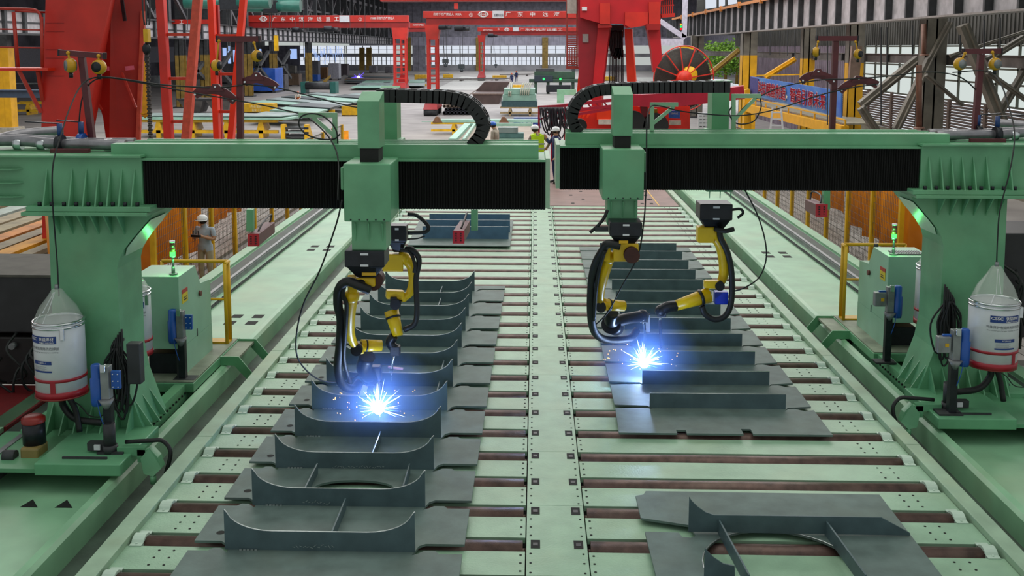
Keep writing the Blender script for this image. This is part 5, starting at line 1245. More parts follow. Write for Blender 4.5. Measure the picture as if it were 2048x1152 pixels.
# ================================================================ big gantry cranes
def box3(p0, p1, Y, d): return MB().box(min(V(*p0, Y).x, V(*p1, Y).x), max(V(*p0, Y).x, V(*p1, Y).x), Y, Y+d, V(*p1, Y).z, V(*p0, Y).z)
def lattice(m, xa, xb_, z0, z1, Y, d, r, n=7):
    for x in (xa, xb_):
        for y in (Y, Y+d): m.bar((x, y, z0), (x, y, z1), r)
    for k in range(n+1):
        z = z0+(z1-z0)*k/n; m.bar((xa, Y, z), (xb_, Y, z), r*.6)
        m.bar((xa, Y+d, z), (xb_, Y+d, z), r*.6)
def crane(label, Y, x0, x1, yt, ym, yb, legx, ylt, group='red gantry cranes spanning the hall', text_items=(), right_leg=None, red=RED):
    c = thing('gantry_crane', label, 'crane', (V(legx[0], 100, Y).x, Y, FZ), group)
    box3((x0, yt), (x1, ym), Y, .8).build('main_girder', red, c, bevel=.03)
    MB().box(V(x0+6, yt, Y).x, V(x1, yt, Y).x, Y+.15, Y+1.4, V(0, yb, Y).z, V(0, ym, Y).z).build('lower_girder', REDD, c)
    xa, xc = V(legx[0], 90, Y).x, V(legx[1], 90, Y).x; zt = V(0, yb, Y).z; zl = V(0, ylt, Y).z
    MB().prism([(xa-.15, Y, zt), (xc+.15, Y, zt), (xc, Y, zl), (xa, Y, zl)], (0, 1.3, 0)).build('leg_head', red, c)
    m = MB(); lattice(m, xa+.12, xc-.12, FZ+1.3, zl, Y, 1.1, .2, 8); m.build('lattice_leg', red, c)
    MB().hexa((xa-.1, Y-2.2, FZ+.5), (xc+.1, Y-2.2, FZ+.5), (xc+.1, Y+2.6, FZ+.5), (xa-.1, Y+2.6, FZ+.5), (xa+.1, Y-.6, FZ+1.5), (xc-.1, Y-.6, FZ+1.5), (xc-.1, Y+1.4, FZ+1.5), (xa+.1, Y+1.4, FZ+1.5)).build('bogie_beam', REDD, c)
    m = MB()
    for y in (Y-1.9, Y-.9, Y+1.1, Y+2.1): m.cyl((xa-.05, y, FZ+.3), (xc+.05, y, FZ+.3), .3, n=14)
    m.each('wheel', DGREY, c, per=3)
    for s, xa_, w_, y0, y1, mt in text_items:
        a = V(xa_, y1, Y); b = V(xa_+w_, y0, Y)
        if s == '#': MB().box(a.x, b.x, Y-.05, Y-.01, a.z, b.z).build('white_placard', WHITE, c); continue
        if s == '@':
            cc = (a+b)/2; r = (b.x-a.x)/2; rz = (b.z-a.z)/2; m = MB()
            for f in (1.0,): m.tube([Vector((cc.x+r*f*math.cos(t), Y-.03, cc.z+rz*f*math.sin(t))) for t in [2*math.pi*k/24 for k in range(25)]], .05, 4)
            for f in (.5,): m.tube([Vector((cc.x+r*f*math.cos(t), Y-.03, cc.z+rz*math.sin(t))) for t in [2*math.pi*k/24 for k in range(25)]], .035, 4)
            m.build('logo_globe', TXTW, c); text('logo_lettering', 'COSCO', (a.x-.1, Y-.08, cc.z-rz*.35), (b.x-a.x)+.2, rz*.7, TXTW, c, bold=.03); continue
        text('lettering', s, (a.x, Y-.04, a.z), b.x-a.x, b.z-a.z, mt, c, bold=.03)
    return c
cA = crane('red gantry crane with white Chinese lettering and a circled 1 on its girder', 83, 846, 1165, 22.5, 36, 50, (853, 876), 78,
      text_items=(('吊物下方严禁站人 1900A', 867, 56, 25.5, 31.5, TXTW), ('①', 938, 8, 26, 34, TXTW), ('@', 958, 17, 23.5, 34, TXTW), ('#', 985, 23, 21.5, 36, TXTW), ('广', 1011, 10, 23.5, 33, TXTW), ('东', 1035, 11, 24, 33.5, TXTW), ('中', 1060, 10, 24, 33.5, TXTW), ('远', 1085, 11, 24, 33.5, TXTW), ('海', 1107, 12, 23.5, 33.5, TXTW)))
text('placard_print', '起重机检验', V(988, 33, 82.9), .75, .22, mat('grey_print', '#3c3e4c'), cA)
cB = crane('red gantry crane with white Chinese lettering and a circled 2 on its girder', 115, 440, 817, 31, 44, 56, (786, 813), 77,
      text_items=(('广', 545, 9, 34, 42.5, TXTW), ('东', 562, 9, 34, 42.5, TXTW), ('中', 580, 9, 34, 42.5, TXTW), ('远', 598, 10, 34, 42.5, TXTW), ('海', 616, 10, 34, 42.5, TXTW), ('运', 634, 9, 34, 42.5, TXTW), ('重', 652, 9, 34, 42.5, TXTW), ('工', 669, 9, 34, 42, TXTW), ('#', 679, 20, 31, 44, TXTW), ('②', 717, 7, 35, 42, TXTW), ('1900B 吊物下方严禁站人', 741, 48, 33.5, 39, TXTW), ('@', 520, 13, 33.5, 42.5, TXTW)))
cC = crane('small distant red gantry crane with number 3 near the far windows', 172, 955, 1160, 55, 63, 71, (957, 969), 84,
      text_items=(('吊物下方严禁站人', 966, 20, 58.5, 62, TXTW), ('③', 995, 4, 56.5, 60, TXTW), ('@', 1009, 9, 56.5, 62, TXTW), ('#', 1026, 11, 55, 62.5, TXTW), ('广东中远海运重工', 1039, 86, 56.5, 62, TXTW)))
cD = crane('distant red gantry crane showing between the two nearer cranes', 150, 790, 850, 46, 56, 64, (800, 812), 80, text_items=(('1900 吊物下方严禁站人', 826, 22, 48, 52, TXTW),))
t = thing('crane_girder', 'red crane girder end with white characters behind the left red legs', 'crane', V(360, 45, 90))
box3((303, 39), (420, 48), 90, .8).build('girder', RED, t, bevel=.02); text('lettering', '海运重', V(305, 46.5, 89.9), .5, .22, TXTW, t); text('lettering', '工', V(359, 47, 89.9), .34, .3, TXTW, t); box3((302, 23), (315, 27), 90, .2).build('stub', RED, t)
t = thing('crane_girder', 'crimson crane girder across the top of the view above the numbered crane', 'crane', V(940, 0, 70))
MB().box(V(760, 2, 70).x, V(1160, 2, 70).x, 70, 71, V(0, 4, 70).z, V(0, -30, 70).z).build('girder', REDD, t, bevel=.03); box3((762, -3), (1160, 0), 69.6, .2).build('walkway_edge', RED, t)
box3((908, 6), (916, 18), 70, .3).build('hook_bracket', RED, t)
# trolleys and hooks
def trolley(px_, py_, Y, w, l, hook=None):
    t = thing('crane_trolley', l, 'hoist', V(px_, py_, Y), 'dark hoists under the crane girders'); c = V(px_, py_, Y); k = w
    MB().box(c.x-k*.5, c.x+k*.5, Y-.4, Y+.6, c.z-k*.16, c.z+k*.10).cyl((c.x-k*.45, Y-.5, c.z), (c.x+k*.1, Y-.5, c.z), k*.20, n=14).build('drum_housing', BLKM, t, bevel=.02)
    MB().cyl((c.x+k*.25, Y-.5, c.z-.05), (c.x+k*.5, Y-.5, c.z-.05), k*.12, n=12).build('motor', DGREY, t)
    if hook:
        h = V(hook[0], hook[1], Y); m = MB()
        for d in (-.12, .12): m.bar((c.x+d, Y-.5, c.z), (h.x+d*.6, Y-.5, h.z), .03)
        m.build('wire_rope', DGREY, t); MB().box(h.x-.25, h.x+.25, Y-.6, Y-.4, h.z-.35, h.z).ball((h.x, Y-.5, h.z-.5), .16, 10).build('hook_block', mat('hook_block_grey', '#3a444a', .5), t, bevel=.03)
trolley(890, 55, 82.5, 1.0, 'dark hoist nearer the leg of the crane numbered 1', (892, 118)); trolley(924, 57, 82.5, 1.2, 'dark hoist with hanging load block on the crane numbered 1', (924, 128))
trolley(985, 71, 171, 1.6, 'dark hoist on the distant crane numbered 3', (992, 128)); trolley(663, 58, 114, 1.6, 'dark hoist under the crane numbered 2', None); trolley(598, 60, 114, 1.4, 'second dark hoist under the crane numbered 2')
# teal drum motors at the top
for (x, y, w, Y, l) in ((540, 12, 3.6, 60, 'teal twin hoist drums near the top of the view'), (455, 4, 4.6, 55, 'dark teal hoist frame above the red ladder legs')):
    c = V(x, y, Y); t = thing('hoist_machine', l, 'hoist', c); r = .36
    MB().cyl((c.x-w*.5, Y, c.z), (c.x-w*.08, Y, c.z), r, n=20).cyl((c.x+w*.12, Y, c.z), (c.x+w*.5, Y, c.z), r, n=20).build('drum', mat('teal_machine', '#2f6a60' if Y == 60 else '#274a40', .3, .1, .1, 4), t)
    MB().box(c.x-w*.1, c.x+w*.14, Y-.3, Y+.3, c.z-.42, c.z+.3).build('gearbox', BLKM, t, bevel=.03)
    MB().box(c.x-w*.5, c.x+w*.5, Y+.3, Y+.6, c.z-.1, c.z+1.2).build('frame', mat('teal_dark', '#203c36', .5), t)
    m = MB()
    for d in (-.06, .06): m.bar((c.x+d, Y, c.z-.4), (c.x+d, Y, c.z-2.6), .03)
    m.build('chain', DGREY, t)
    if Y == 60: MB().box(c.x-.12+.3, c.x+.12+.3, Y-.1, Y+.1, c.z-2.6, c.z-1.7).build('yellow_hook_block', YELP, t, bevel=.02)
# ---- nearest left crane: big red splayed leg with platform
Y = 24.0
c = thing('gantry_crane', 'huge red crane leg with side platform behind the left gantry', 'crane', V(185, 290, Y), 'large red crane legs')
def poly(pts, Y, d, m_, name, par, bevel=0): return MB().prism([V(x, y, Y) for x, y in pts], (0, d, 0)).build(name, m_, par, bevel)
def plate(pts3, pts3b, m_, name, par):
    n = len(pts3); return MB().add([V(*p) for p in pts3]+[V(*p) for p in pts3b], [tuple(range(n)), tuple(range(2*n-1, n-1, -1))]+[(i, (i+1) % n, (i+1) % n+n, i+n) for i in range(n)]).build(name, m_, par)
plate([(93, -60, Y), (232, -60, Y), (222, 0, Y), (197, 108, Y), (186, 185, Y), (160, 320, Y), (140, 546, Y), (86, 546, Y), (82, 320, Y), (84, 145, Y), (90, 40, Y)],
      [(98, -60, Y+1), (240, -60, Y+1.2), (230, 0, Y+1.2), (210, 108, Y+1.2), (203, 185, Y+1.2), (176, 320, Y+1), (155, 530, Y+1), (95, 530, Y+1), (92, 320, Y+1), (94, 145, Y+1), (98, 40, Y+1)], RED, 'main_leg', c)
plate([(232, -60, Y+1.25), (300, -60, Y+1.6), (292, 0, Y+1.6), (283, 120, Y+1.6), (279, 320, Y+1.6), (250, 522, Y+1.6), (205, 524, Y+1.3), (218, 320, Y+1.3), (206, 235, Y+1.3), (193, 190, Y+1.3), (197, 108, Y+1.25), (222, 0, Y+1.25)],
      [(232, -60, Y+2.2), (300, -60, Y+2.4), (292, 0, Y+2.4), (283, 120, Y+2.4), (279, 320, Y+2.4), (250, 508, Y+2.4), (205, 510, Y+2.2), (218, 320, Y+2.2), (206, 235, Y+2.2), (193, 190, Y+2.2), (197, 108, Y+2.2), (222, 0, Y+2.2)], mat('crane_red_shaded', '#a81a12', .45, 0, .12, 1.5), 'rear_leg', c)  # deeper red puts the shade on the rear leg into its colour
MB().bar(V(287, 22, Y+1.5), V(275, 320, Y+1.5), .10, .10, up=(0, 1, 0)).build('corner_tube', mat('crane_red_light', '#c8503c', .5), c)
a = V(0, 0, Y); x0, x1 = V(-60, 140, Y).x, V(110, 140, Y).x; zt = V(0, 136, Y-.3).z; zb2 = V(0, 142, Y-.3).z
MB().box(x0, x1, Y-.35, Y+.9, zb2, zt).build('platform', ORED, c, bevel=.005)
m = MB()
for (xx0, yy0, xx1, yy1, r) in ((27, 24, 36, 135, .045), (83, 34, 85, 135, .04)): m.cyl(V(xx0, yy0, Y-.3), V(xx1, yy1, Y-.3), r, n=8)
m.tube(smooth_path([V(-60, 17, Y-.3), V(0, 17, Y-.3), V(62, 19, Y-.3), V(78, 26, Y-.3), V(83, 42, Y-.3)]), .035, 8)
m.tube([V(-60, 57, Y-.3), V(80, 60, Y-.3)], .02, 6); m.tube([V(-60, 93, Y-.3), V(88, 96, Y-.3)], .02, 6); m.tube([V(30, 22, Y-.2), V(95, 25, Y+.3)], .025, 6)
m.build('guard_rail', mat('rail_red', '#b53226', .45), c)
m = MB().bar(V(38, 142, Y-.3), V(82, 225, Y), .08).bar(V(76, 142, Y-.2), V(86, 200, Y), .08); m.build('platform_strut', mat('rail_red', '#b53226'), c)
MB().bar(V(244, 0, Y+1.1), V(250, 42, Y+1.1), .08, .05).build('black_bracket', BLKM, c)
MB().bar(V(206, 137, Y+1.0), V(217, 137, Y+1.0), .10, .10).bar(V(250, 137, Y+1.2), V(268, 135, Y+1.3), .06, .10).build('bracket_step', mat('rail_pink', '#c8506a', .5), c)
MB().bar(V(204, 145, Y+1.05), V(180, 235, Y+.95), .05).bar(V(244, 145, Y+1.2), V(272, 215, Y+1.2), .05).bar(V(190, 198, Y+1.2), V(204, 220, Y+1.2), .05).build('brace', mat('rail_red', '#b53226'), c)
m = MB()
for y in (46, 63, 99, 116, 152, 262): m.bar(V(92, y, Y-.01), V(128, y, Y-.01), .008, .01)
m.each('weld_seam', REDD, c)
# chain block and yellow sling right of the big leg
t = thing('chain_hoist', 'yellow chain hoist with long dark chain beside the big red leg', 'hoist', V(293, 60, 23))
MB().box(V(289, 60, 23).x, V(298, 60, 23).x, 22.9, 23.1, V(0, 85, 23).z, V(0, 58, 23).z).build('hook_block', YELP, t, bevel=.015)
MB().ball(V(293, 98, 23), .10, 10, 1, .6, 1.4).build('hook', BLKM, t)
m = MB(); P0, P1_ = V(294, 105, 23), V(302, 292, 23)
for k in range(44):
    p = P0.lerp(P1_, k/44); q = P0.lerp(P1_, (k+.85)/44); m.bar(p, q, .05 if k % 2 else .10, .10 if k % 2 else .05)
m.build('chain', mat('chain_dark', '#3a3430', .5, .4), t)
m = MB()
for dx in (-4, 0, 5): m.tube(smooth_path([V(293+dx, 50, 23), V(292+dx*1.6, 20, 23), V(290+dx*1.4, -30, 23)]), .02, 6)
m.build('hanging_hose', DGREY, t)
tag(MB().hexa(V(284, 228, 24.5), V(296, 226, 24.5), V(296, 226, 24.7), V(284, 228, 24.7), V(288, 122, 24.5), V(293, 122, 24.5), V(293, 122, 24.7), V(288, 122, 24.7)).tube([V(285, 225, 24.6), V(290, 232, 24.6), V(296, 225, 24.6)], .06, 8).build('lifting_sling', mat('sling_yellow', '#e39a0a', .6)), 'bright yellow lifting sling beside the dark chain', 'sling')
# red A-frame legs
def aframe(l, Y, L, R, rungs, m1, m2, w):
    t = thing('crane_leg_frame', l, 'crane', V(L[2], L[3], Y), 'red ladder shaped crane legs')
    MB().bar(V(L[0], L[1], Y), V(L[2], L[3], Y), w, .3, up=(0, 1, 0)).build('leg', m1, t); MB().bar(V(R[0], R[1], Y), V(R[2], R[3], Y), w, .3, up=(0, 1, 0)).build('leg', m2, t)
    m = MB()
    for a, b, y in rungs: m.bar(V(a, y, Y+.05), V(b, y, Y+.05), .12, .10)
    m.each('rung', mat('rung_red', '#c0361e', .45), t)
aframe('tall red splayed legs just right of the big crane leg', 34, (320, -30, 346, 408), (398, -30, 362, 408), ((333, 387, 69), (338, 377, 157), (344, 370, 243)), RED, mat('crane_red_light', '#c8503c'), .26)
aframe('bright red splayed legs behind the second maroon post', 36, (422, -20, 440, 392), (489, -20, 452, 392), ((426, 487, 71), (432, 475, 148), (436, 464, 223)), ORED, ORED, .20)
MB().bar(V(433, 10, 36.3), V(445, 390, 36.3), .16, .2, up=(0, 1, 0)).build('shadowed_leg', REDD, [o for o in sc.objects if o.name.startswith('crane_leg_frame')][-1])  # darker red carries this leg's shade in its colour
# ---- right crane complex
Y = 44.0
c = thing('gantry_crane', 'massive red crane portal with several raking legs right of the centre', 'crane', V(1200, 290, Y), 'large red crane legs')
plate([(1156, -60, Y), (1200, -60, Y), (1200, 50, Y), (1192, 130, Y), (1188, 200, Y), (1162, 200, Y), (1156, 128, Y)], [(1160, -60, Y+2), (1200, -60, Y+2), (1200, 50, Y+2), (1192, 130, Y+2), (1188, 200, Y+2), (1164, 200, Y+2), (1160, 128, Y+2)], mat('crane_crimson', '#8e1424', .45, 0, .12, 1.2), 'tower', c)
plate([(1196, 55, Y-.2), (1219, 55, Y-.2), (1204, 175, Y-.2), (1196, 342, Y-.2), (1174, 342, Y-.2), (1186, 165, Y-.2)], [(1200, 55, Y+.9), (1222, 55, Y+.9), (1208, 175, Y+.9), (1201, 336, Y+.9), (1179, 336, Y+.9), (1190, 165, Y+.9)], mat('crane_red_mid', '#b81420', .42, 0, .1, 1.2), 'front_leg', c)
plate([(1158, 138, Y+2.2), (1173, 138, Y+2.2), (1166, 200, Y+2.2), (1146, 328, Y+2.2), (1122, 328, Y+2.2), (1153, 190, Y+2.2)], [(1158, 138, Y+3), (1175, 138, Y+3), (1168, 200, Y+3), (1148, 324, Y+3), (1124, 324, Y+3), (1155, 190, Y+3)], ORED, 'inner_leg', c)
plate([(1249, 58, Y+1), (1263, 58, Y+1), (1268, 120, Y+1), (1284, 334, Y+1), (1262, 334, Y+1)], [(1251, 58, Y+2), (1265, 58, Y+2), (1270, 120, Y+2), (1286, 330, Y+2), (1264, 330, Y+2)], mat('crane_bright_orange', '#ef3a0c', .4, 0, .06, 2), 'orange_leg', c)
plate([(1294, 50, Y-.4), (1320, 50, Y-.4), (1324, 118, Y-.4), (1307, 145, Y-.4), (1303, 100, Y-.4)], [(1290, 50, Y+.5), (1320, 50, Y+.5), (1322, 118, Y+.5), (1304, 145, Y+.5), (1299, 100, Y+.5)], mat('crane_red_mid', '#b81420'), 'right_leg', c)
plate([(1160, -60, Y-.6), (1345, -60, Y-.6), (1345, -5, Y-.6), (1322, 2, Y-.6), (1320, 50, Y-.6), (1270, 53, Y-.6), (1252, 57, Y-.6), (1245, 48, Y-.6), (1198, 46, Y-.6), (1160, 35, Y-.6)], [(1160, -60, Y+1.6), (1345, -60, Y+1.6), (1345, -5, Y+1.6), (1322, 2, Y+1.6), (1320, 50, Y+1.6), (1270, 53, Y+1.6), (1252, 57, Y+1.6), (1245, 48, Y+1.6), (1198, 46, Y+1.6), (1160, 35, Y+1.6)], mat('crane_red_mid', '#b81420'), 'cross_girder', c)
poly([(1200, 6, ), (1220, 6), (1220, 48), (1200, 48)], Y-.75, .12, RED, 'girder_panel', c); poly([(1298, 4), (1321, 4), (1321, 48), (1298, 48)], Y-.75, .12, RED, 'girder_panel', c)
poly([(1250, 24), (1296, 24), (1296, 50), (1262, 56), (1250, 50)], Y-.72, .1, RED, 'girder_panel', c)
poly([(1196, 48), (1222, 48), (1224, 55), (1196, 56)], Y-.7, .5, REDD, 'leg_collar', c); poly([(1292, 48), (1322, 48), (1320, 60), (1294, 60)], Y-.8, .5, REDD, 'leg_collar', c)
m = MB()
for k in range(6): m.bar(V(1325+k*4, -10, Y-.3), V(1325+k*4, 30, Y-.3), .04)
m.bar(V(1322, 32, Y-.3), V(1349, 30, Y-.3), .3, .15); m.bar(V(1322, 12, Y-.3), V(1348, 10, Y-.3), .05); m.build('access_cage', RED, c)
poly([(1165, 68), (1177, 68), (1177, 85), (1165, 85)], Y-.05, .04, mat('cabinet_grey', '#8e8a88', .5), 'switch_box', c)
poly([(1164, 14), (1174, 14), (1174, 21), (1164, 21)], Y-.7, .2, WHITE, 'floodlight', c)
poly([(1134, -20), (1153, -20), (1153, 27), (1134, 27)], Y+.5, .1, mat('ladder_panel', '#a8a8a0', .5), 'pale_panel', c)
m = MB()
for x in (1134, 1154): m.bar(V(x, -20, Y+.6), V(x, 138, Y+.6), .07)
for k in range(16): m.bar(V(1134, 70+k*4.2, Y+.6), V(1154, 70+k*4.2, Y+.6), .05)
for x in (1139, 1144, 1149): m.bar(V(x, 95, Y+.6), V(x, 130, Y+.6), .04)
m.box(V(1134, 0, Y).x, V(1162, 0, Y).x, Y+.5, Y+.7, V(0, 138, Y).z, V(0, 133, Y).z); m.build('access_ladder', mat('ladder_brown_red', '#8e3028', .5), c)
m = MB()
for k in range(8): m.tube(smooth_path([V(1222+k*3, 60, Y+1.5), V(1220+k*3.4, 90, Y+1.5), V(1226+k*2.6, 112+3*(k % 3), Y+1.5), V(1232+k*1.4, 96, Y+1.5)]), .05, 6)
for k in range(10): m.bar(V(1218+k*3.1, 100, Y+2), V(1219+k*3, 170, Y+2), .05)
m.build('hanging_cables', BLKM, c)
poly([(1222, 50), (1248, 50), (1247, 75), (1222, 78)], Y+2.2, .5, BLKM, 'dark_winch', c)
# lower red machinery: boom, red base, stripes
c2 = thing('boom_trailer', 'crimson boom and red wheeled base lying beyond the right gantry tray', 'machine', V(1300, 290, 40))
plate([(1262, 200, 40), (1262, 190, 40), (1400, 184, 40), (1487, 172, 40), (1490, 198, 40), (1430, 205, 40), (1330, 216, 40), (1262, 212, 40)], [(1262, 200, 41), (1262, 188, 41), (1400, 182, 41), (1487, 170, 41), (1490, 196, 41), (1430, 203, 41), (1330, 214, 41), (1262, 210, 41)], mat('crimson', '#a80f2e', .35, 0, .1, 2), 'boom', c2)
m = MB().bar(V(1110, 213, 40), V(1262, 196, 40), .12).bar(V(1110, 225, 40), V(1262, 208, 40), .12).bar(V(1120, 234, 40), V(1240, 215, 40), .10); 
for k in range(9): m.bar(V(1112+k*16, 214-k*1.6, 40), V(1120+k*16, 224-k*1.6, 40), .06)
m.build('lattice_boom', mat('crimson', '#a80f2e'), c2)
plate([(1142, 215, 41.5), (1380, 212, 41.5), (1380, 300, 41.5), (1142, 300, 41.5)], [(1142, 215, 42.3), (1380, 212, 42.3), (1380, 300, 42.3), (1142, 300, 42.3)], mat('machine_red', '#d8240f', .4, 0, .1, 2), 'base', c2)
poly([(1194, 217), (1228, 215), (1228, 238), (1194, 240)], 41.2, .2, mat('crane_bright_orange', '#ef3a0c'), 'orange_panel', c2)
for (a, b, y0, y1) in ((1197, 1229, 239, 249), (1339, 1362, 241, 250), (1155, 1166, 240, 250)): poly([(a, y0), (b, y0), (b, y1), (a, y1)], 41.1, .1, mat('cream_panel', '#d3cdc0', .5), 'cream_panel', c2)
for k in range(4): poly([(1152+k*8, 228), (1156+k*8, 228), (1152+k*8, 236), (1148+k*8, 236)], 41.1, .1, mat('crane_bright_orange', '#ef3a0c'), 'stripe', c2)
poly([(1338, 222), (1360, 221), (1360, 237), (1338, 236)], 41.05, .1, mat('sign_blue', '#2a63c8', .4), 'blue_sign', c2); text('sign_lettering', '起重作业区', V(1341, 229, 41.0), .3, .08, TXTW, c2)
poly([(1280, 205), (1295, 204), (1296, 236), (1284, 238)], 40.6, .4, mat('crimson', '#a80f2e'), 'hydraulic_block', c2)
poly([(1300, 218), (1315, 218), (1315, 238), (1300, 240)], 40.8, .2, YELP, 'yellow_plate', c2)
m = MB()
for (x, y, r) in ((1312, 252, .5), (1268, 245, .45), (1160, 252, .28)): m.cyl(V(x, y, 40.2), V(x, y, 40.2)+Vector((0, .4, 0)), r, n=18)
m.each('wheel', BLACK, c2, per=3)
# cable reel
c = thing('cable_reel', 'large cable reel with red spokes and a wound black cable behind the right gantry chain', 'cable reel', V(1365, 200, 50))
ctr = V(1364, 157, 50); M = Matrix.Rotation(.28, 3, 'Z') @ Matrix.Rotation(math.pi/2, 3, 'X'); R1_ = 1.56
MB().lathe(ctr, [(.3, -.10), (R1_*.93, -.12), (R1_*.95, 0), (R1_*.93, .12), (.3, .10)], 40, M).build('wound_cable', mat('wound_cable', '#2b2720', .6, 0, .3, 12, .3), c)
m = MB()
for k in range(12):
    t = 2*math.pi*k/12+.15; m.bar(ctr+M @ Vector((.2*math.cos(t), .2*math.sin(t), .26)), ctr+M @ Vector((R1_*1.0*math.cos(t), R1_*1.0*math.sin(t), .22)), .05)
m.tube([ctr+M @ Vector((R1_*math.cos(t), R1_*math.sin(t), .22)) for t in [2*math.pi*k/40 for k in range(41)]], .03, 6); m.build('spoked_rim', mat('spoke_red', '#d6382a', .4), c)
MB().lathe(ctr, [(0, .45), (.32, .42), (.40, .3), (.42, .2), (.3, .15)], 24, M).build('hub', mat('hub_red', '#d6301a', .4), c)
MB().lathe(ctr+Vector((.30, .1, .18)), [(0, .30), (.38, .26), (.42, .15), (.3, .1)], 24, M).build('motor_cover', mat('hub_yellow', '#f0bc12', .4), c)
MB().bar(ctr+Vector((.1, .5, 0)), Vector((ctr.x+.1, ctr.y+.5, FZ)), .4, .3).build('stand', YELP, c)
poly([(1355, 98), (1362, 93), (1387, 93), (1387, 99)], 50.5, .2, mat('hub_yellow', '#f0bc12'), 'top_guard', c)
# ---- banner on yellow walkway
b = thing('banner', 'blue banner with red Chinese slogan hanging from the yellow walkway', 'banner', V(1590, 200, 43))
a0, a1, a2, a3 = V(1502, 153, 54), V(1682, 182, 41), V(1682, 235, 41), V(1502, 190, 54)
MB().hexa(a3, a2, a2+Vector((.06, 0, 0)), a3+Vector((.06, 0, 0)), a0, a1, a1+Vector((.06, 0, 0)), a0+Vector((.06, 0, 0))).build('sheet', mat('banner_blue', '#2d5cb4', .5, 0, .15, 1, col2='#5a8ec0'), b)
dR = (a2-a3).normalized(); up = Vector((0, 0, 1)); nrm = dR.cross(up)
if nrm.y > 0: nrm = -nrm
H = (a0-a3).length
MB().hexa(*[a3+dR*t+up*z+nrm*n_ for t, z, n_ in ((.0, .02, .0), (1.5, .0, .0), (1.5, .0, .09), (.0, .02, .09), (0, H, 0), (1.5, H-.05, 0), (1.5, H-.05, .09), (0, H, .09))]).build('purple_panel', mat('banner_purple', '#3b3a78', .5), b)
Ltot = (a2-a3).length
def bt(px_):
    d = ray(px_, 200); s = d.x/d.y; return (s*a3.y-a3.x)/((a2.x-a3.x)-s*(a2.y-a3.y))
cxs = (1516, 1525.5, 1535, 1545, 1555, 1565, 1583, 1595, 1607, 1619, 1631.5, 1644, 1656)
for i, ch in enumerate('科技赋能制造智造引领未来'):
    t0, t1 = bt(cxs[i]), bt(cxs[i]+ (9 if i < 6 else 10.5)); q = a3.lerp(a2, t0); w_ = Ltot*(t1-t0); hz = .17
    text('slogan_outline', ch, q+up*hz+nrm*.075, w_, .64, TXTW, b, right=dR, rim=.028); text('slogan', ch, q+up*hz+nrm*.085, w_, .64, TXTR, b, right=dR, rim=.012)
text('star', '★', a3.lerp(a2, bt(1575))+up*.25+nrm*.08, .22, .22, mat('star_cream', '#e6d8a0', .5), b, right=dR)
w = thing('elevated_walkway', 'yellow steel walkway with railing below the slogan banner', 'walkway', V(1590, 260, 43))
p, q = V(1492, 215, 54), V(1690, 262, 40)
MB().bar(p, q, .3, .38).build('edge_beam', YC, w); MB().bar(p+Vector((.9, .3, .25)), q+Vector((.9, .3, .25)), 1.6, .05).build('floor_plate', mat('walkway_dusty', '#8d8878', .7), w)
m = MB(); m.bar(V(1502, 196, 53.5), V(1690, 240, 40), .05); m.bar(V(1510, 151, 54), V(1605, 149, 51), .06)
for k in range(9): a = p.lerp(q, k/8.0); m.bar(a, a+Vector((0, 0, .42)), .06)
m.build('railing', YC, w)
poly([(1490, 180), (1500, 178), (1503, 262), (1488, 262)], 53.5, .5, YC, 'end_post', w)
ld = thing('step_ladder', 'white step ladder under the banner', 'ladder', V(1555, 262, 41))
m = MB().bar(V(1545, 215, 41), V(1538, 290, 41), .06).bar(V(1562, 214, 41), V(1568, 290, 41), .06)
for k in range(5): m.bar(V(1544-k*1.4, 225+k*13, 41), V(1563+k*1.2, 225+k*13, 41), .05)
m.build('frame', WHITE, ld)
nb = thing('notice_board', 'white notice board with printed tables by the rear right post', 'notice board', V(1408, 300, 38))
poly([(1396, 225), (1420, 226), (1420, 300), (1396, 300)], 38, .08, WHITE, 'board', nb)
MB().bar(V(1398, 300, 38.1), (V(1398, 300, 38.1).x, 38.1, FZ), .06).bar(V(1418, 300, 38.1), (V(1418, 300, 38.1).x, 38.1, FZ), .06).each('board_leg', GREY, nb)
m = MB()
for k in range(6):
    for j in range(3): m.bar(V(1399+j*7, 232+k*7, 37.95), V(1404+j*7, 232+k*7, 37.95), .01, .03)
m.build('printed_table', DGREY, nb); poly([(1408, 227), (1416, 227), (1416, 229), (1408, 229)], 37.95, .02, TXTB, 'heading', nb)
# lavender frame and traffic light
t = thing('white_steel_frame', 'pale lavender steel frame with brace beyond the right crane portal', 'frame', V(1370, 90, 60)); LV = mat('lavender_paint', '#b9b6c8', .5)
MB().bar(V(1371, -20, 60), V(1368, 75, 60), .28).bar(V(1320, 42, 60), V(1370, 76, 60), .28).bar(V(1318, 84, 60), V(1366, 84, 60), .4).build('frame_members', LV, t)
t = thing('signal_light', 'small traffic signal with amber, green and red lamps beside the lavender frame', 'traffic light', V(1362, 54, 59))
poly([(1359, 46), (1365, 46), (1365, 61), (1359, 61)], 59, .15, BLKM, 'housing', t)
for y, n_, col in ((49, 'amber_lens_lamp', '#ff8a2a'), (53.5, 'green_lens_lamp', '#20e060'), (58, 'red_lens_lamp', '#ff2020')): p = V(1362, y, 58.95); MB().cyl(p, p+Vector((0, -.05, 0)), .055, n=12).build(n_, emis(n_, col, 2.5), t)
w = thing('window_22', 'small upper daylight windows near the top right', 'window', V(1442, 10, 86), kind='structure')
for a, b_, y0, y1 in ((1411, 1433, -8, 18), (1438, 1450, -8, 14), (1456, 1474, -8, 10)): poly([(a, y0), (b_, y0), (b_, y1-3), (a, y1)], 86, .05, GLOWB, 'pane', w)
struct('wall_right_gable', MB().box(V(1395, 0, 87).x, V(1530, 0, 87).x, 87, 87.3, 5.1, 12), CLADR, 'dark upper wall beyond the girder end')
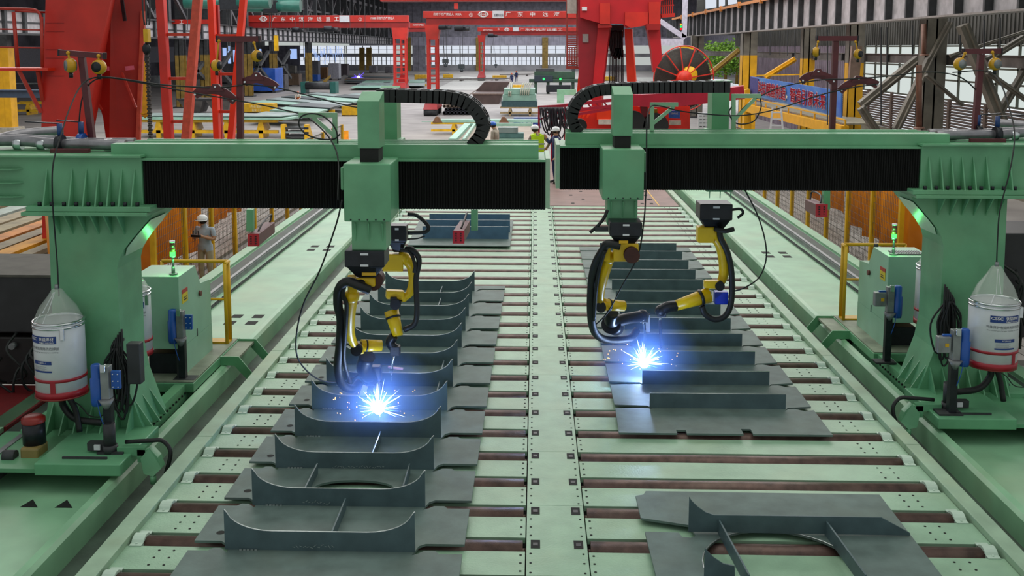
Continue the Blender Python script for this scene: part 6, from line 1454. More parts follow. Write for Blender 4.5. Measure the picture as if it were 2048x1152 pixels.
# ================================================================ fences, curtains
ORG = sheet('orange_curtain', '#ffb436'); WIRE = mat('fence_wire', '#5a584c', .6, .1)
def fence(x, ys, side, xs):
    for i, y in enumerate(ys):
        p = thing('fence_post', 'yellow mesh fence post %s in line from the camera along the %s side deck' % (['first', 'second', 'third', 'fourth', 'fifth', 'sixth', 'seventh', 'eighth', 'ninth', 'tenth', 'eleventh', 'twelfth'][i], side), 'fence post', (x, y, FZ), 'yellow safety fence posts')
        MB().box(x-.05, x+.05, y-.05, y+.05, FZ, FZ+2.35).build('upright', YELP, p); MB().box(x-.11, x+.11, y-.11, y+.11, FZ, FZ+.05).build('foot', BLKM, p)
        if i+1 < len(ys):
            f = thing('mesh_fence', 'wire mesh fence panel between the %s and next posts along the %s side deck' % (['first', 'second', 'third', 'fourth', 'fifth', 'sixth', 'seventh', 'eighth', 'ninth', 'tenth', 'eleventh', 'twelfth'][i], side), 'fence panel', (x, (y+ys[i+1])/2, FZ+.15), 'wire mesh fence panels')
            m = MB(); y1 = ys[i+1]-.06; y0 = y+.06; n = 17
            for k in range(n): yy = y0+(y1-y0)*k/(n-1); m.box(x-.003, x+.003, yy-.003, yy+.003, FZ+.15, FZ+2.3)
            for k in range(15): z = FZ+.15+k*.152; m.box(x-.003, x+.003, y0, y1, z-.003, z+.003)
            m.build('wire_mesh', WIRE, f)
            MB().box(x-.015, x+.015, y0, y1, FZ+.12, FZ+.15).box(x-.015, x+.015, y0, y1, FZ+2.3, FZ+2.33).build('frame', WIRE, f)
YL_ = [19.75+1.826*k for k in range(12)]; YR_ = [21.58+1.826*k for k in range(11)]
fence(-7.54, YL_, 'left', -1); fence(7.73, YR_, 'right', 1)
def curtain(x, y0, y1, z0, z1, label, n=26, amp=.10):
    m = MB(); vs = []; fs = []
    for k in range(n+1):
        y = y0+(y1-y0)*k/n; dx = amp*math.sin(k*1.3)+amp*.5*math.sin(k*.5+1)
        for z, f in ((z0+.03*math.sin(k), 1.2), ((z0+z1)/2, 1), (z1, .4)): vs.append((x+dx*f, y, z))
    for k in range(n):
        for j in range(2): fs.append((3*k+j, 3*k+3+j, 3*k+4+j, 3*k+1+j))
    m.add(vs, fs, True); o = m.build('welding_curtain', ORG); so = o.modifiers.new('sheet', 'SOLIDIFY'); so.thickness = .004
    tag(o, label, 'curtain', 'orange welding curtains')
curtain(-8.6, 17.5, 25.5, FZ+.25, 1.3, 'orange see-through welding curtain behind the left control cabinet')
curtain(-8.7, 26.8, 31.5, FZ+.6, 1.05, 'orange welding curtain behind the person in grey, by the dark beam cover', 20)
curtain(8.3, 18.5, 27.6, -.62, 1.4, 'orange see-through welding curtain behind the right control cabinet', 30)
curtain(8.9, 29.5, 33.5, -.75, 1.4, 'bright orange welding curtain behind the right scanner box', 10, .05)
# slatted floor zones beyond the fences
SLAT = mat('slat_steel', '#8b8680', .5, .3, .2, 3)
for x0, x1, y0, y1, l in ((-11.5, -7.9, 20, 42, 'grey slatted steel floor beyond the left fence'), (7.9, 12.4, 17, 44, 'grey slatted steel floor beyond the right fence')):
    m = MB(); k = x0
    while k < x1: m.box(k, k+.22, y0, y1, FZ, FZ+.09); k += .24
    o = m.build('slatted_floor', SLAT); tag(o, l, 'grating', kind='structure')
struct('floor_strip', MB().box(-7.4, -6.05, 9, 44, FZ, FZ+.015), mat('brown_dust_floor', '#84705c', .7, 0, .12, 1.5), 'dusty brown strip between deck and left fence')
struct('floor_strip', MB().box(-7.72, -7.56, 19, 44, FZ, FZ+.03), YELP, 'yellow floor line under the left fence')
struct('floor_strip', MB().box(6.4, 7.6, 9, 44, FZ, FZ+.015), mat('pale_floor', '#b8b49c', .7, 0, .12, 1.5), 'pale strip between deck and right fence')
# planks at far left, dark machines at both edges
for k, (x0, w_, col, l) in enumerate(((-11.2, .30, '#8e8468', 'nearest grey brown'), (-11.7, .42, '#d39410', 'bright yellow'), (-12.2, .40, '#8a7f62', 'brown'), (-12.75, .42, '#c07a28', 'orange brown'), (-13.35, .50, '#8c8262', 'long khaki'), (-14.0, .50, '#93876a', 'sandy'), (-14.7, .55, '#9aa8a0', 'pale grey'), (-15.5, .60, '#8a7f62', 'farthest brown'))):
    m = MB().box(x0-w_, x0, 14, 36, -.66, -.55)
    for j in range(8): m.box(x0-w_+.02, x0-.02, 15+j*2.7, 15.3+j*2.7, FZ, -.66)
    tag(m.build('steel_plank', mat('plank_'+col[1:], col, .6, 0, .2, 2)), '%s plank lying left of the left gantry column' % l, 'plank', 'planks stacked beyond the left column')
t = thing('power_source_rack', 'dark power source rack with grey lid at the left edge behind the drum', 'rack', (-6.1, 12.2, FZ))
MB().box(-7.2, -5.62, 12.0, 13.2, .55, 1.25).build('upper_cabinet', mat('dark_cabinet', '#26262a', .5, 0, .2, 5), t, bevel=.02); MB().box(-7.25, -5.6, 11.98, 13.25, 1.25, 1.28).build('lid', mat('dusty_lid', '#55524c', .7), t)
MB().box(-7.2, -5.7, 12.0, 13.1, -.1, .5).build('lower_cabinet', mat('darker_cabinet', '#1a1416', .5, 0, .3, 5), t, bevel=.02)
MB().box(-7.8, -5.75, 10.6, 11.98, FZ, -.10).build('red_frame', mat('rack_red', '#6a1216', .5), t); m = MB(); rnd = random.Random(2)
for k in range(14):
    x = rnd.uniform(-6.9, -5.65); z = rnd.uniform(.2, .6); m.tube(smooth_path([(x, 11.95, z), (x+rnd.uniform(-.2, .2), 11.7, z-.15), (x+rnd.uniform(-.3, .3), 11.75, z-.45), (x+rnd.uniform(-.3, .3), 11.9, z-.6)]), .016, 6)
m.build('loose_cables', BLACK, t); m = MB()
for k in range(3): m.cyl((-6.7+k*.35, 11.93, .40), (-6.7+k*.35, 12.0, .40), .04)
m.build('gauges', GREY, t)
t = thing('welding_power_source', 'dark brown machine with red top cap at the left corner of the bogie', 'machine', PL(5.3, -.45, -.06))
c = PL(5.22, -.45, 0); MB().cyl((c.x, c.y, .06), (c.x, c.y, .28), .11, n=20).build('motor_body', BLKM, t); MB().lathe((c.x, c.y, 0), [(.115, .28), (.115, .32), (.08, .345), (0, .35)], 20).build('red_cap', mat('cap_red', '#8c2018', .4), t)
MB().box(c.x-.08, c.x+.10, c.y-.15, c.y+.08, -.06, .06).build('gearbox', mat('gearbox_ochre', '#8f7c48', .5), t, bevel=.02)
t = thing('power_source_rack', 'dark rack with cables at the right edge behind the right drum', 'rack', (6.6, 13.6, FZ))
MB().box(5.95, 7.4, 13.4, 14.4, .2, 1.6).build('cabinet', mat('dark_cabinet', '#26262a'), t, bevel=.02)
MB().box(5.95, 6.2, 13.1, 13.4, .1, .7).build('lower_box', BLKM, t, bevel=.02); MB().lathe((6.0, 12.9, 0), [(.05, .40), (.07, .40), (.07, .52), (.05, .52)], 16).build('blue_ring', BLUE, t)
m = MB(); rnd = random.Random(6)
for k in range(10):
    x = rnd.uniform(5.9, 6.4); z = rnd.uniform(.3, 1.3); m.tube(smooth_path([(x, 13.35, z), (x+rnd.uniform(-.2, .2), 13.1, z-.2), (x+rnd.uniform(-.2, .2), 13.2, z-.6)]), .018, 6)
m.build('loose_cables', BLACK, t)

# ================================================================ things on the hall floor beyond the gantries
def ground(px_, py_): return G(px_, py_, FZ)
def span(x0, x1, yb):
    p = ground((x0+x1)/2, yb); return p.y, V(x0, yb, p.y).x, V(x1, yb, p.y).x
def zat(y_, Y): return V(1000, y_, Y).z
def trestle(l, x0, x1, yt, yb, legs, m_=YELP, ym=None):
    Y, a, b = span(x0, x1, yb); t = thing('steel_trestle', l, 'trestle', ((a+b)/2, Y, FZ), 'yellow steel trestles on the hall floor')
    zt = zat(yt, Y); h = zt-FZ; d = 1.2
    MB().box(a, b, Y, Y+.3, zt-.16*h, zt).box(a, b, Y+d, Y+d+.3, zt-.16*h, zt).box(a, b, Y, Y+.3, FZ+.25*h, FZ+.42*h).build('beam', m_, t)
    for k in range(legs):
        x = a+(b-a)*(k+.5)/legs
        MB().prism([(x-.12*h, Y, FZ), (x+.12*h, Y, FZ), (x+.12*h, Y, FZ+.42*h), (x+.10*h, Y, FZ+.42*h), (x+.3*h, Y, zt-.14*h) if False else (x+.22*h, Y, FZ+.42*h), (x+.10*h, Y, zt-.16*h), (x-.10*h, Y, zt-.16*h), (x-.22*h, Y, FZ+.42*h), (x-.12*h, Y, FZ+.42*h)], (0, d+.2, 0)).build('leg', m_, t)
    return t, Y, a, b, zt
t, Y, a, b, zt = trestle('long yellow trestle carrying pale plates behind the left gantry tray', 283, 556, 240, 276, 4)
PALE = mat('pale_green_plate', '#8fb8a8', .45, .1, .12, 1.5); PALE2 = mat('grey_green_plate', '#8d9e9c', .45, .1, .2, 1.2)
pl = thing('plate_stack', 'stack of pale green plates on the long yellow trestle', 'steel plates', ((a+b)/2, Y, zt), 'stacks of pale steel plates')
MB().hexa((a-.5, Y-.2, zt), (b+.6, Y-.3, zt), (b+1.4, Y+2.6, zt), (a-.5, Y+3, zt), (a-.5, Y-.2, zt+.12), (b+.6, Y-.3, zt+.10), (b+1.4, Y+2.6, zt+.14), (a-.5, Y+3, zt+.16)).build('plate', PALE, pl)
MB().hexa((a-.2, Y+.2, zt+.16), (b+.2, Y+.0, zt+.16), (b+1.0, Y+2.2, zt+.16), (a-.2, Y+2.6, zt+.16), (a-.2, Y+.2, zt+.22), (b+.2, Y+.0, zt+.22), (b+1.0, Y+2.2, zt+.22), (a-.2, Y+2.6, zt+.22)).build('plate', PALE2, pl)
def rack(l, x0, x1, yt, yb, m_=YELP, stripes=False, load=True):
    Y, a, b = span(x0, x1, yb); t = thing('plate_cradle', l, 'cradle', ((a+b)/2, Y, FZ), 'steel cradles on the hall floor'); zt = zat(yt, Y); w = (b-a)*.15
    for x in (a, b-w): MB().box(x, x+w, Y, Y+.4, FZ, zt).prism([(x, Y+.4, FZ), (x, Y+1.3, FZ), (x, Y+.4, zt)], (w, 0, 0)).build('upright', m_, t)
    if stripes: MB().box(b-w-.02, b+.02, Y-.02, Y, FZ+.3, FZ+.45).box(b-w-.02, b+.02, Y-.02, Y, FZ+.6, FZ+.72).build('black_stripes', BLKM, t)
    if load:
        for k in range(3): MB().box(a+w, b-w, Y+.1, Y+1.5, FZ+.12+k*.24, FZ+.22+k*.24).build('plate', PALE2 if k % 2 else DGREY, t)
rack('yellow black striped cradle with dark plates left of the green arm', 562, 617, 250, 279, stripes=True)
def block(name, l, cat, x0, x1, yt, yb, d, m_, extra=None, group=None, z0=None):
    Y, a, b = span(x0, x1, yb); z0 = FZ; zt = zat(yt, Y); t = thing(name, l, cat, ((a+b)/2, Y, z0), group); h = zt-z0
    MB().box(a, b, Y, Y+d, z0+.08*h, zt).build('body', m_, t, bevel=min(.03, h*.04))
    MB().box(a, a+.12*(b-a), Y+.05, Y+d-.05, z0, z0+.08*h).box(b-.12*(b-a), b, Y+.05, Y+d-.05, z0, z0+.08*h).build('skids', DGREY, t)
    m = MB(); n = max(2, int((b-a)/max(.3, h*.6)))
    for k in range(1, n): x = a+(b-a)*k/n; m.box(x-.025*h-.01, x+.025*h+.01, Y-.03, Y, z0+.08*h, zt)
    m.build('ribs', m_, t)
    if extra: extra(t, Y, a, b, z0, zt)
    return t
def tx(s, m_, fx0=.3, fx1=.8, fz0=.4, fz1=.75): return lambda t, Y, a, b, z0, zt: text('lettering', s, (a+(b-a)*fx0, Y-.05, z0+(zt-z0)*fz0), (b-a)*(fx1-fx0), (zt-z0)*(fz1-fz0), m_, t, bold=.02)
YT = mat('pale_yellow_text', '#e6dfae', .5)
block('storage_bin', 'yellow steel bin with two lines of pale lettering beyond the second maroon post', 'bin', 487, 546, 208, 226, 1.5, YELP, lambda *q: (tx('内业车间', YT, .26, .62, .52, .85)(*q), tx('胎架（1）', YT, .30, .58, .15, .45)(*q)))
block('storage_bin', 'plain yellow steel box left of the tall post of the left gantry', 'bin', 683, 715, 213, 232, 1.0, YELP)
tag(MB().box(*(lambda Y, a, b: (a, b, Y, Y+.06, FZ, zat(262, Y)))(*span(687, 697, 280))).box(*(lambda Y, a, b: (a-.1, b+.1, Y-.1, Y+.2, FZ, FZ+.04))(*span(687, 697, 280))).build('marker_board', mat('marker_orange', '#f09a10', .5)), 'small orange marker board standing left of the left gantry post', 'marker')
block('container', 'blue corrugated container by the ochre columns', 'container', 497, 551, 137, 186, 4, mat('container_blue', '#1b55b8', .4, 0, .15, .8, spot=.5, spotcol='#7fa0d0'))
block('storage_bin', 'small blue bin near the grey boxes left of centre', 'bin', 616, 636, 150, 163, 2, BLUE)
block('control_cabinet', 'grey equipment cabinet beside the small blue bin', 'cabinet', 614, 637, 122, 152, 2, mat('grey_cabinet', '#7d7e86', .5), group='grey cabinets')
block('timber_crate', 'brown timber crate beyond the teal rolling machine', 'crate', 641, 655, 135, 158, 2, mat('timber_brown', '#7a5a3c', .7))
block('control_cabinet', 'pale grey cabinet right of the timber crate', 'cabinet', 657, 678, 127, 160, 2, mat('pale_cabinet', '#a3a4aa', .5), group='grey cabinets')
block('storage_bin', 'dark bin beneath the first ochre column', 'bin', 545, 570, 150, 183, 2, mat('dark_bin', '#4a484c', .6, 0, .3, 2))
# grey hopper trucks behind red legs
Y, a, b = span(355, 462, 228); t = thing('scrap_hopper', 'large grey scrap hoppers behind the red ladder legs', 'hopper', ((a+b)/2, Y, FZ)); zt = zat(199, Y); mid = (a+b)/2; HG = mat('hopper_grey', '#5e5a58', .6, .1, .25, 1.2)
for x0, x1 in ((a, mid-.05), (mid+.05, b)): MB().hexa((x0+.7, Y+.3, FZ+.1), (x1-.4, Y+.3, FZ+.1), (x1-.4, Y+2, FZ+.1), (x0+.7, Y+2, FZ+.1), (x0, Y, zt), (x1, Y, zt), (x1, Y+2.4, zt), (x0, Y+2.4, zt)).build('hopper', HG, t); MB().box(x0-.05, x1+.05, Y-.06, Y+.02, zt-.1, zt+.04).build('rim', DGREY, t)
# left yellow crane post and low rack
Y, a, b = span(0, 25, 266); t = thing('crane_column', 'thick yellow crane column at the left edge', 'column', ((a+b)/2, Y, FZ)); MB().box(a-.2, b, Y, Y+.8, FZ+.3, zat(95, Y)).box((a+b)/2, b+.02, Y-.02, Y, FZ+.3, zat(120, Y)).build('shaft', YC, t, bevel=.02); MB().box(a-.5, b+.25, Y-.3, Y+1.1, FZ, FZ+.35).build('concrete_base', mat('base_concrete', '#a8a294', .7), t)
MB().box(a-.2, b-.1, Y+.1, Y+.7, zat(95, Y), zat(40, Y)).build('upper_section', DGREY, t)
trestle('yellow trestle with grey pipes at far left behind the column', 25, 150, 206, 230, 2)
tag(MB().box(V(-40, 0, 46).x, V(130, 0, 46).x, 46, 46.3, zat(197, 46), zat(182, 46)).box(V(-40, 0, 46).x, V(130, 0, 46).x, 45.9, 46.4, zat(183, 46), zat(181, 46)).build('steel_beam', mat('blue_grey_beam', '#38465a', .5)), 'dark blue grey steel beam across the far left', 'beam')
Y, a, b = span(25, 84, 206); m = MB()
for k in range(4): m.cyl((a, Y+k*.3, FZ+1.9), (b+5, Y+k*.3, FZ+1.9), .12, n=10)
tag(m.build('pipe_bundle', GREY), 'grey pipes on the far left yellow trestle', 'pipes', kind='stuff')
block('machine_tool', 'green machine seen between the platform struts at far left', 'machine', 35, 84, 122, 165, 3, mat('machine_green', '#2f8a68', .4, 0, .15, 1))
# plates in diagonal stacks
def sheets(l, quad, z, n, mats, group='stacks of pale steel plates', skew=.0):
    P = [G(x, y, z) for x, y in quad]; c = sum(P, Vector())/4; t = thing('plate_stack', l, 'steel plates', (c.x, c.y, FZ), group)
    m = MB()
    for i in (0, 1): q = P[i].lerp(P[3-i], .3); m.box(q.x-.2, q.x+.2, q.y, q.y+.4, FZ, z-.02)
    q = P[0].lerp(P[2], .5); m.box(q.x-.3, q.x+.3, q.y-.2, q.y+.2, FZ, z-.02); m.build('bearer', YELP, t)
    for k in range(n):
        f0, f1 = k/n, (k+.82)/n; A = P[0].lerp(P[3], f0); B = P[1].lerp(P[2], f0); C = P[1].lerp(P[2], f1); D = P[0].lerp(P[3], f1); u = Vector((0, 0, .06+.05*(k % 3)))
        MB().hexa(A, B, C, D, A+u, B+u, C+u, D+u).build('plate', mats[k % len(mats)], t)
sheets('fan of long pale plates leading to the left gantry post', [(495, 232), (600, 238), (760, 190), (715, 186)], FZ+.6, 7, [PALE2, PALE, mat('dark_plate', '#3e4a4c', .5, .1)])
sheets('pale plates left of the fan of long plates', [(500, 205), (610, 212), (700, 193), (640, 186)], FZ+.5, 5, [PALE, PALE2, mat('dark_plate', '#3e4a4c')])
sheets('flat pale plates lying beyond the left cable chain', [(700, 176), (790, 176), (790, 162), (735, 162)], FZ+.3, 3, [PALE, PALE2])
sheets('pale plates near the lattice leg of crane 2', [(790, 172), (850, 172), (850, 160), (800, 160)], FZ+.3, 2, [PALE2, PALE])
sheets('dark plates near the small violet welding spark', [(690, 163), (780, 165), (790, 152), (700, 150)], FZ+.4, 4, [mat('dark_plate', '#3e4a4c'), mat('brown_plate', '#6a5a50', .6)])
# teal rolling machine
Y, a, b = span(602, 672, 187); t = thing('plate_rolling_machine', 'teal plate rolling machine with dark roll left of the centre', 'machine', ((a+b)/2, Y, FZ)); TL = mat('teal_paint', '#23665e', .4, 0, .1, 2)
for x0, x1 in ((a, a+.6), (b-.7, b)): MB().box(x0, x1, Y-.2, Y+1.8, FZ, zat(164, Y)).build('end_frame', TL, t, bevel=.05)
MB().cyl((a+.6, Y, FZ+.9), (b-.7, Y, FZ+.9), .45, n=20).build('roll', DGREY, t); MB().box(a+.4, b-1.5, Y+.6, Y+3.5, zat(168, Y), zat(166, Y)).build('table', PALE, t); MB().prism([(a+2.6, Y+.3, FZ+.9), (b-.7, Y+.3, FZ+1.9), (b-.7, Y+.3, FZ+2.2), (a+2.6, Y+.3, FZ+1.5)], (0, .3, 0)).build('cradle_arm', OCHRE, t)
# violet far arc
p = V(717, 155, 170); t = thing('welding_arc', 'tiny violet welding spark far away left of the centre', 'welding arc', p); MB().ball(p, .28, 10).build('arc_core', emis('violet_arc', '#b0a0ff', 14), t); m = MB(); rnd = random.Random(8)
for k in range(14): d = Vector((rnd.gauss(0, 1), 0, rnd.gauss(0, 1))).normalized()*rnd.uniform(.6, 1.3); m.bar(p, p+d, .05, .05, w2=.01, h2=.01)
tag(m.build('sparks', emis('violet_spark', '#6a50ff', 4), t), kind='stuff')
# pipes bundle, brown pit, centre stack
Y = ground(912, 230).y; x0, x1 = V(884, 0+230, Y).x, V(946, 230, Y).x
t = thing('pipe_stack', 'stack of large brown pipes behind the cable chain', 'pipes', ((x0+x1)/2, Y, FZ)); PB = mat('pipe_brown', '#8a7a6c', .5, .2, .2, 2); PD = mat('pipe_dark', '#2c2f3c', .5, .2)
for r in range(3):
    for k in range(8-r % 2):
        x = x0+.2+k*.30+.15*(r % 2); z = FZ+.17+r*.27; m = MB(); M = Matrix.Rotation(-math.pi/2, 3, 'X')
        m.lathe((x, Y, z), [(.10, 0), (.145, 0), (.145, 9.0-r), (.10, 9.0-r)], 12, M); o = m.build('pipe', PB if r == 2 else PD, t)
Y2 = ground(975, 208).y; t = thing('steel_trough', 'dark brown steel bin right of the pipe stack', 'bin', (V(973, 200, Y2).x, Y2, FZ)); a, b = V(950, 200, Y2).x, V(998, 200, Y2).x
MB().prism([(a, Y2, zat(208, Y2)), (b, Y2, zat(208, Y2)), (b+.3, Y2, zat(188, Y2)), (a-.2, Y2, zat(188, Y2))], (0, 6, 0)).build('body', mat('bin_brown', '#54433f', .6, .1, .2, 1), t); MB().box(a-.3, b+.4, Y2-.1, Y2+.1, zat(189, Y2), zat(187, Y2)).build('rim', mat('rim_brown', '#7a665c', .5), t)
MB().prism([(a-.3, Y2+6, zat(188, Y2)), (b+.3, Y2+6, zat(188, Y2)), (b+.9, Y2+6, zat(168, Y2)), (a+.6, Y2+6, zat(168, Y2))], (0, 4, 0)).build('rear_bin', mat('bin_brown', '#54433f'), t)
t, Y, a, b, zt = trestle('yellow trestle edge beneath the pale central plates', 1000, 1080, 214, 232, 2, mat('beige_steel', '#a8926a', .6))
pl = thing('plate_stack', 'tall pale green stack with folded sections behind the yellow vest', 'steel plates', ((a+b)/2, Y, zt), 'stacks of pale steel plates')
for k in range(3): MB().box(a+.1+.1*k, b-.2-.1*k, Y+.2*k, Y+3.5, zt+.0+k*.48, zt+.45+k*.48).build('plate', [mat('dark_teal_plate', '#33565c', .5), PALE, PALE][k], pl)
for k in range(5): x = a+1.6+k*.16; MB().tube(smooth_path([(x, Y+.2, zt+.9), (x+.05, Y+.3, zt+1.3), (x+.2, Y+1.5, zt+1.8), (x+.35, Y+3, zt+1.7)]), .05, 6).build('curved_section', mat('pale_bar', '#a7aa98', .5), pl)
for k in range(2): x = a+.7+k*.14; MB().bar((x, Y, zt+1.0), (x+.05, Y+3, zt+1.75), .10, .3).build('angle_section', mat('pale_bar', '#a7aa98'), pl)
block('storage_bin', 'yellow box on top of the central plates below the distant workers', 'bin', 1023, 1048, 170, 180, 1.2, YELP)
Y, a, b = span(1058, 1150, 188); t = thing('beam_processing_line', 'dark green machine line with small green lamps left of the red portal', 'machine', ((a+b)/2, Y, FZ)); MG = mat('dark_machine_green', '#2c4a38', .45, 0, .2, 1)
MB().box(a, b+3, Y, Y+1.5, zat(165, Y), zat(158, Y)).box(a+.6, b, Y+.3, Y+1.3, zat(158, Y), zat(143, Y)).build('upper_body', MG, t, bevel=.04); MB().box(a+.6, a+2.8, Y-.1, Y+.3, zat(163, Y), zat(151, Y)).build('control_panel', mat('panel_blue_grey', '#1f2c38', .4), t, bevel=.03)
MB().box(a+.8, a+3, Y+.3, Y+1.3, zat(143, Y), zat(137, Y)).box(a+5, a+5.4, Y+.3, Y+.7, zat(143, Y), zat(126, Y)).build('motor_cover', DGREY, t, bevel=.04)
for k in range(4): x = a+.6+k*(b-a-1)/3; MB().box(x, x+.35, Y+.2, Y+1.2, FZ, zat(165, Y)).build('support_leg', MG, t)
for fx in (.32, .68): p = Vector((a+(b-a)*fx, Y-.16, zat(158, Y))); MB().ball(p, .13, 8).build('indicator_lamp', emis('indicator_green', '#30ff60', 3), t)
MB().box(a+2, b-.5, Y-.3, Y+.2, zat(184, Y), zat(170, Y)).build('lower_motor', BLKM, t, bevel=.05)
tag(MB().box(*(lambda Y, a, b: (a, b, Y, Y+.3, zat(190, Y), zat(179, Y)))(*span(1114, 1152, 206))).box(*(lambda Y, a, b: (a, a+.7, Y, Y+.3, FZ, zat(190, Y)))(*span(1114, 1152, 206))).build('green_frame', GRN_D), 'light green portal frame left of the right cable chain', 'frame')
t, Y, a, b, zt = trestle('yellow trestle crossing behind the left cable chain loop', 862, 952, 245, 269, 1)
for s_, xx in ((0, 868), (1, 1001)):
    p = V(xx+6, 245, Y); m = MB().prism([(p.x-.28, Y-.1, zt), (p.x+.35, Y-.1, zt), (p.x+.08, Y-.1, zt+.35), (p.x-.08, Y-.1, zt+.35)], (0, .5, 0)); tag(m.build('steel_bracket', mat('rust_bracket', '#6e4c34', .6)), ['rusty bracket on the yellow trestle left of the chain', 'rusty bracket on the trestle between chain and yellow vest'][s_], 'bracket', 'rusty brackets')
tag(MB().box(V(866, 0, Y).x, V(1085, 0, Y).x, Y-.05, Y+.9, zt, zt+.16).bar((V(840, 0, Y).x, Y+.2, zt+.02), (V(866, 0, Y).x, Y+.2, zt+.02), .03).build('long_plate', PALE), 'long pale plate lying across the trestles behind the cable chain', 'steel plate')
# light green conveyor frame behind the left beam, right of the chain
w = thing('conveyor_table', 'light green conveyor table with plates behind the left cable chain', 'conveyor', (-1.2, 44, FZ)); p = [G(905, 284, -.2), G(1072, 284, -.2), G(1065, 252, -.2), G(935, 252, -.2)]
MB().prism([p[0], p[1], p[2], p[3]], (0, 0, -.15)).build('bed', mat('conveyor_dusty', '#8f8478', .6, 0, .12, 1.5), w)
MB().bar(p[0], p[3], .35, .3).bar(p[3], p[2], .3, .3).bar(p[0]+Vector((.5, 0, 0)), p[3]+Vector((.4, 0, 0)), .12, .3).build('side_rail', PALE, w)
m = MB()
for k in range(10): q = p[0].lerp(p[3], k/10)+Vector((1.0, 0, .01)); m.box(q.x-.05, q.x+.05, q.y, q.y+.12, q.z, q.z+.01)
m.build('bolt_holes', HOLE, w)
for (x0, x1, y0, y1, mt) in ((996, 1036, 253, 263, PALE2), (996, 1048, 264, 273, mat('teal_steel', '#567f7c', .5)), (985, 1048, 274, 282, PALE)): MB().box(V(x0, 0, 40).x, V(x1, 0, 40).x, 40, 40.6, V(0, y1, 40).z, V(0, y0, 40).z).build('profile', mt, w)
for x in (-3.2, -.4):
    for y in (38, 46): MB().box(x, x+.2, y, y+.2, FZ, -.34).build('leg', PALE, w)
block('storage_bin', 'blue steel bin with white characters left of the person in navy', 'bin', 1027, 1081, 236, 256, 1.2, mat('navy_bin', '#1c3c80', .4), tx('工作台3', TXTW, .22, .72, .2, .7))
for i, (x0, y0, x1, y1, l) in enumerate(((830, 160, 1010, 158, 'long thin bars on the far floor'), (780, 150, 880, 149, 'flat stock near the far wall'), (1000, 150, 1060, 149, 'flat stock beyond the distant workers'))):
    a, b = G(x0, y0, FZ+.3), G(x1, y1, FZ+.3); m = MB()
    for k in range(5): m.bar(a+Vector((0, k*1.2, 0)), b+Vector((k*.3, k*1.5, 0)), .3, .12)
    for f in (.1, .5, .9): q = a.lerp(b, f); m.box(q.x-.2, q.x+.2, q.y, q.y+5, FZ, FZ+.25)
    tag(m.build('bar_stock', mat('bar_grey', '#6e6a68', .6)), l, 'bars', kind='stuff')
for (x0, x1, yt, yb, l) in ((829, 853, 150, 161, 'yellow blocks just left of the leg of the crane numbered 1'), (886, 905, 149, 156, 'small yellow block on the far floor right of the crane leg'), (985, 1013, 151, 158, 'small yellow trestle before the distant workers'), (1210, 1230, 153, 162, 'yellow box between the red legs of the portal')):
    block('floor_block', l, 'block', x0, x1, yt, yb, 1.5, YELP, group='yellow blocks on the far floor')
Y, a, b = span(848, 856, 231); tag(MB().box(a, b, Y, Y+.5, FZ, zat(220, Y)).prism([(a, Y+.5, FZ), (b, Y+.5, FZ), (b, Y+.9, FZ), (a, Y+.9, FZ)], (0, 0, .2)).build('buffer_block', YELP), 'yellow buffer block at the foot of the crane numbered 1', 'block')
struct('floor_bay', MB().prism([G(x, y, FZ+.012) for x, y in ((868, 180), (955, 180), (985, 158), (925, 152))], (0, 0, .01)), mat('pale_bay', '#a8a8a2', .5), 'pale floor bay in the far hall')
m = MB()
for a, b in (((905, 210), (985, 160)), ((920, 210), (993, 160))): m.bar(G(*a, FZ+.04), G(*b, FZ+.04), .12, .08)
struct('floor_rail', m, mat('rust_rail', '#7a6a5e', .5, .4), 'crane rails set in the far floor')
# vertical cables / hoist lines hanging across the upper view
for i, (x, y0, y1, Y) in enumerate(((375, -20, 60, 60), (395, -20, 80, 60), (600, -20, 150, 90), (607, -20, 120, 90), (700, -20, 60, 100), (730, -20, 70, 100), (590, -20, 60, 80), (1655, 60, 250, 38), (1762, 55, 250, 32), (1774, 55, 150, 32), (1825, 50, 110, 31), (1968, 40, 110, 27), (2000, 35, 108, 27), (1920, 70, 105, 28), (1540, 62, 110, 45), (1560, 62, 112, 45), (1575, 60, 112, 44), (1590, 60, 112, 44))):
    tag(MB().bar(V(x, y0, Y), V(x, y1, Y), .035).build('hanging_rope', DGREY), 'thin dark rope hanging from the roof', 'rope', 'thin ropes hanging from the roof')

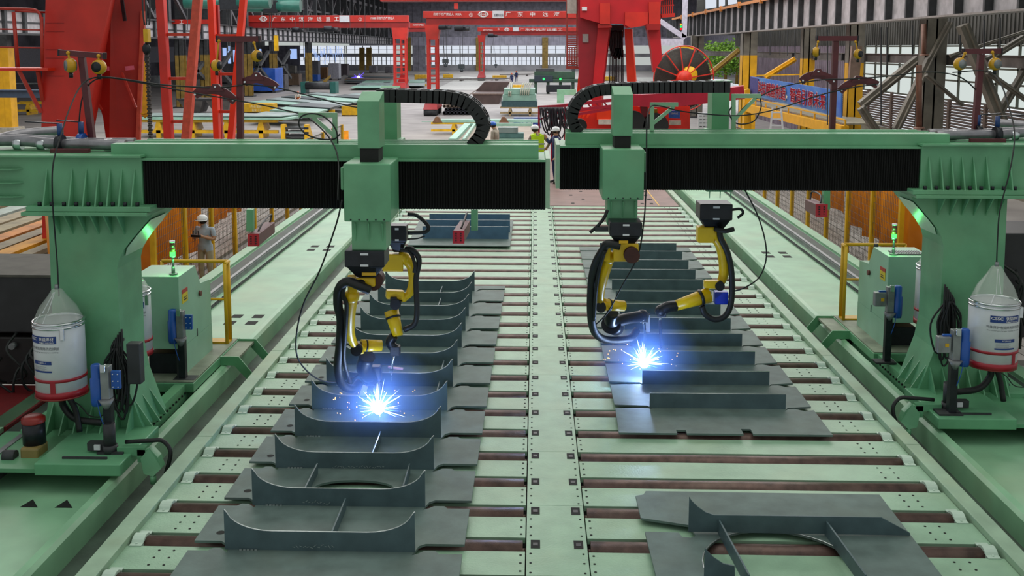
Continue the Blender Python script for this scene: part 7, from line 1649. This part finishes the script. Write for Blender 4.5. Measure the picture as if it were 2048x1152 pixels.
# clutter under the left runway girder
for i, (x0, x1, yt, yb, d, col, nm, cat, l) in enumerate(((301, 318, 152, 170, 2, '#9aa0a2', 'control_cabinet', 'cabinet', 'white grey cabinet beyond the yellow sling'), (322, 338, 158, 176, 2, '#7a7c7e', 'control_cabinet', 'cabinet', 'grey cabinet seen between the red ladder legs'),
        (300, 312, 148, 156, 2, '#caa21c', 'storage_bin', 'bin', 'small yellow bin beyond the dark chain'), (316, 326, 148, 157, 2, '#2a52b0', 'storage_bin', 'bin', 'tiny blue bin beyond the first red ladder leg'),
        (345, 392, 160, 183, 3, '#68645e', 'machine_tool', 'machine', 'grey machine behind the grey hoppers'), (440, 470, 128, 168, 3, '#6f6e72', 'control_cabinet', 'cabinet', 'tall grey cabinet between the bright red legs'),
        (470, 496, 140, 180, 3, '#47535a', 'machine_tool', 'machine', 'slate coloured machine left of the blue container'), (556, 572, 128, 150, 2, '#8a8b90', 'control_cabinet', 'cabinet', 'pale cabinet right of the blue container'),
        (575, 598, 148, 172, 2, '#6a5644', 'timber_crate', 'crate', 'brown crate behind the crouching welder'), (575, 590, 132, 147, 2, '#a8a49a', 'control_cabinet', 'cabinet', 'cream cabinet behind the brown crate'),
        (680, 695, 128, 152, 2, '#4a4248', 'machine_tool', 'machine', 'dark machine left of the tiny violet spark'), (738, 752, 132, 146, 3, '#6c6a70', 'machine_tool', 'machine', 'grey machine before the far windows left of crane 2'), (770, 784, 134, 146, 3, '#5c5a60', 'machine_tool', 'machine', 'dark machine beside the lattice leg of crane 2'))):
    block(nm, l, cat, x0, x1, yt, yb, d, mat('clutter_'+col[1:], col, .55, .1, .2, 1), group='equipment under the left runway girder')
for x0, y0, x1, y1, l in ((724, 95, 724, 140, 'ochre far column left'), (738, 95, 738, 140, 'second ochre far column')):
    tag(MB().bar(V(x0, y0, 235), V(x1, y1, 235), 1.1, up=(0, 1, 0)).build('wall_column', OCHRE), l, 'column', kind='structure')
t = thing('hose_rack', 'crimson frame hung with tangled dark hoses left of the person in navy', 'hose rack', V(1103, 300, 36)); rnd = random.Random(12); CR_ = mat('crimson', '#a80f2e')
m = MB()
for a in (1078, 1104, 1130): p = V(a, 214, 36.4); m.bar((p.x, p.y, FZ), p, .07)
m.bar(V(1076, 214, 36.4), V(1132, 211, 36.4), .09); m.bar(V(1078, 240, 36.4), V(1130, 216, 36.4), .05); m.bar(V(1078, 216, 36.4), V(1130, 244, 36.4), .05); m.build('frame', CR_, t)
m = MB()
for k in range(16):
    a = V(1080+k*3, 214, 36.2+rnd.uniform(-.2, .2)); L = rnd.uniform(.5, 1.1); w_ = rnd.uniform(.08, .3)
    m.tube(smooth_path([a, a+Vector((w_*.3, -.03, -L*.6)), a+Vector((w_, -.05, -L)), a+Vector((w_*1.6, -.03, -L*.5)), a+Vector((w_*1.2, 0, -.02))]), .025, 6)
m.build('hose_loops', mat('hose_dark', '#201d28', .5), t)
